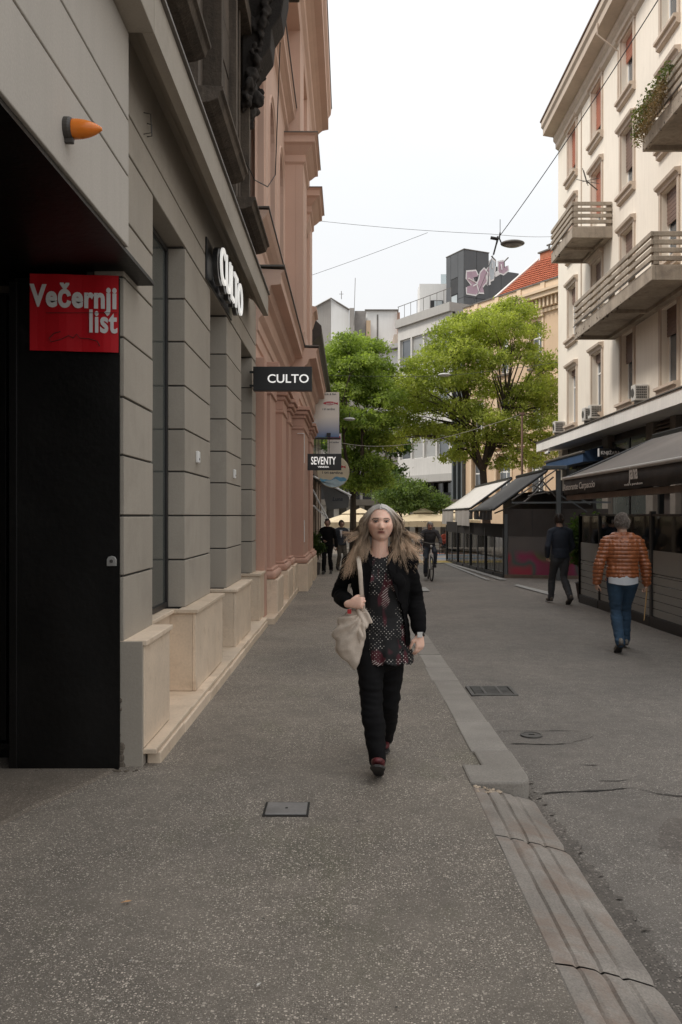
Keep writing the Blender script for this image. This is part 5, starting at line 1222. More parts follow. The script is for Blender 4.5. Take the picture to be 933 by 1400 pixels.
g = M(); a, b = RP(5.22, -.02), RP(5.22, 1.02); c, d = RP(5.42, -.02), RP(5.42, 1.02); g.add([a, b, d, c]+[p+Vector((0, 0, .16)) for p in (a, b, d, c)], [(0, 1, 2, 3), (4, 5, 6, 7), (0, 1, 5, 4), (1, 2, 6, 5), (2, 3, 7, 6), (3, 0, 4, 7)]); g.obj('verge', mat('verge_white', (.7, .66, .62), .7), tanb)
# chimney behind
ch = slab(4.4, 5.6, 4.6, 6.3, EV, EV+3.75).obj('chimney', mat('chimney_brick', (.42, .15, .08), .9, .2, 4), tanb)
slab(4.3, 5.7, 4.5, 6.4, EV+3.755, EV+3.85).obj('chimney_cap', ZINC, ch)
for k in (4.6, 5.4): M().tube([P3(k, 5.2, EV+3.85), P3(k, 5.2, EV+4.35)], .07, 8).obj('flue', ZINC, ch); M().tube([P3(k-.18, 5.2, EV+4.38), P3(k+.18, 5.2, EV+4.38)], .06, 6).obj('flue_cap', ZINC, ch)
# modern building
MC = mat('fair_concrete', (.40, .385, .36), .8, .07, .6, .03, 30, .1, streak=.2); MD = mat('dark_cladding', (.085, .088, .092), .55, .08, .8, .02, 20, .05)
WHT = mat('white_wall', (.72, .71, .69), .85, .05, .6, .03, 30, .1, streak=.25, scol=(.5, .48, .45))
mod = thing('modern_building', 'modern concrete building with ribbon windows and glazed entrance behind the trees', 'building', (5.5, 61, rz(61)))
RZ = CZ+285*60/1200.0
T0, T1 = 7.36, 14.2
mh = []
for z in (12.2, 8.9, 5.6):
    for k in range(4): mh.append((8.9+k*1.3, 8.9+k*1.3+1.15, z, z+2.1))
facadeP(mh, T0+1.2, T1, 4.4, RZ-.6, .25, mat('pale_concrete', (.56, .54, .51), .8, .07, .6, .03, 30, .1, streak=.2), mod)
slab(T0+1.2, T1, .26, 9, 4.4, RZ-.6).obj('wall', MC, mod)
slab(T0+1.2, T1, -.25, 9, RZ-.595, RZ).obj('parapet', MC, mod)
slab(T0+1.15, T1+.05, -.06, 9, 3.9, 4.39).obj('lintel_beam', MC, mod)
for h in mh:
    w = slab(h[0], h[1], .20, .25, h[2], h[3]).obj('window', WHITE, mod); k = mh.index(h) % 4
    slab(h[0]+.07, h[1]-.07, .17, .197, h[2]+.08, h[3]-.08).obj('pane', GLB if k in (0, 3) else mat('blind_grey', (.34, .34, .33), .6, .05), w)
slab(T0+1.1, T1, 1.3, 1.4, -.8, 3.9).obj('glass_front', glass_dark('entrance_glass', (.03, .028, .022), .06), mod)
for k in range(6): slab(T0+1.3+k*1.0, T0+1.42+k*1.0, 1.1, 1.29, -.8, 3.88).obj('mullion', BLACKM, mod)
slab(T0+1.1, T1, 1.0, 1.29, 2.9, 3.15).obj('transom', BLACKM, mod)
slab(T1-.5, T1, 0, 1.3, -.8, 3.89).obj('pier', MC, mod); slab(T0+.9, T0+1.35, 0, 1.3, -.8, 3.89).obj('pier', STL, mod)
for k in range(3): slab(T0+.02+k*.42, T0+.14+k*.42, -.25, .2, -.8, RZ-2).obj('glass_fin', STL, mod)
slab(T0, T0+1.19, .21, 9, -.8, RZ-2).obj('glass_front', glass_dark('column_glass', (.045, .055, .055), .1), mod)
# roof terrace railing
for k in range(9): M().tube([P3(8.7+k*.68, .0, RZ), P3(8.7+k*.68, .0, RZ+1.0)], .02, 5).obj('rail_post', ZINC, mod)
M().tube([P3(8.7, .0, RZ+1.0), P3(14.2, .0, RZ+1.0)], .025, 5).obj('handrail', ZINC, mod)
a = W(574, 0, 66); b = W(612, 0, 66)
M().box(a.x, b.x, 66, 68, RZ-.1, W(0, 388, 66).z).obj('roof_room', WHT, mod); w = M().box(W(589, 0, 65.9).x, W(606, 0, 65.9).x, 65.9, 65.98, W(0, 432, 66).z, W(0, 411, 66).z).obj('window', BLACKM, mod); M().box(W(594, 0, 65.9).x, W(605, 0, 65.9).x, 65.86, 65.89, W(0, 431, 66).z, W(0, 412, 66).z).obj('pane', mat('tower_glass', (.42, .46, .47), .1, .08, 1), w)
M().box(W(603, 0, 66).x, b.x, 66.0, 66.04, W(0, 388, 66).z+.01, W(0, 375, 66).z).obj('glass_guard', glass_clear('guard_glass', (.8, .84, .84)), mod)
# dark clad stair tower and party wall with graffiti
tw = thing('stair_tower', 'dark grey clad stair tower with a tall narrow window above the roofs', 'building', (8.2, 62, rz(62)))
D1 = Vector((1, .5, 0)).normalized(); D2 = Vector((-.5, 1, 0)).normalized(); Q0 = Vector((8.16, 62, 0))
def tb(a0, a1, b0, b1, z0, z1):
    vs = []
    for z in (z0, z1):
        for (a, b) in ((a0, b0), (a1, b0), (a1, b1), (a0, b1)): q = Q0+D1*a+D2*b; vs.append((q.x, q.y, z))
    return M().add(vs, [(3, 2, 1, 0), (4, 5, 6, 7), (0, 1, 5, 4), (1, 2, 6, 5), (2, 3, 7, 6), (3, 0, 4, 7)])
TZ = 20.35
tb(.02, 2.07, .02, 2.24, 8, TZ-.02).obj('core', CRK, tw)
# cladding panels
for (z0, z1) in ((8, 11.2), (11.2, 14.4), (14.4, 17.0), (17.0, TZ)):
    tb(0, 1.02, -.04, .015, z0+.015, z1-.015).obj('panel', MD, tw); tb(1.05, 2.08, -.04, .015, z0+.015, z1-.015).obj('panel', MD, tw)
    tb(-.04, .015, .0, .72, z0+.015, z1-.015).obj('panel', MATS.get('dark_cladding'), tw)
    if z0 > 16: tb(-.04, .015, .75, 1.65, 18.6, z1-.015).obj('panel', MD, tw); tb(-.03, .015, .75, 1.65, 17.45, 18.57).obj('louvre_panel', mat('louvre_dark', (.035, .035, .036), .6), tw)
    tb(-.04, .015, 1.68, 2.26, z0+.015, z1-.015).obj('panel', MD, tw)
w = tb(-.03, .012, .76, 1.64, 14.3, 17.42).obj('window', BLACKM, tw); tb(-.045, -.032, .84, 1.56, 14.4, 17.34).obj('pane', mat('tower_glass', (.42, .46, .47), .1, .08, 1), w)
tb(-.03, .012, .76, 1.64, 11.5, 14.27).obj('louvre_panel', MATS['louvre_dark'], tw)
tb(-.07, 2.12, -.07, 2.28, TZ, TZ+.06).obj('cap', ZINC, tw)
pw = thing('party_wall', 'dark party wall with pink and white graffiti letters beside the red roof', 'wall', (10.5, 63, rz(63)))
PWZ = 19.6
tb(2.13, 3.4, .3, .6, 8, PWZ).obj('panel', MD, pw); tb(3.43, 5.0, .3, .6, 8, PWZ-.25).obj('panel', MD, pw); tb(5.03, 6.2, .3, .6, 8, PWZ-.75).obj('panel', MD, pw)
GP = mat('graffiti_pink', (.46, .33, .39), .8, .12, 2); GB = mat('graffiti_blue', (.50, .54, .57), .8, .1, 2); GW = mat('graffiti_white', (.78, .76, .75), .8, .05)
def graf(pts, m, off, out=.10, nb=0.0):
    """letter outline given in wall coordinates (a along wall, z up), white rim behind"""
    c = Vector((sum(p[0] for p in pts)/len(pts), sum(p[1] for p in pts)/len(pts)))
    def w3(a, z, o): q = Q0+D1*a+D2*(-.05-o if a < 2.1 else .29-o); return (q.x, q.y, z)
    rim = []
    for p in pts: d = Vector(p)-c; rim.append(c+d*(1+out/max(.2, d.length)))
    e = D2*-.006
    M().prism([w3(p[0], p[1], off) for p in rim], e).obj('graffiti_rim', GW, pw)
    M().prism([w3(p[0], p[1], off+.012) for p in pts], e).obj('graffiti_letter', m, pw)
def AZ(px, py):     # wall coordinates of a picture point
    k = (px-VX)/F; a = (k*62-8.16)/(.8944-k*.4472); Y = 62+a*.4472; return (a, CZ+(VY-py)*Y/F)
letters = [([(638, 372), (650, 371), (653, 378), (646, 380), (648, 386), (656, 384), (657, 396), (650, 403), (638, 401), (638, 392), (645, 390), (638, 382)], GP),
 ([(656, 374), (661, 368), (666, 374), (664, 386), (659, 392), (661, 400), (655, 400), (652, 388), (655, 382)], GP), ([(664, 372), (668, 366), (671, 378), (673, 386), (666, 389), (662, 380)], GP),
 ([(672, 358), (676, 354), (681, 358), (679, 368), (678, 380), (674, 382), (672, 372)], GB), ([(685, 357), (692, 356), (692, 364), (697, 362), (698, 368), (692, 373), (685, 371)], GP)]
for i, (pts, m) in enumerate(letters): graf([AZ(*p) for p in pts], m, .01+.02*(i % 2), .12)
graf([AZ(*p) for p in ((679, 372), (684, 369), (686, 374), (681, 377))], GW, .03, .05)
def w3(a, z, o): q = Q0+D1*a+D2*(-.05-o if a < 2.1 else .29-o); return Vector((q.x, q.y, z))
for p, q in (((640, 381), (652, 388)), ((652, 388), (646, 392)), ((663, 376), (665, 384)), ((676, 358), (676, 366)), ((688, 360), (689, 368))):
    M().tube([w3(*AZ(*p), .06), w3(*AZ(*q), .06)], .05, 5).obj('graffiti_line', GW, pw)
# little roof spotlights on the party wall
for px in (681, 693):
    a_, z_ = AZ(px, 350); q = w3(a_, PWZ, 0); M().tube([q, q+Vector((0, 0, .45)), q+Vector((.3 if px > 690 else -.3, 0, .75))], .05, 6).obj('spotlight', ZINC, pw)
# distant old houses on the left of the square
OLD = mat('old_grey_render', (.34, .315, .29), .9, .12, .6, .05, 20, .2, streak=.4, scol=(.2, .18, .16)); BRK = mat('old_brick', (.36, .19, .12), .9, .2, 3)
hs = thing('white_gabled_house', 'tall white house with a grey gable end far behind the left tree', 'building', (0, 76, -.6))
def pxbox(px0, px1, pyt, Y, dep, m, par, name='wall', zb=-1, skew=0):
    a = W(px0, pyt, Y); b = W(px1, pyt, Y); return M().prism([(a.x, Y, zb), (b.x, Y+skew, zb), (b.x, Y+skew, b.z), (a.x, Y, a.z)], (0, dep, 0)).obj(name, m, par)
Y_ = 76.0
M().prism([tuple(W(400, 900, Y_)), tuple(W(452.5, 900, Y_)), tuple(W(452.5, 408.5, Y_)), tuple(W(427, 423, Y_)), tuple(W(400, 438, Y_))], (0, 6, 0)).obj('gable_wall', OLD, hs)
M().prism([tuple(W(452.8, 900, Y_)), tuple(W(477.5, 900, Y_)), tuple(W(477.5, 424, Y_)), tuple(W(452.8, 409.5, Y_))], (0, 6, 0)).obj('wall', WHT, hs)
M().tube([W(427, 422, Y_-.1), W(452.7, 407.8, Y_-.1), W(478, 423.5, Y_-.1)], .08, 6).obj('flashing', ZINC, hs)
pxbox(478, 485, 421, 75.5, 6, OLD, hs, 'chimney_wall'); pxbox(485.3, 500.5, 425, 76, 6, mat('old_grey_dark', (.24, .22, .205), .9, .15), hs)
pxbox(501, 507, 438, 75.8, 6, mat('old_tan', (.45, .33, .22), .9, .1), hs)
M().tube([W(467, 409, 75), W(467, 398, 75)], .03, 5).obj('aerial', ZINC, hs); M().tube([W(464, 402, 75), W(470, 402, 75)], .02, 5).obj('aerial', ZINC, hs)
hs = thing('flat_white_house', 'flat roofed white house with a brick chimney far behind the trees', 'building', (3, 78, -.6))
pxbox(501, 543.5, 424.5, 78, 8, WHT, hs); pxbox(499, 545, 422.8, 77.8, 8.4, ZINC, hs, 'flashing', zb=W(0, 424.3, 77.8).z)
ch_ = pxbox(544, 547, 427, 77.6, 3, BRK, hs, 'chimney'); pxbox(539, 549, 457, 74, 4, mat('old_beige', (.46, .38, .31), .9, .1), hs, 'annexe')
w = pxbox(515.5, 517.5, 430, 77.97, .02, ZINC, hs, 'downpipe')
M().tube([W(484, 445, 74), W(486, 380, 74)], .025, 5).obj('mast', ZINC, hs)
hs = thing('low_pale_house', 'low pale house with sloping roof showing between the two trees', 'building', (4, 70, -.6))
pxbox(500, 556, 478, 70, 6, WHT, hs); M().prism([tuple(W(498, 478, 69.5)), tuple(W(556, 466, 69.5)), tuple(W(556, 472, 69.5)), tuple(W(498, 484, 69.5))], (0, 7, 0)).obj('roof', mat('pale_roof', (.5, .48, .46), .8), hs)
hs = thing('back_building', 'dim grey building behind the parasols at the end of the square', 'building', (0, 68, -.6))
pxbox(380, 545, 520, 67, 3, OLD, hs)
for k in range(9):
    w = pxbox(400+k*16, 409+k*16, 560, 66.95, .04, WHITE, hs, 'window', zb=W(0, 580, 67).z); pxbox(401+k*16, 408+k*16, 562, 66.92, .02, GLB, hs if False else w, 'pane', zb=W(0, 578, 67).z)
    pxbox(400+k*16, 412+k*16, 640, 66.95, .04, BLACKM, hs, 'shop_window', zb=W(0, 735, 67).z)
# shopfronts closing the square at eye level
sf = thing('square_shopfront', 'pale columned shopfront behind the cream parasols and the cyclist', 'shopfront', (4, 56.5, rz(56)))
M().box(-3, 7.2, 57.0, 57.3, -1, 2.3).obj('wall', mat('shop_interior', (.10, .09, .08), .8, .2), sf)
for k in range(12): M().box(-2.6+k*.82, -2.6+k*.82+.34, 56.8, 56.99, -1, 2.2).obj('column', mat('shop_col', (.34, .32, .29), .8, .1), sf, bevel=.02)
M().box(-3, 7.2, 56.7, 57.0, 2.21, 2.6).obj('fascia', mat('shop_fascia', (.2, .18, .16), .8, .1), sf)
# ------------------------------------------------------------------ trees
BARK = mat('bark', (.075, .055, .04), .95, .25, 6, .15, 30, .6, .02)
def tree(name, label, x, Y, trunk_h, clumps, fol, seed, leaves, size, trunk_r=.16, lean=(0, 0)):
    rs = random.Random(seed); z0 = rz(Y)
    t = thing(name, label, 'tree', (x, Y, z0))
    top = Vector((x+lean[0], Y+lean[1], trunk_h))
    M().tube([(x, Y, z0-.1), (x+lean[0]*.3, Y, z0+(trunk_h-z0)*.5), tuple(top)], [trunk_r*1.3, trunk_r, trunk_r*.85], 12).obj('trunk', BARK, t, smooth=True)
    g = M()
    # main limbs, then a branch to each clump
    limbs = []
    nl = 6
    for k in range(nl):
        a = 2*PI*k/nl+rs.uniform(-.4, .4); hh = rs.uniform(2.2, 4.4)*(1 if trunk_h > 2 else .3); rr = rs.uniform(.5, 1.7)
        e = top+Vector((math.cos(a)*rr, math.sin(a)*rr*.8, hh)); m_ = top.lerp(e, .5)+Vector((math.cos(a)*.25, math.sin(a)*.2, -.15))
        g.tube([top-Vector((0, 0, .1)), m_, e], [trunk_r*.7, trunk_r*.45, trunk_r*.22], 7); limbs.append((m_, e))
    for (c, r) in clumps:
        c = Vector(c); best = min(limbs, key=lambda l: (l[0].lerp(l[1], .6)-c).length)
        s = best[0].lerp(best[1], rs.uniform(.2, 1.0)); s = s if s.z < c.z+.5 else best[0]
        m_ = s.lerp(c, .55)+Vector((rs.uniform(-.2, .2), rs.uniform(-.2, .2), .25))
        g.tube([s, m_, c], [trunk_r*.25, trunk_r*.14, trunk_r*.05], 5)
        for q in range(3):
            e = c+Vector((rs.uniform(-1, 1)*r[0], rs.uniform(-1, 1)*r[1], rs.uniform(-.5, .5)*r[2])); g.tube([m_.lerp(c, .6), e], [trunk_r*.06, trunk_r*.03], 4)
    g.obj('branch', BARK, t)['kind'] = 'stuff'
    C_n = np.array([c for c, r in clumps]); R_n = np.array([r for c, r in clumps]); wgt = (R_n[:, 0]*R_n[:, 1]*R_n[:, 2])**.7; wgt /= wgt.sum()
    def f(rs_, n):
        # sprays: sub clusters strung out inside each layered clump
        ns = max(1, n//18); i = rs_.choice(len(C_n), ns, p=wgt); d = rs_.normal(size=(ns, 3)); d /= np.linalg.norm(d, axis=1)[:, None]
        s = C_n[i]+d*R_n[i]*rs_.uniform(.25, 1.0, (ns, 1))**.6; out_ = d.copy(); out_[:, 2] = -.35
        j = np.repeat(np.arange(ns), 18); u = rs_.uniform(0, 1, (len(j), 1)); return s[j]+out_[j]*u*.55+rs_.normal(size=(len(j), 3))*[.10, .10, .06]*(1+size*2)
    leaf_cloud(leaves, f, size, fol, 'crown', t, seed, .35, .42)
    return t
def clumps_px(Y, lst, depth, seed):
    rs = random.Random(seed); out = []
    for (px, py, rw, rh) in lst:
        for q in range(2):
            yy_ = Y+rs.uniform(-depth, depth); c = W(px+rs.uniform(-4, 4), py+rs.uniform(-3, 3), yy_); out.append((tuple(c), (rw*1.08*Y/F, rw*Y/F, rh*1.4*Y/F)))
    return out
R1 = [(700, 420, 26, 11), (672, 432, 26, 11), (640, 442, 26, 11), (612, 452, 20, 9), (735, 452, 10, 8), (655, 462, 30, 12), (700, 448, 24, 10), (620, 476, 30, 11), (590, 495, 28, 10), (665, 490, 30, 10), (712, 480, 20, 9),
      (742, 492, 16, 9), (735, 520, 20, 10), (560, 510, 20, 8), (600, 522, 26, 9), (645, 518, 26, 9), (548, 525, 16, 8), (540, 548, 14, 8), (552, 540, 22, 9), (588, 552, 28, 10), (632, 556, 24, 9), (680, 532, 22, 8), (720, 552, 22, 8), (750, 565, 12, 9),
      (540, 568, 18, 8), (575, 582, 24, 8), (615, 590, 24, 8), (655, 592, 22, 7), (695, 595, 20, 8), (735, 596, 18, 8), (748, 612, 10, 8), (752, 535, 12, 10), (757, 500, 10, 8), (758, 555, 10, 8), (745, 575, 14, 10), (700, 575, 20, 9), (725, 535, 18, 9), (665, 570, 20, 8), (640, 612, 18, 7), (710, 618, 16, 7), (555, 592, 14, 7), (530, 600, 14, 7), (690, 632, 14, 6), (728, 628, 12, 6), (620, 622, 14, 6)]
tree('honey_locust', 'largest tree, airy bright green crown over the pavilion roofs', W(667, 0, 44).x, 44, 3.9, clumps_px(44, R1, 1.8, 5), FOL1, 21, 72000, .165, .20, (-.25, 0))
R2 = [(480, 466, 18, 9), (462, 482, 16, 9), (505, 472, 18, 8), (520, 500, 12, 8), (490, 492, 20, 9), (465, 508, 18, 9), (500, 515, 22, 9), (475, 535, 20, 9), (515, 540, 20, 9),
      (462, 560, 16, 9), (495, 568, 22, 9), (525, 572, 16, 9), (532, 540, 12, 8), (470, 590, 18, 9), (505, 600, 20, 9), (485, 625, 20, 9), (512, 632, 14, 8), (470, 650, 14, 8), (498, 660, 16, 8), (520, 655, 10, 7)]
tree('street_tree', 'darker green tree beside the hanging signs on the left of the square', W(483, 0, 42).x, 42, 2.6, clumps_px(42, R2, 1.6, 6), FOL2, 22, 46000, .17, .16)
R3 = [(535, 672, 16, 9), (560, 668, 18, 9), (585, 682, 16, 8), (606, 690, 8, 5), (548, 688, 16, 8), (575, 690, 18, 8), (540, 655, 8, 6)]
tree('wisteria_bush', 'low feathery green bush in front of the glazed entrance', W(570, 0, 50).x, 50, 1.0, clumps_px(50, R3, 1.2, 7), foliage('leaf_feathery', (.09, .14, .055), (.20, .28, .11), 1.2), 23, 12000, .17, .10)
R4 = [(450, 600, 14, 12), (455, 640, 14, 12), (540, 610, 12, 10), (530, 640, 14, 10), (465, 570, 14, 10), (520, 600, 14, 10)]
tree('background_tree', 'dim green tree far behind, filling gaps between the two big trees', W(520, 0, 54).x, 54, 2.5, clumps_px(54, R4, 1.5, 8), FOL3, 24, 9000, .24, .14)
# ------------------------------------------------------------------ square furniture
UMB = mat('parasol_cream', (.66, .54, .37), .85, .05, 1, .03, 40, .05, streak=.0); 
def parasol(label, x, Y, z_edge, hw_, group='cream cafe parasols'):
    t = thing('cafe_parasol', label, 'parasol', (x, Y, rz(Y)), group); zt = z_edge+hw_*.36
    g = M(); g.v = [(x-hw_, Y-hw_, z_edge), (x+hw_, Y-hw_, z_edge), (x+hw_, Y+hw_, z_edge), (x-hw_, Y+hw_, z_edge), (x, Y-hw_, z_edge+.03), (x+hw_, Y, z_edge+.03), (x, Y+hw_, z_edge+.03), (x-hw_, Y, z_edge+.03), (x, Y, zt)]
    g.f = [(0, 4, 8), (4, 1, 8), (1, 5, 8), (5, 2, 8), (2, 6, 8), (6, 3, 8), (3, 7, 8), (7, 0, 8)]; g.obj('canopy', UMB, t)
    g = M(); R = [(x-hw_, Y-hw_), (x+hw_, Y-hw_), (x+hw_, Y+hw_), (x-hw_, Y+hw_)]
    for k in range(4):
        a, b = R[k], R[(k+1) % 4]; n = 8
        for i in range(n):
            p = [a[j]+(b[j]-a[j])*i/n for j in (0, 1)]; q = [a[j]+(b[j]-a[j])*(i+.96)/n for j in (0, 1)]
            g.quad((*p, z_edge), (*q, z_edge), (*q, z_edge-.28), (*p, z_edge-.28))
    g.obj('valance', UMB, t)
    s = hw_*.36; M().add([(x-s, Y-s, zt-.13), (x+s, Y-s, zt-.13), (x+s, Y+s, zt-.13), (x-s, Y+s, zt-.13), (x, Y, zt+.16)], [(0, 1, 4), (1, 2, 4), (2, 3, 4), (3, 0, 4)]).obj('vent_cap', UMB, t)
    M().tube([(x, Y, rz(Y)), (x, Y, zt)], .03, 8).obj('pole', WHITE, t); M().box(x-.35, x+.35, Y-.35, Y+.35, rz(Y), rz(Y)+.08).obj('base', CONC, t)
    for (a, b) in R: M().tube([(x, Y, zt-.1), (a, b, z_edge)], .014, 5).obj('rib', WHITE, t)
for (px, py, Y, hw_, lb) in ((578, 713, 49, 1.75, 'cream parasol directly above the cyclist'), (612, 711, 52, 1.7, 'cream parasol half hidden by the pale grey awning'), (493, 714, 47, 1.7, 'cream parasol just left of the walking woman, nearest of the left pair'), (480, 712, 51, 1.5, 'cream parasol farther back behind the two standing men'), (543, 710, 53, 1.6, 'cream parasol farthest back, right of the woman')):
    p = W(px, py, Y); parasol(lb, p.x, Y, p.z, hw_)
CH2 = mat('chair_rattan', (.20, .17, .14), .8, .2, 8)
TBM = MATS['table_white']
for i, (px, Y, a) in enumerate(((560, 46, .3), (583, 47, 2.8), (598, 46, .2), (612, 48, 3.0), (540, 47, 1.0), (622, 45, .4))):
    cafe_chair(W(px, 0, Y).x, Y, a, 'rattan cafe chair on the square, '+('between the woman and the cyclist', 'directly behind the cyclist', 'just right of the cyclist', 'right of the seated guest in red', 'leftmost, close to the woman', 'nearest the black pavilion')[i], CH2, rz(Y)+.03, 'rattan chairs on the square')
for px, Y, lb in ((571, 46.6, 'round cafe table on the square, left of the cyclist head'), (605, 47, 'round cafe table on the square beside the seated guests')): cafe_table(W(px, 0, Y).x, Y, lb, TBM, rz(Y)+.03, 'cafe tables on the square')
# ------------------------------------------------------------------ wires, street lamps and festoon
WIRE = mat('wire', (.04, .04, .042), .6, .1)
def wire(label, pts, r=.012, sag=.0, m=WIRE, name='overhead_wire'):
    P = []
    for i in range(len(pts)-1):
        a, b = Vector(pts[i]), Vector(pts[i+1])
        for k in range(16): u = k/16; P.append(a.lerp(b, u)-Vector((0, 0, sag*4*u*(1-u))))
    P.append(Vector(pts[-1])); return tag(M().tube(P, r, 5).obj(name, m), label, 'wire')
LY = 26.0
wire('thin wire strung from the pink facade across to the hanging lamp and the right balcony', [W(428, 301, 27), W(672, 320, LY), W(765, 323, 34)], .006, .05)
wire('dark cable rising from the hanging lamp to the upper right corner', [W(684, 322, LY), W(905, -8, 18)], .012, .12)
wire('fine wire rising from the pink facade to join the cross wire', [W(427, 376, 27), W(585, 318, 26.2)], .006, .02)
wire('cable falling from the hanging lamp into the large tree', [W(681, 330, LY), W(655, 398, 34), W(632, 440, 44), W(610, 500, 52)], .009, .05)
wire('thin wire crossing in front of the trees carrying a small lamp', [W(452, 513, 40), W(607, 514, 40), W(770, 494, 38)], .010, .04)
lp = thing('hanging_street_lamp', 'oval grey street lamp hanging from the crossing wires', 'street lamp', tuple(W(701, 332, LY)))
c = W(701, 333, LY)
g = M().ball(c, (.36, .30, .085), 24, 10); g.obj('housing', mat('lamp_grey', (.16, .155, .145), .5, .1, 4), lp, smooth=True)
M().ball(c-Vector((0, 0, .03)), (.29, .24, .075), 20, 8).obj('diffuser', mat('lamp_glass', (.34, .33, .30), .25, .1), lp, smooth=True)
M().tube([W(684, 318, LY), W(683, 326, LY), W(686, 333, LY), W(692, 334, LY)], .022, 8).obj('hook', BLACKM, lp)
M().tube([W(671, 325, LY), W(682, 327, LY)], .05, 8).obj('ballast', BLACKM, lp); M().tube([W(684, 300, LY), W(684, 320, LY)], .010, 5).obj('hanger', BLACKM, lp)
M().tube([W(681, 323, LY), W(679, 333, LY), W(675, 348, LY)], .025, 6).obj('insulator', BLACKM, lp)
c = W(608, 512.5, 40)
lp = thing('small_hanging_lamp', 'small pale lamp on the thin wire in front of the large tree', 'street lamp', tuple(c))
M().ball(c, (.30, .25, .08), 16, 8).obj('housing', mat('lamp_pale', (.5, .5, .49), .4), lp, smooth=True); M().tube([c+Vector((0, 0, .05)), c+Vector((0, 0, .25))], .02, 6).obj('hook', BLACKM, lp)
c = W(478, 573, 38)
lp = thing('small_hanging_lamp', 'small pale lamp beside the tall blue banner in front of the left tree', 'street lamp', tuple(c))
M().ball(c, (.26, .2, .07), 16, 8).obj('housing', MATS['lamp_pale'], lp, smooth=True); M().tube([c+Vector((0, 0, .05)), c+Vector((0, 0, .25))], .02, 6).obj('hook', BLACKM, lp)
pole = thing('festoon_pole', 'slim rusty pole holding the string of lights beside the large tree', 'pole', (W(714, 0, 36).x, 36, rz(36)))
M().tube([(W(714, 0, 36).x, 36, rz(36)), W(714, 566, 36)], .045, 8).obj('shaft', mat('rust_pole', (.20, .12, .09), .8, .2), pole); M().box(W(711, 0, 36).x, W(717, 0, 36).x, 35.95, 36.05, W(0, 567, 36).z, W(0, 564, 36).z).obj('cap', MATS['rust_pole'], pole)
fs = thing('festoon_lights', 'string of small bulbs sagging in front of the trees towards the pole', 'string lights', tuple(W(600, 606, 37)))
a, b, c = W(436, 597, 28), W(560, 607, 34), W(714, 566, 36); P = []
for k in range(40):
    u = k/39; P.append(a*(1-u)**2+2*u*(1-u)*(b*2-(a+c)*.5)+c*u*u)
M().tube(P, .010, 5).obj('cord', mat('cord_pale', (.33, .30, .26), .7), fs)
for k in range(2, 39, 3):
    q = P[k]; M().ball(q-Vector((0, 0, .09)), (.022, .022, .032), 8, 6).obj('bulb', mat('bulb', (.5, .47, .4), .2), fs); M().tube([q, q-Vector((0, 0, .05))], .012, 5).obj('socket', BLACKM, fs)
# ------------------------------------------------------------------ people
def evaluated(me, voxel, smooth=6, fac=.5, dec=None):
    o = bpy.data.objects.new('tmp', me); COL.objects.link(o)
    r = o.modifiers.new('r', 'REMESH'); r.mode = 'VOXEL'; r.voxel_size = voxel; r.use_smooth_shade = True
    if smooth: s = o.modifiers.new('s', 'SMOOTH'); s.iterations = smooth; s.factor = fac
    dg = bpy.context.evaluated_depsgraph_get(); out = bpy.data.meshes.new_from_object(o.evaluated_get(dg))
    bpy.data.objects.remove(o); bpy.data.meshes.remove(me); return out
def displace(me, fn):
    ns = [v.normal.copy() for v in me.vertices]
    for v, n in zip(me.vertices, ns): v.co += n*fn(v.co, n)
    me.update()
def paint(me, fn, attr='Col'):
    a = me.color_attributes.new(attr, 'FLOAT_COLOR', 'POINT')
    buf = []
    for v in me.vertices: buf += list(fn(v.co))+[1.0]
    a.data.foreach_set('color', buf)
def sm(e0, e1, x):
    t = min(1, max(0, (x-e0)/(e1-e0))) if e1 != e0 else 0; return t*t*(3-2*t)
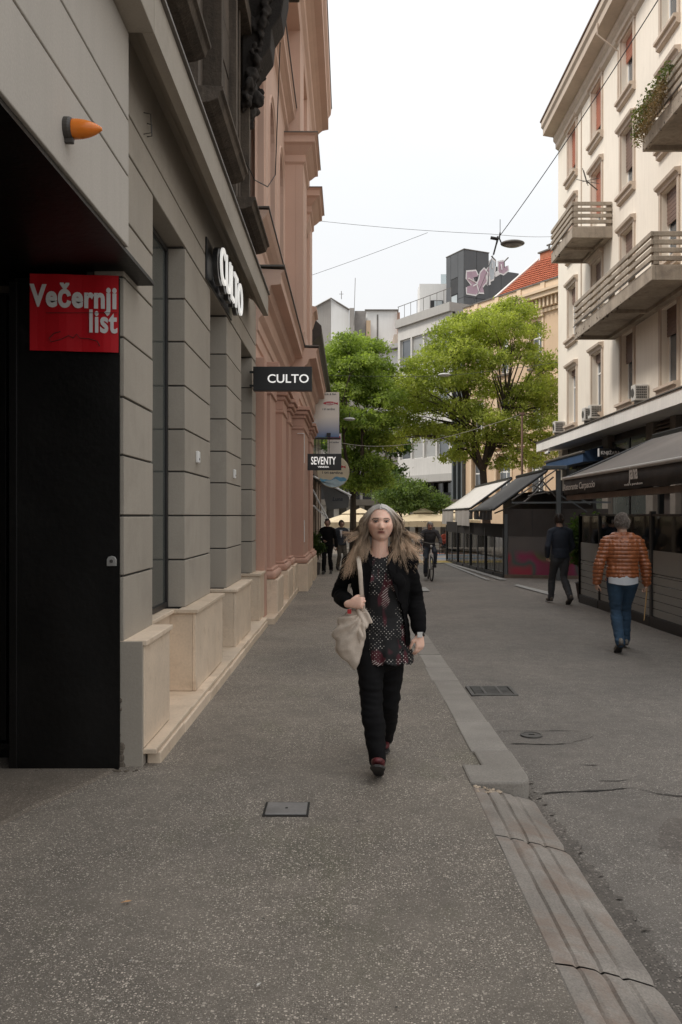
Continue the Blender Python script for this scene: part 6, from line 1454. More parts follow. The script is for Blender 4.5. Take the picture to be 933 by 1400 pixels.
class Head:
    def __init__(s, c, fwd, scale=1.0, tilt=0.0, female=False, wide=1.0):
        s.wd = wide
        s.c = Vector(c); f = Vector((fwd[0], fwd[1], 0)).normalized(); r = Vector((-f.y, f.x, 0))*-1
        f = (f*math.cos(tilt)+Vector((0, 0, 1))*math.sin(tilt)); s.f = f; s.r = f.cross(Vector((0, 0, 1))).normalized(); s.u = s.r.cross(f); s.k = scale; s.fem = female
    def loc(s, p): d = (Vector(p)-s.c)/s.k; return d.dot(s.r)/s.wd, d.dot(s.f), d.dot(s.u)
    def w(s, x, y, z): return s.c+(s.r*x+s.f*y+s.u*z)*s.k
    def mesh(s, g, n=72, m=56):
        P = []
        for i in range(1, m):
            ph = -PI/2+PI*i/m
            for k in range(n):
                a = 2*PI*k/n; d = Vector((math.cos(ph)*math.cos(a), math.cos(ph)*math.sin(a), math.sin(ph)))
                x, y, z = d.x*.077, d.y*.094, d.z*.118
                lo = sm(-.01, -.10, z)
                x *= 1-.20*lo*(1-.55*s.fem); y *= 1-.10*lo if y > 0 else 1-.42*lo
                y -= .008 if z > 0 else 0
                if d.y > 0:
                    w = sm(.0, .35, d.y); ax = abs(x); G = lambda q, s_: math.exp(-(q/s_)**2)
                    y = y*(1-.12*w) if False else y
                    y += w*(-.009*G(ax-.030, .015)*G(z-.010, .013))              # eye sockets
                    y += w*.005*G(x, .045)*G(z-.033, .010)                        # brow
                    bz = .021*sm(.022, -.030, z) if z > -.030 else .021*sm(-.043, -.030, z)
                    y += w*bz*G(x, .010+.004*sm(0, -.03, z))                      # nose
                    y += w*.010*G(ax-.011, .006)*G(z+.033, .008)                  # wings
                    y += w*.006*G(ax-.042, .018)*G(z+.022, .020)                  # cheeks
                    y += w*.007*G(x, .020)*(G(z+.052, .0055)+G(z+.063, .006)*.9)  # lips
                    y -= w*.004*G(x, .024)*G(z+.0575, .0022)
                    y -= w*.003*G(x, .018)*G(z+.074, .006)
                    y += w*.009*G(x, .020)*G(z+.093, .015)                        # chin
                    y += w*.006*G(ax-.030, .0125)*G(z-.010, .0085)                # eyeball bulge
                    y -= w*.0035*G(ax-.024-.45*max(0, -.030-z), .0035)*sm(-.022, -.034, z)*sm(-.072, -.055, z)      # cheek fold
                    y += w*.004*G(ax-.0, .012)*G(z-.030, .012)
                P.append(s.w(x*s.wd, y, z))
        top = s.w(0, -.008, .118); bot = s.w(0, .0, -.116); V = [bot]+P+[top]; fs = [(0, 1+(k+1) % n, 1+k) for k in range(n)]
        for i in range(m-2):
            for k in range(n): a = 1+i*n; fs.append((a+k, a+(k+1) % n, a+n+(k+1) % n, a+n+k))
        T_ = len(V)-1; a = 1+(m-2)*n; fs += [(a+k, a+(k+1) % n, T_) for k in range(n)]
        g.add(V, fs)
        for sx in (-1, 1):
            g.limb([s.w(sx*.074, -.010, -.028), s.w(sx*.081, -.014, .0), s.w(sx*.080, -.018, .022)], [(.007, .011), (.008, .017), (.006, .013)], 10, ref=s.r)
    def skin(s, p, base, lip=(.42, .15, .12), brow=(.12, .08, .05), eye=True):
        x, y, z = s.loc(p); c = Vector(base)
        if y < .02 or abs(x) > .08 or abs(z) > .12: return c
        ax = abs(x); G = lambda q, s_: math.exp(-(q/s_)**2)
        bl = .45*G(ax-.042, .02)*G(z+.025, .02)+.35*G(x, .014)*G(z+.030, .014); c = c.lerp(Vector((base[0]*.98, base[1]*.72, base[2]*.66)), min(1, bl))
        if ax < .025 and -.071 < z < -.045: zq = z+(x/.02)**2*.004; k = G(x, .0215)*max(G(zq+.052, .0042), G(zq+.061, .0045)); c = c.lerp(Vector(lip), min(1, k*1.3))
        if ax < .02 and abs(z+.0572) < .0026: c = c.lerp(Vector((.10, .03, .03)), .8)
        bz = .0275+.05*(ax-.03)*(1 if ax < .045 else -2.5)
        if .012 < ax < .052 and abs(z-bz) < .0042: c = c.lerp(Vector(brow), .85)
        if abs(ax-.008) < .0042 and abs(z+.0405) < .0034: c = c.lerp(Vector((.12, .04, .03)), .8)  # dark nostrils, painted large to give the shadow under the nose
        if abs(ax-.0305) < .019 and abs(z-.0105) < .010: c = c.lerp(Vector((base[0]*.62, base[1]*.50, base[2]*.46)), .65)  # eye-socket shadow painted into the skin colour
        return c
def hand(g, wr, d, palm, curl=.35, thumb=1, k=1.0, spread=.12, fist=False):
    """palm plus five separate bent fingers; d: pointing direction, palm: palm normal"""
    d = Vector(d).normalized(); pn = Vector(palm); pn = (pn-d*pn.dot(d)).normalized(); lat = d.cross(pn)*thumb; wr = Vector(wr)
    g.limb([wr-d*.02*k, wr+d*.03*k, wr+d*.065*k, wr+d*.085*k], [(.024*k, .018*k), (.034*k, .017*k), (.040*k, .015*k), (.038*k, .012*k)], 14, ref=lat)
    for i, (off, ln) in enumerate(((.030, .068), (.0105, .078), (-.0095, .072), (-.0285, .057))):
        p = wr+d*(.083-.004*abs(i-1))*k+lat*off*k; pts = [p-d*.012*k, p]; th_ = 0
        for sgm, f in ((.44, .8), (.31, 1.2), (.25, .9)):
            th_ += curl*(1+.10*i)*f*(1.5 if fist else 1); dd = d*math.cos(th_)+pn*math.sin(th_)+lat*off*spread*8
            p = p+dd.normalized()*ln*sgm*k; pts.append(p)
        g.limb(pts, [.0088*k, .0086*k, .0080*k, .0074*k, .0062*k], 10)
    tb_ = wr+d*.028*k+lat*.026*k; td = (d*.62+lat*.62+pn*.45).normalized(); t1 = tb_+td*.035*k; td2 = (d*.9+lat*.12+pn*.5).normalized(); t2 = t1+td2*.030*k; t3 = t2+(d*.85+pn*.5-lat*.1).normalized()*.022*k
    g.limb([wr+d*.012*k+lat*.012*k, tb_, t1, t2, t3], [.014*k, .014*k, .0115*k, .0098*k, .0078*k], 10)
SKIN = vcol_mat('skin', .5, .12, .04, 120, .35, .1)
def make_person(name_label, J, skin, H=1.7, vox=.008, group=None, head=None, hands=None, wt=1.0, root=None, top=None, trousers=None, shoes=None, collar=None):
    """J: world joints: neck, chest, waist, pelvis, shL shR elL elR wrL wrR hipL hipR knL knR anL anR toL toR"""
    t = thing('person', name_label, 'person', tuple(root), group); k = H/1.7
    side = (J['shR']-J['shL']).normalized(); side.z = 0; side.normalize()
    g = M(); head.mesh(g)
    nb = J['neck']; hb = head.w(0, -.022, -.060)
    g.limb([nb-Vector((0, 0, .05)), nb+(hb-nb)*.3, hb], [(.064*k, .058*k), (.057*k, .055*k), (.055*k, .056*k)], 16, ref=side)
    def torso(g, e=0.0, bot=True, tum=0.0):
        g.limb([J['neck']-Vector((0, 0, .02)), J['neck'].lerp(J['chest'], .22), J['neck'].lerp(J['chest'], .5), J['chest'], J['waist'], J['pelvis'].lerp(J['waist'], .35), J['pelvis']-Vector((0, 0, .05))],
            [(.062*k+e, .055*k+e), (.120*k*wt+e, .078*k+e), (.165*k*wt+e, .102*k*wt+e), (.165*k*wt+e, .118*k*wt+e+tum*.5), (.140*k*wt+e, .105*k*wt+e+tum), (.155*k*wt+e, .112*k*wt+e+tum), (.160*k*wt+e, .110*k*wt+e)], 22, ref=side)
        up = Vector((0, 0, 1)); a_, b_, c_ = J['shL'], J['neck'], J['shR']
        g.limb([a_+up*.0, a_.lerp(b_, .5)+up*.010*k-Vector((0, 0, .008)), b_-up*.045*k, c_.lerp(b_, .5)+up*.010*k-Vector((0, 0, .008)), c_+up*.0], [.050*k+e, .054*k+e, .060*k+e, .054*k+e, .050*k+e], 14)
    def arms(g, e=0.0, cut=1.0, sl=0.0):
        for q in 'LR':
            sh, el, wr = J['sh'+q], J['el'+q], J['wr'+q]
            g.limb([sh+(J['chest']-sh)*.12+Vector((0, 0, .005)), sh, sh.lerp(el, .35), sh.lerp(el, .75), el, el.lerp(wr, .3), el.lerp(wr, .7), el.lerp(wr, cut)],
                [.050*k+e, .056*k+e, .047*k+e, .041*k+e, .040*k+e+sl*.3, .040*k+e+sl*.5, .032*k+e+sl, .026*k+e+sl], 14)
    def legs(g, e=0.0, flare=0.0, cut=1.0):
        for q in 'LR':
            h, kn, an = J['hip'+q], J['kn'+q], J['an'+q]
            g.limb([h+Vector((0, 0, .05)), h-Vector((0, 0, .03)), h.lerp(kn, .45), kn, kn.lerp(an, .35), kn.lerp(an, .75), kn.lerp(an, cut)],
                [.085*k*wt+e, .086*k*wt+e, .070*k*wt+e, .053*k+e, .054*k+e+flare*.4, .042*k+e+flare*.8, .036*k+e+flare], 16)
    torso(g, -.006); arms(g, -.004); legs(g, -.006)
    for (wr, d, palm, curl, th, fist) in hands: hand(g, wr, d, palm, curl, th, k, fist=fist)
    me = evaluated(g.mesh(), vox, 1 if vox < .007 else 2, .4)
    paint(me, lambda p: head.skin(p, skin))
    body = link('body', me, SKIN, t, smooth=True)
    for sx in (-1, 1):
        e = M().ball(head.w(sx*.0305*head.wd, .0770, .0105), (.0125*head.k, .0125*head.k, .0062*head.k), 12, 8)
        eo = e.obj('eye', mat('eye_white', (.34, .29, .26), .25, .05), t, smooth=True)
        M().ball(head.w(sx*.0305*head.wd, .0855, .0105), (.0066*head.k, .0045*head.k, .0060*head.k), 10, 6).obj('iris', mat('iris_dark', (.025, .02, .018), .15, .1), eo, smooth=True)
        pts = [head.w(sx*(.0305+.0150*math.cos(a))*head.wd, .0845-.004*abs(math.cos(a)), .0115+.0065*math.sin(a)) for a in [PI*q/8 for q in range(9)]]
        M().tube(pts, [.0021*head.k]*9, 5).obj('eyelid', mat('lash_line', (.06, .035, .025), .7), t)
    return t, torso, arms, legs, side, k
def cloth(t, g, name, m, vox, fold=.006, fs=9, smooth=4, fn=None, post=None, stretch=.35, thick=None):
    me = evaluated(g.mesh(), vox, smooth, .5)
    def f(p, n):
        q = Vector((p.x*fs, p.y*fs, p.z*fs*stretch)); a = noise.noise(q+Vector((3, 7, 1))); b = noise.noise(Vector((p.x*fs*.6, p.y*fs*.6, p.z*fs*1.8)))
        return fold*(a*.7+b*.8)+(fn(p, n) if fn else 0)
    displace(me, f)
    if post:
        bm = bmesh.new(); bm.from_mesh(me); post(bm); bm.to_mesh(me); bm.free()
    o = link(name, me, m, t, smooth=True)
    if thick: s = o.modifiers.new('solid', 'SOLIDIFY'); s.thickness = thick; s.offset = 1
    return o
def shoe(t, an, to, m, sole, k=1.0, w=1.0):
    d = (to-an); L_ = d.length; f = d.normalized(); s = f.cross(Vector((0, 0, 1))).normalized(); u = s.cross(f)
    heel = an-f*.055*k; g = M()
    g.limb([heel+u*.0, an+f*.0+u*.01, an+f*L_*.45, an+f*L_*.8, to], [(.032*k*w, .045*k), (.036*k*w, .050*k), (.044*k*w, .036*k), (.047*k*w, .028*k), (.036*k*w, .022*k)], 16, ref=s)
    g.limb([an+u*.01, an+u*.06*k], [.042*k*w, .038*k*w], 12)
    me = evaluated(g.mesh(), .008, 3); o = link('shoe', me, m, t, smooth=True)
    P = []
    for a, ww in ((-.075, .0), (-.07, .022), (-.03, .034), (L_*.45, .040), (L_*.8, .049), (L_+.01, .038), (L_+.035, .016)): P.append((a, ww))
    pts = [an+f*a*1.0+s*ww*k*w-u*.048*k for a, ww in P]+[an+f*a-s*ww*k*w-u*.048*k for a, ww in P[::-1]]
    M().prism(pts, u*.018*k).obj('sole', sole, o, bevel=.004)
    return o
def strands(name, t, m, roots, fn, n, segs=9, r0=.0016, seed=5, colf=None):
    rs = random.Random(seed); V = []; Fc = []; C_ = []
    for i in range(n):
        pts, col = fn(rs, i); b = len(V); m_ = len(pts)
        for j, p in enumerate(pts):
            tg = (pts[min(j+1, m_-1)]-pts[max(j-1, 0)]); tg = tg.normalized() if tg.length > 1e-6 else Vector((0, 0, 1))
            s = tg.cross(Vector((.13, 1, .07))).normalized(); o = tg.cross(s); u = j/(m_-1); r = r0*(1-.75*u)*(1 if j else .8)
            for q in range(3): a = 2*PI*q/3; V.append(p+s*math.cos(a)*r+o*math.sin(a)*r)
            c = colf(rs, u, p, col) if colf else col; C_ += [c]*3
        for j in range(m_-1):
            for q in range(3): a = b+j*3; Fc.append((a+q, a+(q+1) % 3, a+3+(q+1) % 3, a+3+q))
    me = bpy.data.meshes.new(name); me.from_pydata([tuple(v) for v in V], [], Fc); me.update()
    a = me.color_attributes.new('Col', 'FLOAT_COLOR', 'POINT'); buf = []
    for c in C_: buf += [c[0], c[1], c[2], 1]
    a.data.foreach_set('color', buf)
    return link(name, me, m, t, smooth=True)
HAIRM = vcol_mat('hair', .42, 0, .05, 60, .45, 0)
def bez(a, b, c, d, n):
    return [a*(1-u)**3+b*3*u*(1-u)**2+c*3*u*u*(1-u)+d*u**3 for u in [i/n for i in range(n+1)]]
def short_hair(t, head, cols, n=1100, ln=.03, hl=.055, seed=3, back=-.075, vol=1.0, r0=.0018):
    """cap that follows the skull, closed by short tufts"""
    g = M(); N_, M_ = 40, 28
    def cov(x, y, z):    # is this scalp point under hair
        return (z > hl) if y > .045 else ((z > hl-.055+(.05-y)*-.6) if y > -.0 else z > back+max(0, (y+.03))*.4)
    V = []; ok = []
    for i in range(M_+1):
        ph = -PI/2+PI*i/M_
        for k in range(N_):
            a = 2*PI*k/N_; d = (math.cos(ph)*math.cos(a), math.cos(ph)*math.sin(a), math.sin(ph)); x, y, z = d[0]*.083*vol, d[1]*.099*vol-.008, d[2]*.124*vol
            lo = sm(-.01, -.10, z); x *= 1-.2*lo
            if y < 0: y *= 1-.30*lo
            V.append(head.w(x, y, z)); ok.append(cov(x, y, z))
    fs = [(i*N_+k, i*N_+(k+1) % N_, (i+1)*N_+(k+1) % N_, (i+1)*N_+k) for i in range(M_) for k in range(N_) if all(ok[q] for q in (i*N_+k, i*N_+(k+1) % N_, (i+1)*N_+(k+1) % N_, (i+1)*N_+k))]
    g.add(V, fs); me = g.mesh()
    paint(me, lambda p: mulc(cols[0], .8+.5*noise.noise(p*60)))
    h = link('hair', me, HAIRM, t, smooth=True)
    def f(rs, i):
        while True:
            a = rs.uniform(0, 2*PI); sz = rs.uniform(-.8, 1); c = math.sqrt(1-sz*sz); x, y, z = c*math.cos(a)*.083*vol, c*math.sin(a)*.099*vol-.008, sz*.124*vol
            if cov(x, y, z): break
        lo = sm(-.01, -.10, z); x *= 1-.2*lo
        if y < 0: y *= 1-.30*lo
        p = head.w(x, y, z); nrm_ = (p-head.c).normalized(); dn = (Vector((0, 0, -1))*.6-head.f*(.3 if y < .03 else -.2)+nrm_*.35+head.r*noise.noise(p*25)*.7)
        e = p+dn.normalized()*ln*rs.uniform(.6, 1.3); mid = (p+e)/2+nrm_*ln*.28
        return [p-nrm_*.003, p.lerp(mid, .6)+nrm_*.001, mid, e], mulc(cols[rs.randrange(len(cols))], rs.uniform(.7, 1.25))
    strands('hair_tufts', h, HAIRM, None, f, n, r0=r0, seed=seed)
    return h
BLK = mat('black_cloth', (.0055, .005, .0055), .9, .15, 6, .1, 150, .2, .002, spec=.15)
BLKT = mat('black_trouser', (.006, .0055, .006), .85, .15, 6, .1, 150, .2, .002, spec=.2)
LEATHER = mat('shoe_dark', (.03, .027, .025), .5, .2, 20); SOLE = mat('sole_dark', (.04, .036, .033), .7, .2, 20)
# ---------------------------------------------------------------- the walking woman
def woman():
    Y0 = 5.60; w = lambda px, py, dy=0.0: W(px, py, Y0+dy)
    root = Vector((w(514, 0).x, Y0, gz(Y0)))
    J = dict(neck=w(519, 757, .0), chest=w(521, 800, -.0), waist=w(522, 845, 0), pelvis=w(521, 880, .0),
        shL=w(482, 770, .01), elL=w(464, 812, .12), wrL=w(477, 825, -.13),
        shR=w(556, 768, .0), elR=w(568, 818, .05), wrR=w(574, 866, -.10),
        hipL=w(505, 885, -.02), knL=w(508, 962, -.13), anL=w(518, 1045, -.26), toL=w(516.5, 1040, -.40),
        hipR=w(535, 885, .03), knR=w(533, 962, .10), anR=w(526, 1012, .42), toR=w(524, 1035, .28))
    head = Head(w(520.5, 716, -.03), (0.02, -1), .985, tilt=.05, female=True, wide=1.10)
    hands = [(J['wrL']+Vector((.004, -.018, 0)), Vector((.85, -.40, .12)), Vector((.30, .9, -.25)), .80, 1, True), (J['wrR'], Vector((.03, -.10, -1)), Vector((-.65, .75, 0)), .42, -1, False)]
    t, torso, arms, legs, side, k = make_person('woman with long windblown grey hair walking in black blazer and patterned tunic', J, (.95, .60, .46), H=1.64, vox=.0048, head=head, hands=hands, wt=1.0, root=root)
    # trousers
    g = M(); legs(g, .016, .004, .95); g.limb([J['pelvis'], J['pelvis']-Vector((0, 0, .07))], [(.165, .125), (.16, .12)], 20, ref=side)
    def creases(p, n):
        kn = min((p-J['knL']).length, (p-J['knR']).length); return .010*noise.noise(Vector((p.x*9+p.z*8, p.y*9, p.z*34)))*math.exp(-(kn/.24)**2)
    cloth(t, g, 'trousers', BLKT, .009, .009, 11, fn=creases)
    # tunic
    g = M(); torso(g, .010); c = J['pelvis']; hem = w(530, 905, 0)
    zn = lambda py: w(0, py).z
    g.limb([J['waist'], c+Vector((.0, 0, 0)), Vector((w(529, 0).x, Y0, zn(897))), Vector((w(530, 0).x, Y0, zn(907)))], [(.152, .115), (.168, .135), (.176, .150), (.180, .155)], 26, ref=side)
    for sx in (-1, 1): g.ball(J['chest']+Vector((sx*.072, -.088, .035)), (.066, .055, .062), 14, 10)
    def post(bm):
        zc = zn(904); z1 = w(0, 757).z
        dl = [v for v in bm.verts if v.co.z < zc-.004+.006*math.sin(v.co.x*60) or (v.co.z > z1-.022+7*(v.co.x-J['neck'].x)**2 and abs(v.co.x-J['neck'].x) < .12)]
        bmesh.ops.delete(bm, geom=dl, context='VERTS')
    cloth(t, g, 'tunic', tunic_mat(), .008, .006, 10, post=post, fn=lambda p, n: .007*math.sin(p.x*55+noise.noise(p*8)*3)*sm(zn(850), zn(905), p.z), thick=-.003)
    # blazer: opened at the front, long sleeve with folds
    g = M(); torso(g, .022); arms(g, .009, .87, .005)
    for q in 'LR': g.ball(J['sh'+q]+Vector((0, 0, -.006)), (.060, .066, .056), 12, 8)
    g.limb([J['waist'], J['pelvis'], J['pelvis']-Vector((0, 0, .03))], [(.168, .130), (.182, .145), (.186, .150)], 24, ref=side)
    for sx in (-1, 1): g.ball(J['chest']+Vector((sx*.075, -.085, .03)), (.072, .058, .07), 14, 10)
    def post2(bm):
        cx = J['neck'].x; z0 = zn(757); zb = zn(885)
        def gone(v):
            p = v.co; u = (z0-p.z)/(z0-zb)           # 0 neck .. 1 hem
            if u > 1.0 and abs(p.x-cx) < .24 and p.z < zn(884): 
                return (p-J['wrR']).length > .16 and (p-J['wrL']).length > .14
            inarm = min((p-J['elL']).length, (p-J['wrL']).length, (p-J['elL'].lerp(J['wrL'], .5)).length) < .075
            if p.y > Y0-.015 or inarm: return u < -.10 and abs(p.x-cx) < .075
            xl = cx-.042-.075*sm(0, .9, u)+.0; xr = cx+.048+.11*sm(.0, .85, u)
            if u < 0: xl = cx-.062; xr = cx+.066
            return xl < p.x < xr and u > -.3 and (p.x > J['shL'].x+.02)
        bmesh.ops.delete(bm, geom=[v for v in bm.verts if gone(v)], context='VERTS')
    def arf(p, n):
        el = min((p-J['elL']).length, (p-J['elR']).length); return .006*noise.noise(Vector((p.x*20, p.y*20, p.z*55)))*math.exp(-(el/.2)**2)+.004*noise.noise(Vector((p.x*12, p.y*12, p.z*25)))
    cloth(t, g, 'blazer', BLK, .0085, .010, 8, post=post2, fn=arf, thick=.006)
    # lapels
    for sx in (-1, 1):
        cx = J['neck'].x; yf = Y0-.135
        P = [(cx+sx*.060, Y0-.03, zn(752)), (cx+sx*.098, Y0-.055, zn(757)), (cx+sx*.118, yf+.015, zn(778)), (cx+sx*.100, yf+.005, zn(783)), (cx+sx*.108, yf-.01, zn(790)), (cx+sx*(.092 if sx < 0 else .125), yf-.02, zn(822)), (cx+sx*(.078 if sx < 0 else .105), yf-.022, zn(815)), (cx+sx*.050, yf-.004, zn(775))]
        M().prism(P, (0, -.007, 0)).obj('lapel', BLK, t, bevel=.002)
    # watch on the hanging wrist
    d = (J['wrR']-J['elR']).normalized(); c = J['wrR']+d*.006
    M().tube([c-d*.010, c+d*.010], [.0305, .0305], 20).obj('watch', LEATHER, t); wc = [o for o in t.children if o.name.startswith('watch')][0]
    M().box(-.016, .016, -.005, .005, -.016, .016, Matrix.Translation(c+Vector((-.002, -.033, 0)))).obj('watch_face', mat('watch_white', (.75, .72, .68), .3, .02), wc, bevel=.002)
    # shoes: burgundy upper with dark sole, front toe raised
    BUR = mat('burgundy_shoe', (.13, .018, .022), .5, .45, 26, .15, 70, .3)
    shoe(t, J['anL']+Vector((0, -.01, -.008)), J['toL'], BUR, SOLE, .94); shoe(t, J['anR']+Vector((0, 0, -.01)), Vector((J['toR'].x, J['toR'].y, gz(5.9)+.05)), BUR, SOLE, .9)
    # hair
    ROOT = (.70, .66, .61); MID = (.31, .225, .155); TIP = (.80, .57, .39); DK = (.07, .05, .037)
    hw = head
    g = M(); N_, M_ = 48, 34; V = []; ok = []
    for i in range(M_+1):
        ph = -PI/2+PI*i/M_
        for q in range(N_):
            a = 2*PI*q/N_; d_ = (math.cos(ph)*math.cos(a), math.cos(ph)*math.sin(a), math.sin(ph)); x, y, z = d_[0]*.092, d_[1]*.100-.010, d_[2]*.124
            V.append(hw.w(x, y, z)); ok.append(not (y > .012 and z < .090-(abs(x)/.078)**3*.06 and abs(x) < .082) and z > -.09)
    g.add(V, [(i*N_+q, i*N_+(q+1) % N_, (i+1)*N_+(q+1) % N_, (i+1)*N_+q) for i in range(M_) for q in range(N_) if all(ok[e] for e in (i*N_+q, i*N_+(q+1) % N_, (i+1)*N_+(q+1) % N_, (i+1)*N_+q))])
    me = g.mesh()
    def capcol(p):
        x, y, z = hw.loc(p); c = Vector(MID).lerp(Vector(ROOT), sm(.02, .10, z)); return mulc(c, .75+.5*noise.noise(Vector((x*120, y*20, z*20)))) if abs(x) > .004 else mulc(c, 1.1)
    paint(me, capcol); h = link('hair', me, HAIRM, t, smooth=True)
    # locks: bundles following a guide from the parting, out to the sides and blown away
    rs0 = random.Random(44); locks = []
    for i in range(230):
        sx = -1 if i % 2 else 1; u = rs0.random()
        yr = rs0.uniform(-.09, .045); xr = sx*rs0.uniform(.002, .03); zr = .124*math.sqrt(max(.05, 1-(xr/.084)**2-((yr+.01)/.1)**2))
        a = hw.w(xr, yr, zr+.002)
        b = hw.w(sx*rs0.uniform(.098, .112), yr*.35 if yr > 0 else yr, rs0.uniform(.03, .07))
        ey = rs0.uniform(-.07, .05); q_ = rs0.random()
        if q_ < .42:      # hanging close, beside face and neck
            ex = rs0.uniform(.070, .125); ez = -rs0.uniform(.17, .30); cxx = rs0.uniform(.095, .120)
        elif sx > 0: ex = .11+.145*rs0.random(); ez = -.20-.10*rs0.random()-.25*(ex-.1); cxx = rs0.uniform(.10, .15)     # image right
        else: ex = .11+.150*rs0.random(); ez = -.15-.15*rs0.random(); cxx = rs0.uniform(.10, .16)
        c = hw.w(sx*cxx, ey*.6, -.09-rs0.uniform(0, .07)); e = hw.w(sx*ex, ey, ez)
        if rs0.random() < .10: c = hw.w(sx*.17, ey, -.06); e = hw.w(sx*rs0.uniform(.18, .25), ey, rs0.uniform(-.13, -.05))
        locks.append((a, b, c, e, rs0.uniform(.45, 1.4), rs0.random(), rs0.uniform(0, 6.28), rs0.uniform(.6, 2.0)))
    def f(rs, i):
        a, b, c, e, br, tone, ph, wv = locks[i % len(locks)]; s = .012
        j = lambda k_: Vector((rs.gauss(0, 1), rs.gauss(0, 1), rs.gauss(0, 1)))*k_
        tl = rs.uniform(.88, 1.18); e2 = c.lerp(e, tl); x0_, y0_, z0_ = hw.loc(a); sg = -1 if (i % len(locks)) % 2 else 1; yk_ = y0_+rs.gauss(0, .006); tb_ = math.radians(72+24*tone)
        rr_ = math.sqrt(max(.25, 1-((yk_+.01)/.108)**2)); vo_ = 1+.62*((br-.45)/.95)**1.5*(.5+.5*math.sin(ph)**2)*1.0; arc = [hw.w(sg*.097*(1+(vo_-1)*u*u)*math.sin(.06+tb_*u)*rr_+rs.gauss(0, .0008), yk_*(1-.35*u), .129*math.cos(.06+tb_*u)*rr_) for u in (0, .25, .5, .75)]
        b0 = hw.w(sg*.100*vo_*rr_*math.sin(tb_), yk_*.65, .129*math.cos(tb_)*rr_); pts = arc+bez(b0, b0+Vector((sg*-.0, 0, -.05))+j(.003), c+j(.005), e2+j(.009), 13)
        q = []
        for n_, p in enumerate(pts):
            u = max(0, n_-4)/13; amp = .015*u**.8*wv; q.append(p+Vector((math.sin(ph+u*7.5), math.cos(ph+u*6), .4*math.sin(ph*2+u*7)))*amp)
        return q, (br*rs.uniform(.8, 1.2), tone)
    def cf(rs, u, p, col):
        br, tone = col; br = .55+.5*br; c = Vector(ROOT).lerp(Vector(MID), sm(.04, .22, u)); c = c.lerp(Vector(DK), .6*(1-tone)*sm(.3, .5, u)*(1-sm(.6, .8, u))); c = c.lerp(Vector(TIP), sm(.5, .95, u)*(.5+.5*tone)); return mulc(c, br)  # mid-length darkened to DK as painted depth shading inside the hair
    strands('hair_locks', h, HAIRM, None, f, 5200, r0=.0017, seed=9, colf=cf)
    return t, J, w
def tunic_mat():
    m, nt, N, L, b = _nt('tunic_print'); tc = N.new('ShaderNodeTexCoord'); o = tc.outputs['Object']
    nz = noise_n(N, L, o, 5.5, 2, .5, .6); dark = (.004, .0035, .004)
    rot = mapping(N, L, o, (1, .001, 1), (0, .75, 0))
    vo = N.new('ShaderNodeTexVoronoi'); vo.inputs['Scale'].default_value = 62; vo.inputs['Randomness'].default_value = .12; L.new(rot, vo.inputs['Vector'])
    dots = ramp(N, L, vo.outputs['Distance'], .26, .34, (1, 1, 1), (0, 0, 0))
    wv = N.new('ShaderNodeTexWave'); wv.inputs['Scale'].default_value = 26; wv.inputs['Distortion'].default_value = 3.5; wv.inputs['Detail'].default_value = 1; wv.inputs['Detail Scale'].default_value = .6; L.new(mapping(N, L, o, (1, .001, 1), (0, -.9, 0)), wv.inputs['Vector'])
    lines = ramp(N, L, wv.outputs[0], .70, .80)
    zone = ramp(N, L, nz, .38, .42); zone2 = ramp(N, L, noise_n(N, L, mapping(N, L, o, loc=(4, 2, 1)), 7, 2, .5, .5), .50, .54)
    zone3 = ramp(N, L, noise_n(N, L, mapping(N, L, o, (1, 1, .6), loc=(1, 5, 3)), 9, 2, .5, .4), .55, .60)
    def mul(a, b_):
        q = N.new('ShaderNodeMath'); q.operation = 'MULTIPLY'; L.new(a, q.inputs[0]); L.new(b_, q.inputs[1]); return q.outputs[0]
    c = mixrgb(N, L, 'MIX', zone3, dark, (.075, .009, .016))
    c = mixrgb(N, L, 'MIX', mul(dots, zone), c, (.62, .58, .53)); c = mixrgb(N, L, 'MIX', mul(lines, mul(zone2, zone3)), c, (.55, .50, .46))
    L.new(c, b.inputs['Base Color']); b.inputs['Roughness'].default_value = .75; return m
wt_, WJ, ww = woman()
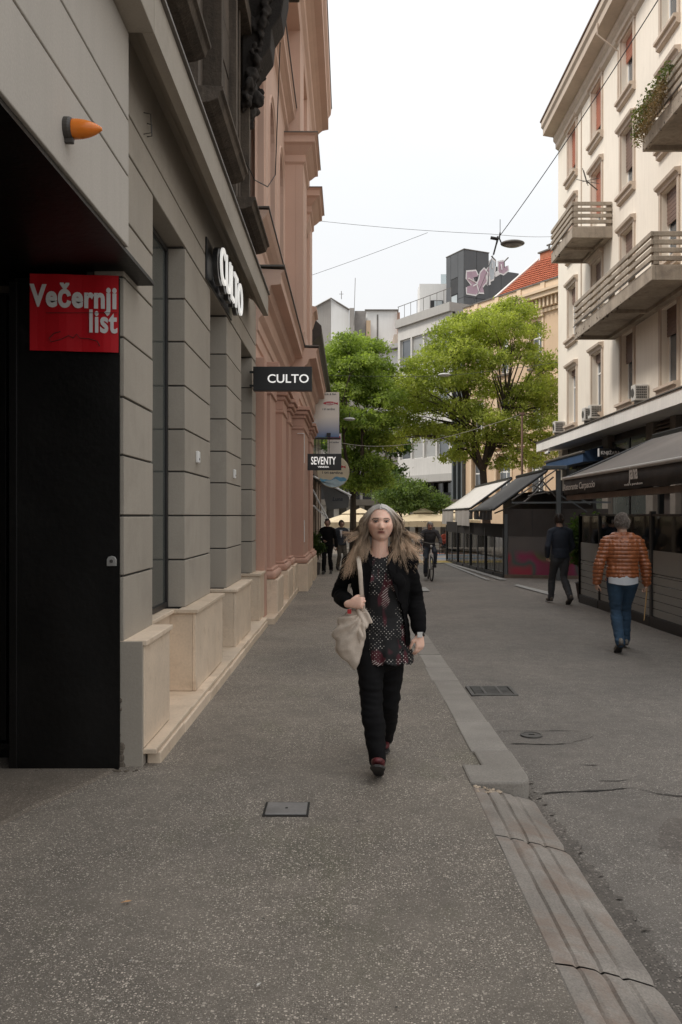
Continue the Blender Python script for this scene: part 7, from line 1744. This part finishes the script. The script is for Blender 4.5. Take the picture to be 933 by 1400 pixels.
# ---------------------------------------------------------------- tote bag held by the woman
CANV = mat('canvas_beige', (.68, .57, .47), .9, .08, 6, .08, 160, .35, .003)
def tote():
    t = thing('tote_bag', 'creased beige canvas tote bag clutched against the hip of the woman', 'bag', tuple(ww(484, 912, -.12)))
    Yb = -.10; g = M(); rows_ = [(838, 486, 505), (848, 468, 507), (860, 459, 503), (872, 455, 498), (886, 460, 496), (900, 469, 493), (909, 477, 490), (914, 481, 487)]
    pts = []; rr = []
    for py, a, b in rows_:
        c = ww((a+b)/2, py, Yb); half = (b-a)/2*(5.6+Yb)/F; pts.append(c); rr.append((half, min(.065, half*.75)))
    g.limb(pts, rr, 26, ref=(1, 0, 0))
    me = evaluated(g.mesh(), .006, 4)
    top = ww(495, 838, Yb)
    def f(p, n):
        d = p-top; a = math.atan2(d.x, -d.z); r_ = d.length
        return .010*math.sin(a*13+r_*5+2*noise.noise(p*7))*sm(.02, .12, r_)*(1-.5*sm(.2, .4, r_))+.006*noise.noise(p*22)
    displace(me, f); link('pouch', me, CANV, t, smooth=True)
    # gathered fold of cloth hanging from the fist
    g = M(); 
    P = [ww(487, 832, Yb-.05), ww(503, 838, Yb-.04), ww(509, 851, Yb-.03), ww(499, 860, Yb-.05), ww(493, 882, Yb-.06), ww(488, 868, Yb-.06)]
    g.prism(P, (0, .02, 0)); me = evaluated(g.mesh(), .005, 5); displace(me, lambda p, n: .006*math.sin(p.x*120+p.z*60)); link('fold', me, CANV, t, smooth=True)
    # strap from shoulder through the fist, and the loop behind the forearm
    def ribbon(pts, w_, nm):
        g = M(); P = []
        for i in range(len(pts)-1):
            for q in range(6): P.append(Vector(pts[i]).lerp(Vector(pts[i+1]), q/6))
        P.append(Vector(pts[-1])); g.tube(P, [(w_, .0022)]*len(P), 8, ref=(1, 0, .15)); g.obj(nm, CANV, t, smooth=True)
    ribbon([ww(489, 757, .02), ww(490, 761, -.085), ww(492.5, 780, -.150), ww(495, 812, -.150), ww(497, 838, -.13)], .0145, 'strap')
    ribbon([ww(480, 792, .05), ww(477, 806, -.01), ww(480, 818, -.02), ww(484, 838, -.08)], .009, 'strap')
    M().box(-.012, .012, -.002, .002, -.014, .014, Matrix.Translation(ww(478, 836, -.17))).obj('tag', mat('red_tag', (.45, .03, .03), .7), t)
tote()
# ---------------------------------------------------------------- generic figures
def std_joints(root, H, yaw, stride=0.0, lead='L', arms=None, lean=0.0):
    """unit figure: forward = heading, right = right hand side of the person"""
    f = Vector((math.sin(yaw), math.cos(yaw), 0)); r = Vector((f.y, -f.x, 0)); u = Vector((0, 0, 1)); R_ = Vector(root)
    P = lambda x, y, z: R_+r*x*H+f*(y+lean*(z-.5 if z > .5 else 0))*H+u*z*H
    s = stride; o = {'L': -1, 'R': 1}; other = 'R' if lead == 'L' else 'L'
    J = dict(neck=P(0, 0, .825), chest=P(0, .0, .72), waist=P(0, 0, .60), pelvis=P(0, 0, .53))
    for q in 'LR':
        J['sh'+q] = P(o[q]*.106, 0, .785); J['el'+q] = P(o[q]*.150, -.01, .625); J['wr'+q] = P(o[q]*.165, .03, .485); J['hip'+q] = P(o[q]*.05, 0, .50)
    L_ = lead; B_ = other
    J['kn'+L_] = P(o[L_]*.05, .05+.25*s, .282); J['an'+L_] = P(o[L_]*.056, .02+.45*s, .050); J['to'+L_] = J['an'+L_]+f*.115*H-u*.02*H
    J['kn'+B_] = P(o[B_]*.045, .02-.05*s, .285); J['an'+B_] = P(o[B_]*.056, -.02-.55*s, .05+.12*s); J['to'+B_] = J['an'+B_]+f*.10*H-u*(.025+.16*s)*H
    if arms: 
        for k_, v in arms.items(): J[k_] = P(*v)
    return J, P, f, r
def figure(label, root, H, yaw, skin, topm, legm, hairc, stride=.25, lead='L', arms=None, lean=0.0, wt=1.0, vox=.012, hem=.50, fn=None, headyaw=None, tilt=0.0, J_over=None, group=None, hair=None, shoem=LEATHER, curl=.5, headoff=(0, 0, 0), fold=.006, jk=.016):
    J, P, f, r = std_joints(root, H, yaw, stride, lead, arms, lean)
    if J_over:
        for k_, v in J_over(P).items(): J[k_] = v
    hy = yaw if headyaw is None else headyaw
    hc = J['neck']+Vector((0, 0, .098*H))+f*(.018*H)+r*headoff[0]+f*headoff[1]+Vector((0, 0, headoff[2]))
    head = Head(hc, (math.sin(hy), math.cos(hy)), H/1.74, tilt=tilt)
    hands = []
    for q, th in (('L', 1), ('R', -1)):
        d = (J['wr'+q]-J['el'+q]).normalized(); s_ = r if q == 'L' else -r
        hands.append((J['wr'+q], d, s_+f*.2, curl, th if True else 1, curl > .9))
    t, torso, arms_, legs, side, k = make_person(label, J, skin, H=H, vox=vox, head=head, hands=hands, wt=wt, root=root, group=group)
    g = M(); legs(g, .014, .010, 1.0); g.limb([J['pelvis']+Vector((0, 0, .05)), J['pelvis']-Vector((0, 0, .05))], [(.150*k*wt, .112*k*wt), (.150*k*wt, .11*k*wt)], 18, ref=side)
    def cr(p, n): kn = min((p-J['knL']).length, (p-J['knR']).length, (p-J['anL']).length, (p-J['anR']).length); return .014*noise.noise(Vector((p.x*9+p.z*8, p.y*9, p.z*30)))*math.exp(-(kn/.2)**2)
    cloth(t, g, 'trousers', legm, vox, .007, 10, fn=cr)
    g = M(); torso(g, jk); arms_(g, jk-.004, .97, .006)
    
    g.limb([J['waist'], J['pelvis']+Vector((0, 0, (hem-.53)*H+.02))], [(.152*k*wt+jk, .114*k*wt+jk), (.158*k*wt+jk, .118*k*wt+jk)], 20, ref=side)
    zc = Vector(root).z+hem*H
    def post(bm):
        dl = [v for v in bm.verts if v.co.z < zc and abs((v.co-J['pelvis']).dot(side)) < .165*k*wt+.01 and min((v.co-J['wrL']).length, (v.co-J['wrR']).length, (v.co-J['elL'].lerp(J['wrL'], .7)).length, (v.co-J['elR'].lerp(J['wrR'], .7)).length) > .07]
        bmesh.ops.delete(bm, geom=dl, context='VERTS')
    cloth(t, g, 'jacket', topm, vox, fold, 9, fn=fn(J, k) if fn else None, post=post, thick=.004)
    # collar ring
    nk = J['neck']+Vector((0, 0, .012)); M().tube([nk-Vector((0, 0, .03)), nk+Vector((0, 0, .015))], [(.072*k, .068*k), (.064*k, .062*k)], 18, ref=side, cap=False).obj('collar', topm, t, smooth=True)
    for q in 'LR': shoe(t, J['an'+q]+Vector((0, 0, -.01)), J['to'+q], shoem, SOLE, k*.95)
    if hair: hair(t, head)
    else: short_hair(t, head, hairc)
    return t, J, P, f, r, head
SKM = (.56, .35, .26)
# man in the orange quilted jacket
QUI = mat('quilted_orange', (.33, .105, .038), .36, .30, 22, .08, 90, .25, .004, spec=.6)
DEN = mat('denim', (.028, .065, .115), .85, .25, 9, .15, 150, .3, .002)
def quilt(J, k):
    def f(p, n):
        tw = abs(math.sin(p.z*PI/.050))**.55
        return .017*tw-.010+.007*noise.noise(Vector((p.x*38, p.y*38, p.z*14)))+.006*noise.noise(Vector((p.x*9, p.y*9, p.z*9)))
    return f
Yo = 11.35; xo = W(851, 0, Yo).x
om, oJ, oP, of, orr, oh = figure('man with curly grey hair in an orange quilted jacket and blue jeans, seen from behind', (xo, Yo, rz(Yo)), 1.80, .06, SKM, QUI, DEN, [(.40, .36, .33), (.30, .27, .25), (.5, .46, .43)],
    stride=.27, lead='R', wt=1.10, vox=.0085, hem=.525, fn=quilt, curl=.8, fold=.003, jk=.022, shoem=mat('trainer_grey', (.20, .18, .155), .7, .2, 12),
    arms={'elL': (-.168, -.015, .620), 'wrL': (-.172, .03, .487), 'elR': (.160, -.01, .620), 'wrR': (.178, .03, .480), 'shL': (-.112, 0, .775), 'shR': (.112, 0, .775)},
    hair=lambda t, h: short_hair(t, h, [(.27, .22, .19), (.14, .11, .09), (.45, .39, .34)], 2600, .026, .06, 4, -.070, .99, .0020))
# white shirt tail below the jacket
pz = oJ['pelvis']; kk = 1.80/1.7
g = M(); n = 40
for j in range(6):
    for i in range(n):
        a = 2*PI*i/n; zt_ = pz.z+.02-(.118*(.88-.12*math.cos(2*a)))*j/5
        g.v.append((pz.x+math.cos(a)*(.203+.005*math.sin(a*9)), pz.y+math.sin(a)*(.163+.005*math.sin(a*7)), zt_))
for j in range(5):
    for i in range(n): g.f.append((j*n+i, j*n+(i+1) % n, (j+1)*n+(i+1) % n, (j+1)*n+i))
g.obj('shirt', mat('shirt_white', (.62, .63, .66), .85, .04, 4, .03, 90, .15), om, smooth=True)
# sunglasses arm at the left temple
M().box(-.012, .012, -.03, .03, -.022, .022, Matrix.Translation(oh.w(-.088, .075, .005))).obj('sunglasses', BLACKM, om, bevel=.004)
# envelope in his right hand
hp = oJ['wrR']+Vector((0, 0, -.14))
t = thing('paper_envelope', 'brown paper envelope hanging from the right hand of the man in orange', 'envelope', tuple(hp))
e = hp+Vector((-.01, 0, -.33))
a_ = Vector((.05, .14, 0)); P = [hp+Vector((-.01, -.03, .08)), hp+Vector((.03, .05, .08)), e+Vector((.03, .14, .02)), e+Vector((-.06, -.10, 0))]
M().prism(P, (.008, -.004, 0)).obj('sleeve', mat('kraft_paper', (.48, .30, .13), .8, .1, 5, .05, 60, .2), t, bevel=.002)
M().prism([P[0]+Vector((-.002, -.004, -.01)), P[1]+Vector((-.002, -.004, -.01)), P[1]+Vector((-.03, -.03, -.10))], (.002, -.003, 0)).obj('flap', MATS['kraft_paper'], t)
# young man in dark clothes
Yy = 17.9
figure('young man with short dark hair in a navy jacket walking away past the terrace', (W(766, 0, Yy).x, Yy, rz(Yy)), 1.86, -.12, (.55, .34, .25), mat('navy_cloth', (.022, .028, .042), .85, .15, 6, .08, 100, .2), mat('grey_trouser', (.05, .052, .056), .85, .12, 6), [(.045, .03, .022), (.07, .045, .03)],
    stride=.26, lead='L', wt=1.0, vox=.012, hem=.50, curl=.6, headyaw=.75, shoem=mat('shoe_taupe', (.13, .11, .09), .7, .2, 12), arms={'elL': (-.16, -.05, .635), 'wrL': (-.135, .03, .52), 'elR': (.15, .02, .63), 'wrR': (.12, .12, .56)})
# two men on the left pavement, far
Ya = 26.8
figure('man all in black strolling on the far left pavement', (W(448, 0, Ya).x, Ya, gz(Ya)), 1.70, PI+.1, (.42, .26, .2), BLK, BLKT, [(.05, .035, .03)], stride=.14, lead='R', vox=.014, hem=.50, tilt=-.05,
    arms={'elR': (.15, .03, .64), 'wrR': (.06, .14, .60)})
Yc2 = 28.6
bagman, bJ, *_ = figure('man in dark jacket and white shirt just behind the man in black', (W(467, 0, Yc2).x, Yc2, gz(Yc2)), 1.66, PI-.35, (.45, .28, .21), mat('dark_blue_cloth', (.025, .03, .04), .8), mat('khaki_cloth', (.10, .085, .065), .85), [(.04, .03, .025)], stride=.1, vox=.014, hem=.50,
    arms={'elL': (-.15, .02, .64), 'wrL': (-.10, .15, .58)})
c = bJ['chest']; M().prism([c+Vector((-.05, -.145, .13)), c+Vector((.035, -.145, .13)), c+Vector((.0, -.165, -.13))], (0, -.012, 0)).obj('shirt', MATS['shirt_white'], bagman)
t = thing('shoulder_bag', 'woven brown bag held between the two men on the far pavement', 'bag', tuple(bJ['pelvis']))
c = bJ['pelvis']+Vector((-.30, -.12, .12)); M().ball(c, (.16, .08, .22), 14, 10).obj('pouch', mat('bag_brown', (.13, .10, .075), .9, .4, 30), t, smooth=True)
M().tube([c+Vector((-.1, 0, .18)), c+Vector((-.02, 0, .33)), c+Vector((.1, 0, .18))], .012, 6).obj('strap', MATS['bag_brown'], t)
# cyclist and bicycle
Yk = 25.4; zk = rz(Yk); xk = W(588, 0, Yk).x
bk = thing('bicycle', 'city bicycle with white fork ridden straight towards the camera', 'bicycle', (xk, Yk, zk))
TYR = mat('tyre', (.022, .02, .02), .85); FRM = mat('bike_frame', (.15, .14, .14), .4, .1); FRW = mat('bike_white', (.62, .60, .57), .35, .05)
def wheel(c, ang=0.0):
    Rm = Matrix.Rotation(ang, 3, 'Z'); g = M(); n = 36
    g.tube([c+Rm @ Vector((0, math.cos(2*PI*i/n)*.335, math.sin(2*PI*i/n)*.335)) for i in range(n+1)], .020, 8); w_ = g.obj('wheel', TYR, bk, smooth=True)
    M().tube([c+Rm @ Vector((0, math.cos(2*PI*i/n)*.312, math.sin(2*PI*i/n)*.312)) for i in range(n+1)], .011, 6).obj('rim', ZINC, w_)
    g = M()
    for i in range(18): a = 2*PI*i/18; g.tube([c+Rm @ Vector((.02*(1 if i % 2 else -1), 0, 0)), c+Rm @ Vector((0, math.cos(a)*.31, math.sin(a)*.31))], .0016, 3)
    g.obj('spoke', ZINC, w_)['kind'] = 'stuff'; M().tube([c+Rm @ Vector((-.05, 0, 0)), c+Rm @ Vector((.05, 0, 0))], .018, 8).obj('hub', ZINC, w_)
f_ = Vector((xk, Yk-.52, zk+.35)); b_ = Vector((xk, Yk+.52, zk+.35)); wheel(f_, .06); wheel(b_)
hd = Vector((xk, Yk-.36, zk+.86)); bb = Vector((xk, Yk+.05, zk+.30)); st = Vector((xk, Yk+.28, zk+.86))
M().tube([hd, bb], .018, 8).obj('frame_tube', FRM, bk); M().tube([hd-Vector((0, 0, .08)), st-Vector((0, 0, .2))], .015, 8).obj('frame_tube', FRM, bk); M().tube([bb, st], .016, 8).obj('frame_tube', FRM, bk); M().tube([bb, b_], .010, 6).obj('frame_tube', FRM, bk)
for sx in (-1, 1): M().tube([hd-Vector((-sx*.045, .02, .10)), f_+Vector((sx*.055, 0, 0))], .016, 8).obj('fork', FRW, bk)
M().tube([hd+Vector((0, 0, .04)), hd-Vector((0, 0, .14))], .024, 8).obj('head_tube', FRW, bk); M().box(xk-.055, xk+.055, Yk-.42, Yk-.37, zk+.74, zk+.78).obj('fork_crown', FRW, bk, bevel=.008)
M().tube([hd, hd+Vector((0, -.02, .20))], .014, 8).obj('stem', ZINC, bk)
hb_ = hd+Vector((0, -.02, .20)); M().tube([hb_+Vector((-.31, .10, .02)), hb_+Vector((-.18, .0, .04)), hb_, hb_+Vector((.18, .0, .04)), hb_+Vector((.31, .10, .02))], .013, 8).obj('handlebar', ZINC, bk)
for sx in (-1, 1): M().tube([hb_+Vector((sx*.22, .03, .035)), hb_+Vector((sx*.33, .11, .015))], .019, 8).obj('grip', BLACKM, bk); M().tube([hb_+Vector((sx*.20, -.02, .03)), hb_+Vector((sx*.30, -.01, -.03))], .007, 5).obj('brake_lever', ZINC, bk)
M().ball(hb_+Vector((0, -.05, -.07)), (.035, .03, .035), 12, 8).obj('headlight', mat('lamp_clear', (.6, .6, .58), .1), bk, smooth=True)
M().limb([st+Vector((0, .10, .06)), st+Vector((0, -.02, .065)), st+Vector((0, -.12, .06))], [(.09, .03), (.06, .03), (.025, .02)], 12, ref=(1, 0, 0)).obj('saddle', BLACKM, bk, smooth=True)
for sx, dz in ((-1, -.16), (1, .10)): M().tube([bb+Vector((sx*.05, 0, 0)), bb+Vector((sx*.07, -.03, dz))], .010, 6).obj('crank', ZINC, bk); M().box(bb.x+sx*.12-.045, bb.x+sx*.12+.045, bb.y-.08, bb.y+.02, bb.z+dz-.012, bb.z+dz+.012).obj('pedal', BLACKM, bk)
def cyc(P):
    b = Vector; X = xk
    return dict(pelvis=b((X, Yk+.26, zk+.98)), waist=b((X, Yk+.20, zk+1.10)), chest=b((X, Yk+.08, zk+1.26)), neck=b((X, Yk-.02, zk+1.43)), hipL=b((X+.09, Yk+.24, zk+.95)), hipR=b((X-.09, Yk+.24, zk+.95)),
        knL=b((X+.14, Yk-.18, zk+.80)), knR=b((X-.13, Yk-.10, zk+.62)), anL=b((X+.13, Yk-.0, zk+.46)), anR=b((X-.12, Yk+.06, zk+.20)), toL=b((X+.14, Yk-.17, zk+.42)), toR=b((X-.13, Yk-.11, zk+.15)),
        shL=b((X+.19, Yk, zk+1.38)), shR=b((X-.19, Yk, zk+1.38)), elL=b((X+.29, Yk-.06, zk+1.18)), elR=b((X-.29, Yk-.06, zk+1.18)), wrL=b((X+.29, Yk-.22, zk+1.05)), wrR=b((X-.29, Yk-.22, zk+1.05)))
figure('white haired man in a dark jacket riding a bicycle towards the camera', (xk, Yk, zk), 1.74, PI, (.52, .30, .23), mat('cyclist_jacket', (.06, .057, .06), .85, .15), mat('dark_jeans', (.035, .042, .055), .85, .15), [(.55, .52, .48), (.45, .42, .38)], vox=.012, hem=.5, tilt=-.25, J_over=cyc, curl=1.0, headoff=(0, -.0, -.03))
# seated guests
def seated(label, x, Y, base, yaw, topm, legm, hairc, skin=SKM):
    def ov(P):
        return dict(pelvis=P(0, 0, .30), waist=P(0, 0, .37), chest=P(0, 0, .49), neck=P(0, .01, .59), shL=P(-.108, 0, .57), shR=P(.108, 0, .57), elL=P(-.14, .02, .42), elR=P(.14, .02, .42), wrL=P(-.10, .15, .43), wrR=P(.10, .15, .43),
            hipL=P(-.05, 0, .29), hipR=P(.05, 0, .29), knL=P(-.06, .24, .29), knR=P(.06, .24, .29), anL=P(-.06, .24, .05), anR=P(.06, .24, .05), toL=P(-.06, .35, .03), toR=P(.06, .35, .03))
    cafe_chair(x, Y, yaw if False else -yaw+PI if False else PI-yaw, 'chair carrying the '+label.split(' sitting')[0], CHM, base, None)
    return figure(label, (x, Y, base), 1.7, yaw, skin, topm, legm, hairc, vox=.016, hem=.27, J_over=ov, stride=0)
seated('guest in a red top sitting at a cafe table on the square', W(609, 0, 45).x, 45, rz(45)+.03, PI-.6, mat('red_top', (.40, .08, .05), .8), BLKT, [(.04, .03, .03)])
seated('guest in dark clothes sitting at the far cafe tables near the pavilion', W(618, 0, 47).x, 47, rz(47)+.03, PI+.5, BLK, BLKT, [(.06, .04, .03)])
pale = figure('grey haired guest in a pale top standing behind the terrace glass', (W(903, 0, 15.6).x, 15.6, rz(15.6)+.11), 1.60, PI+.25, (.5, .34, .27), mat('pale_top', (.36, .37, .36), .85, .2, 12), BLKT, [(.5, .46, .42)], vox=.014, hem=.45, stride=.05, arms={'elR': (.16, .08, .66), 'wrR': (.14, .2, .70)})
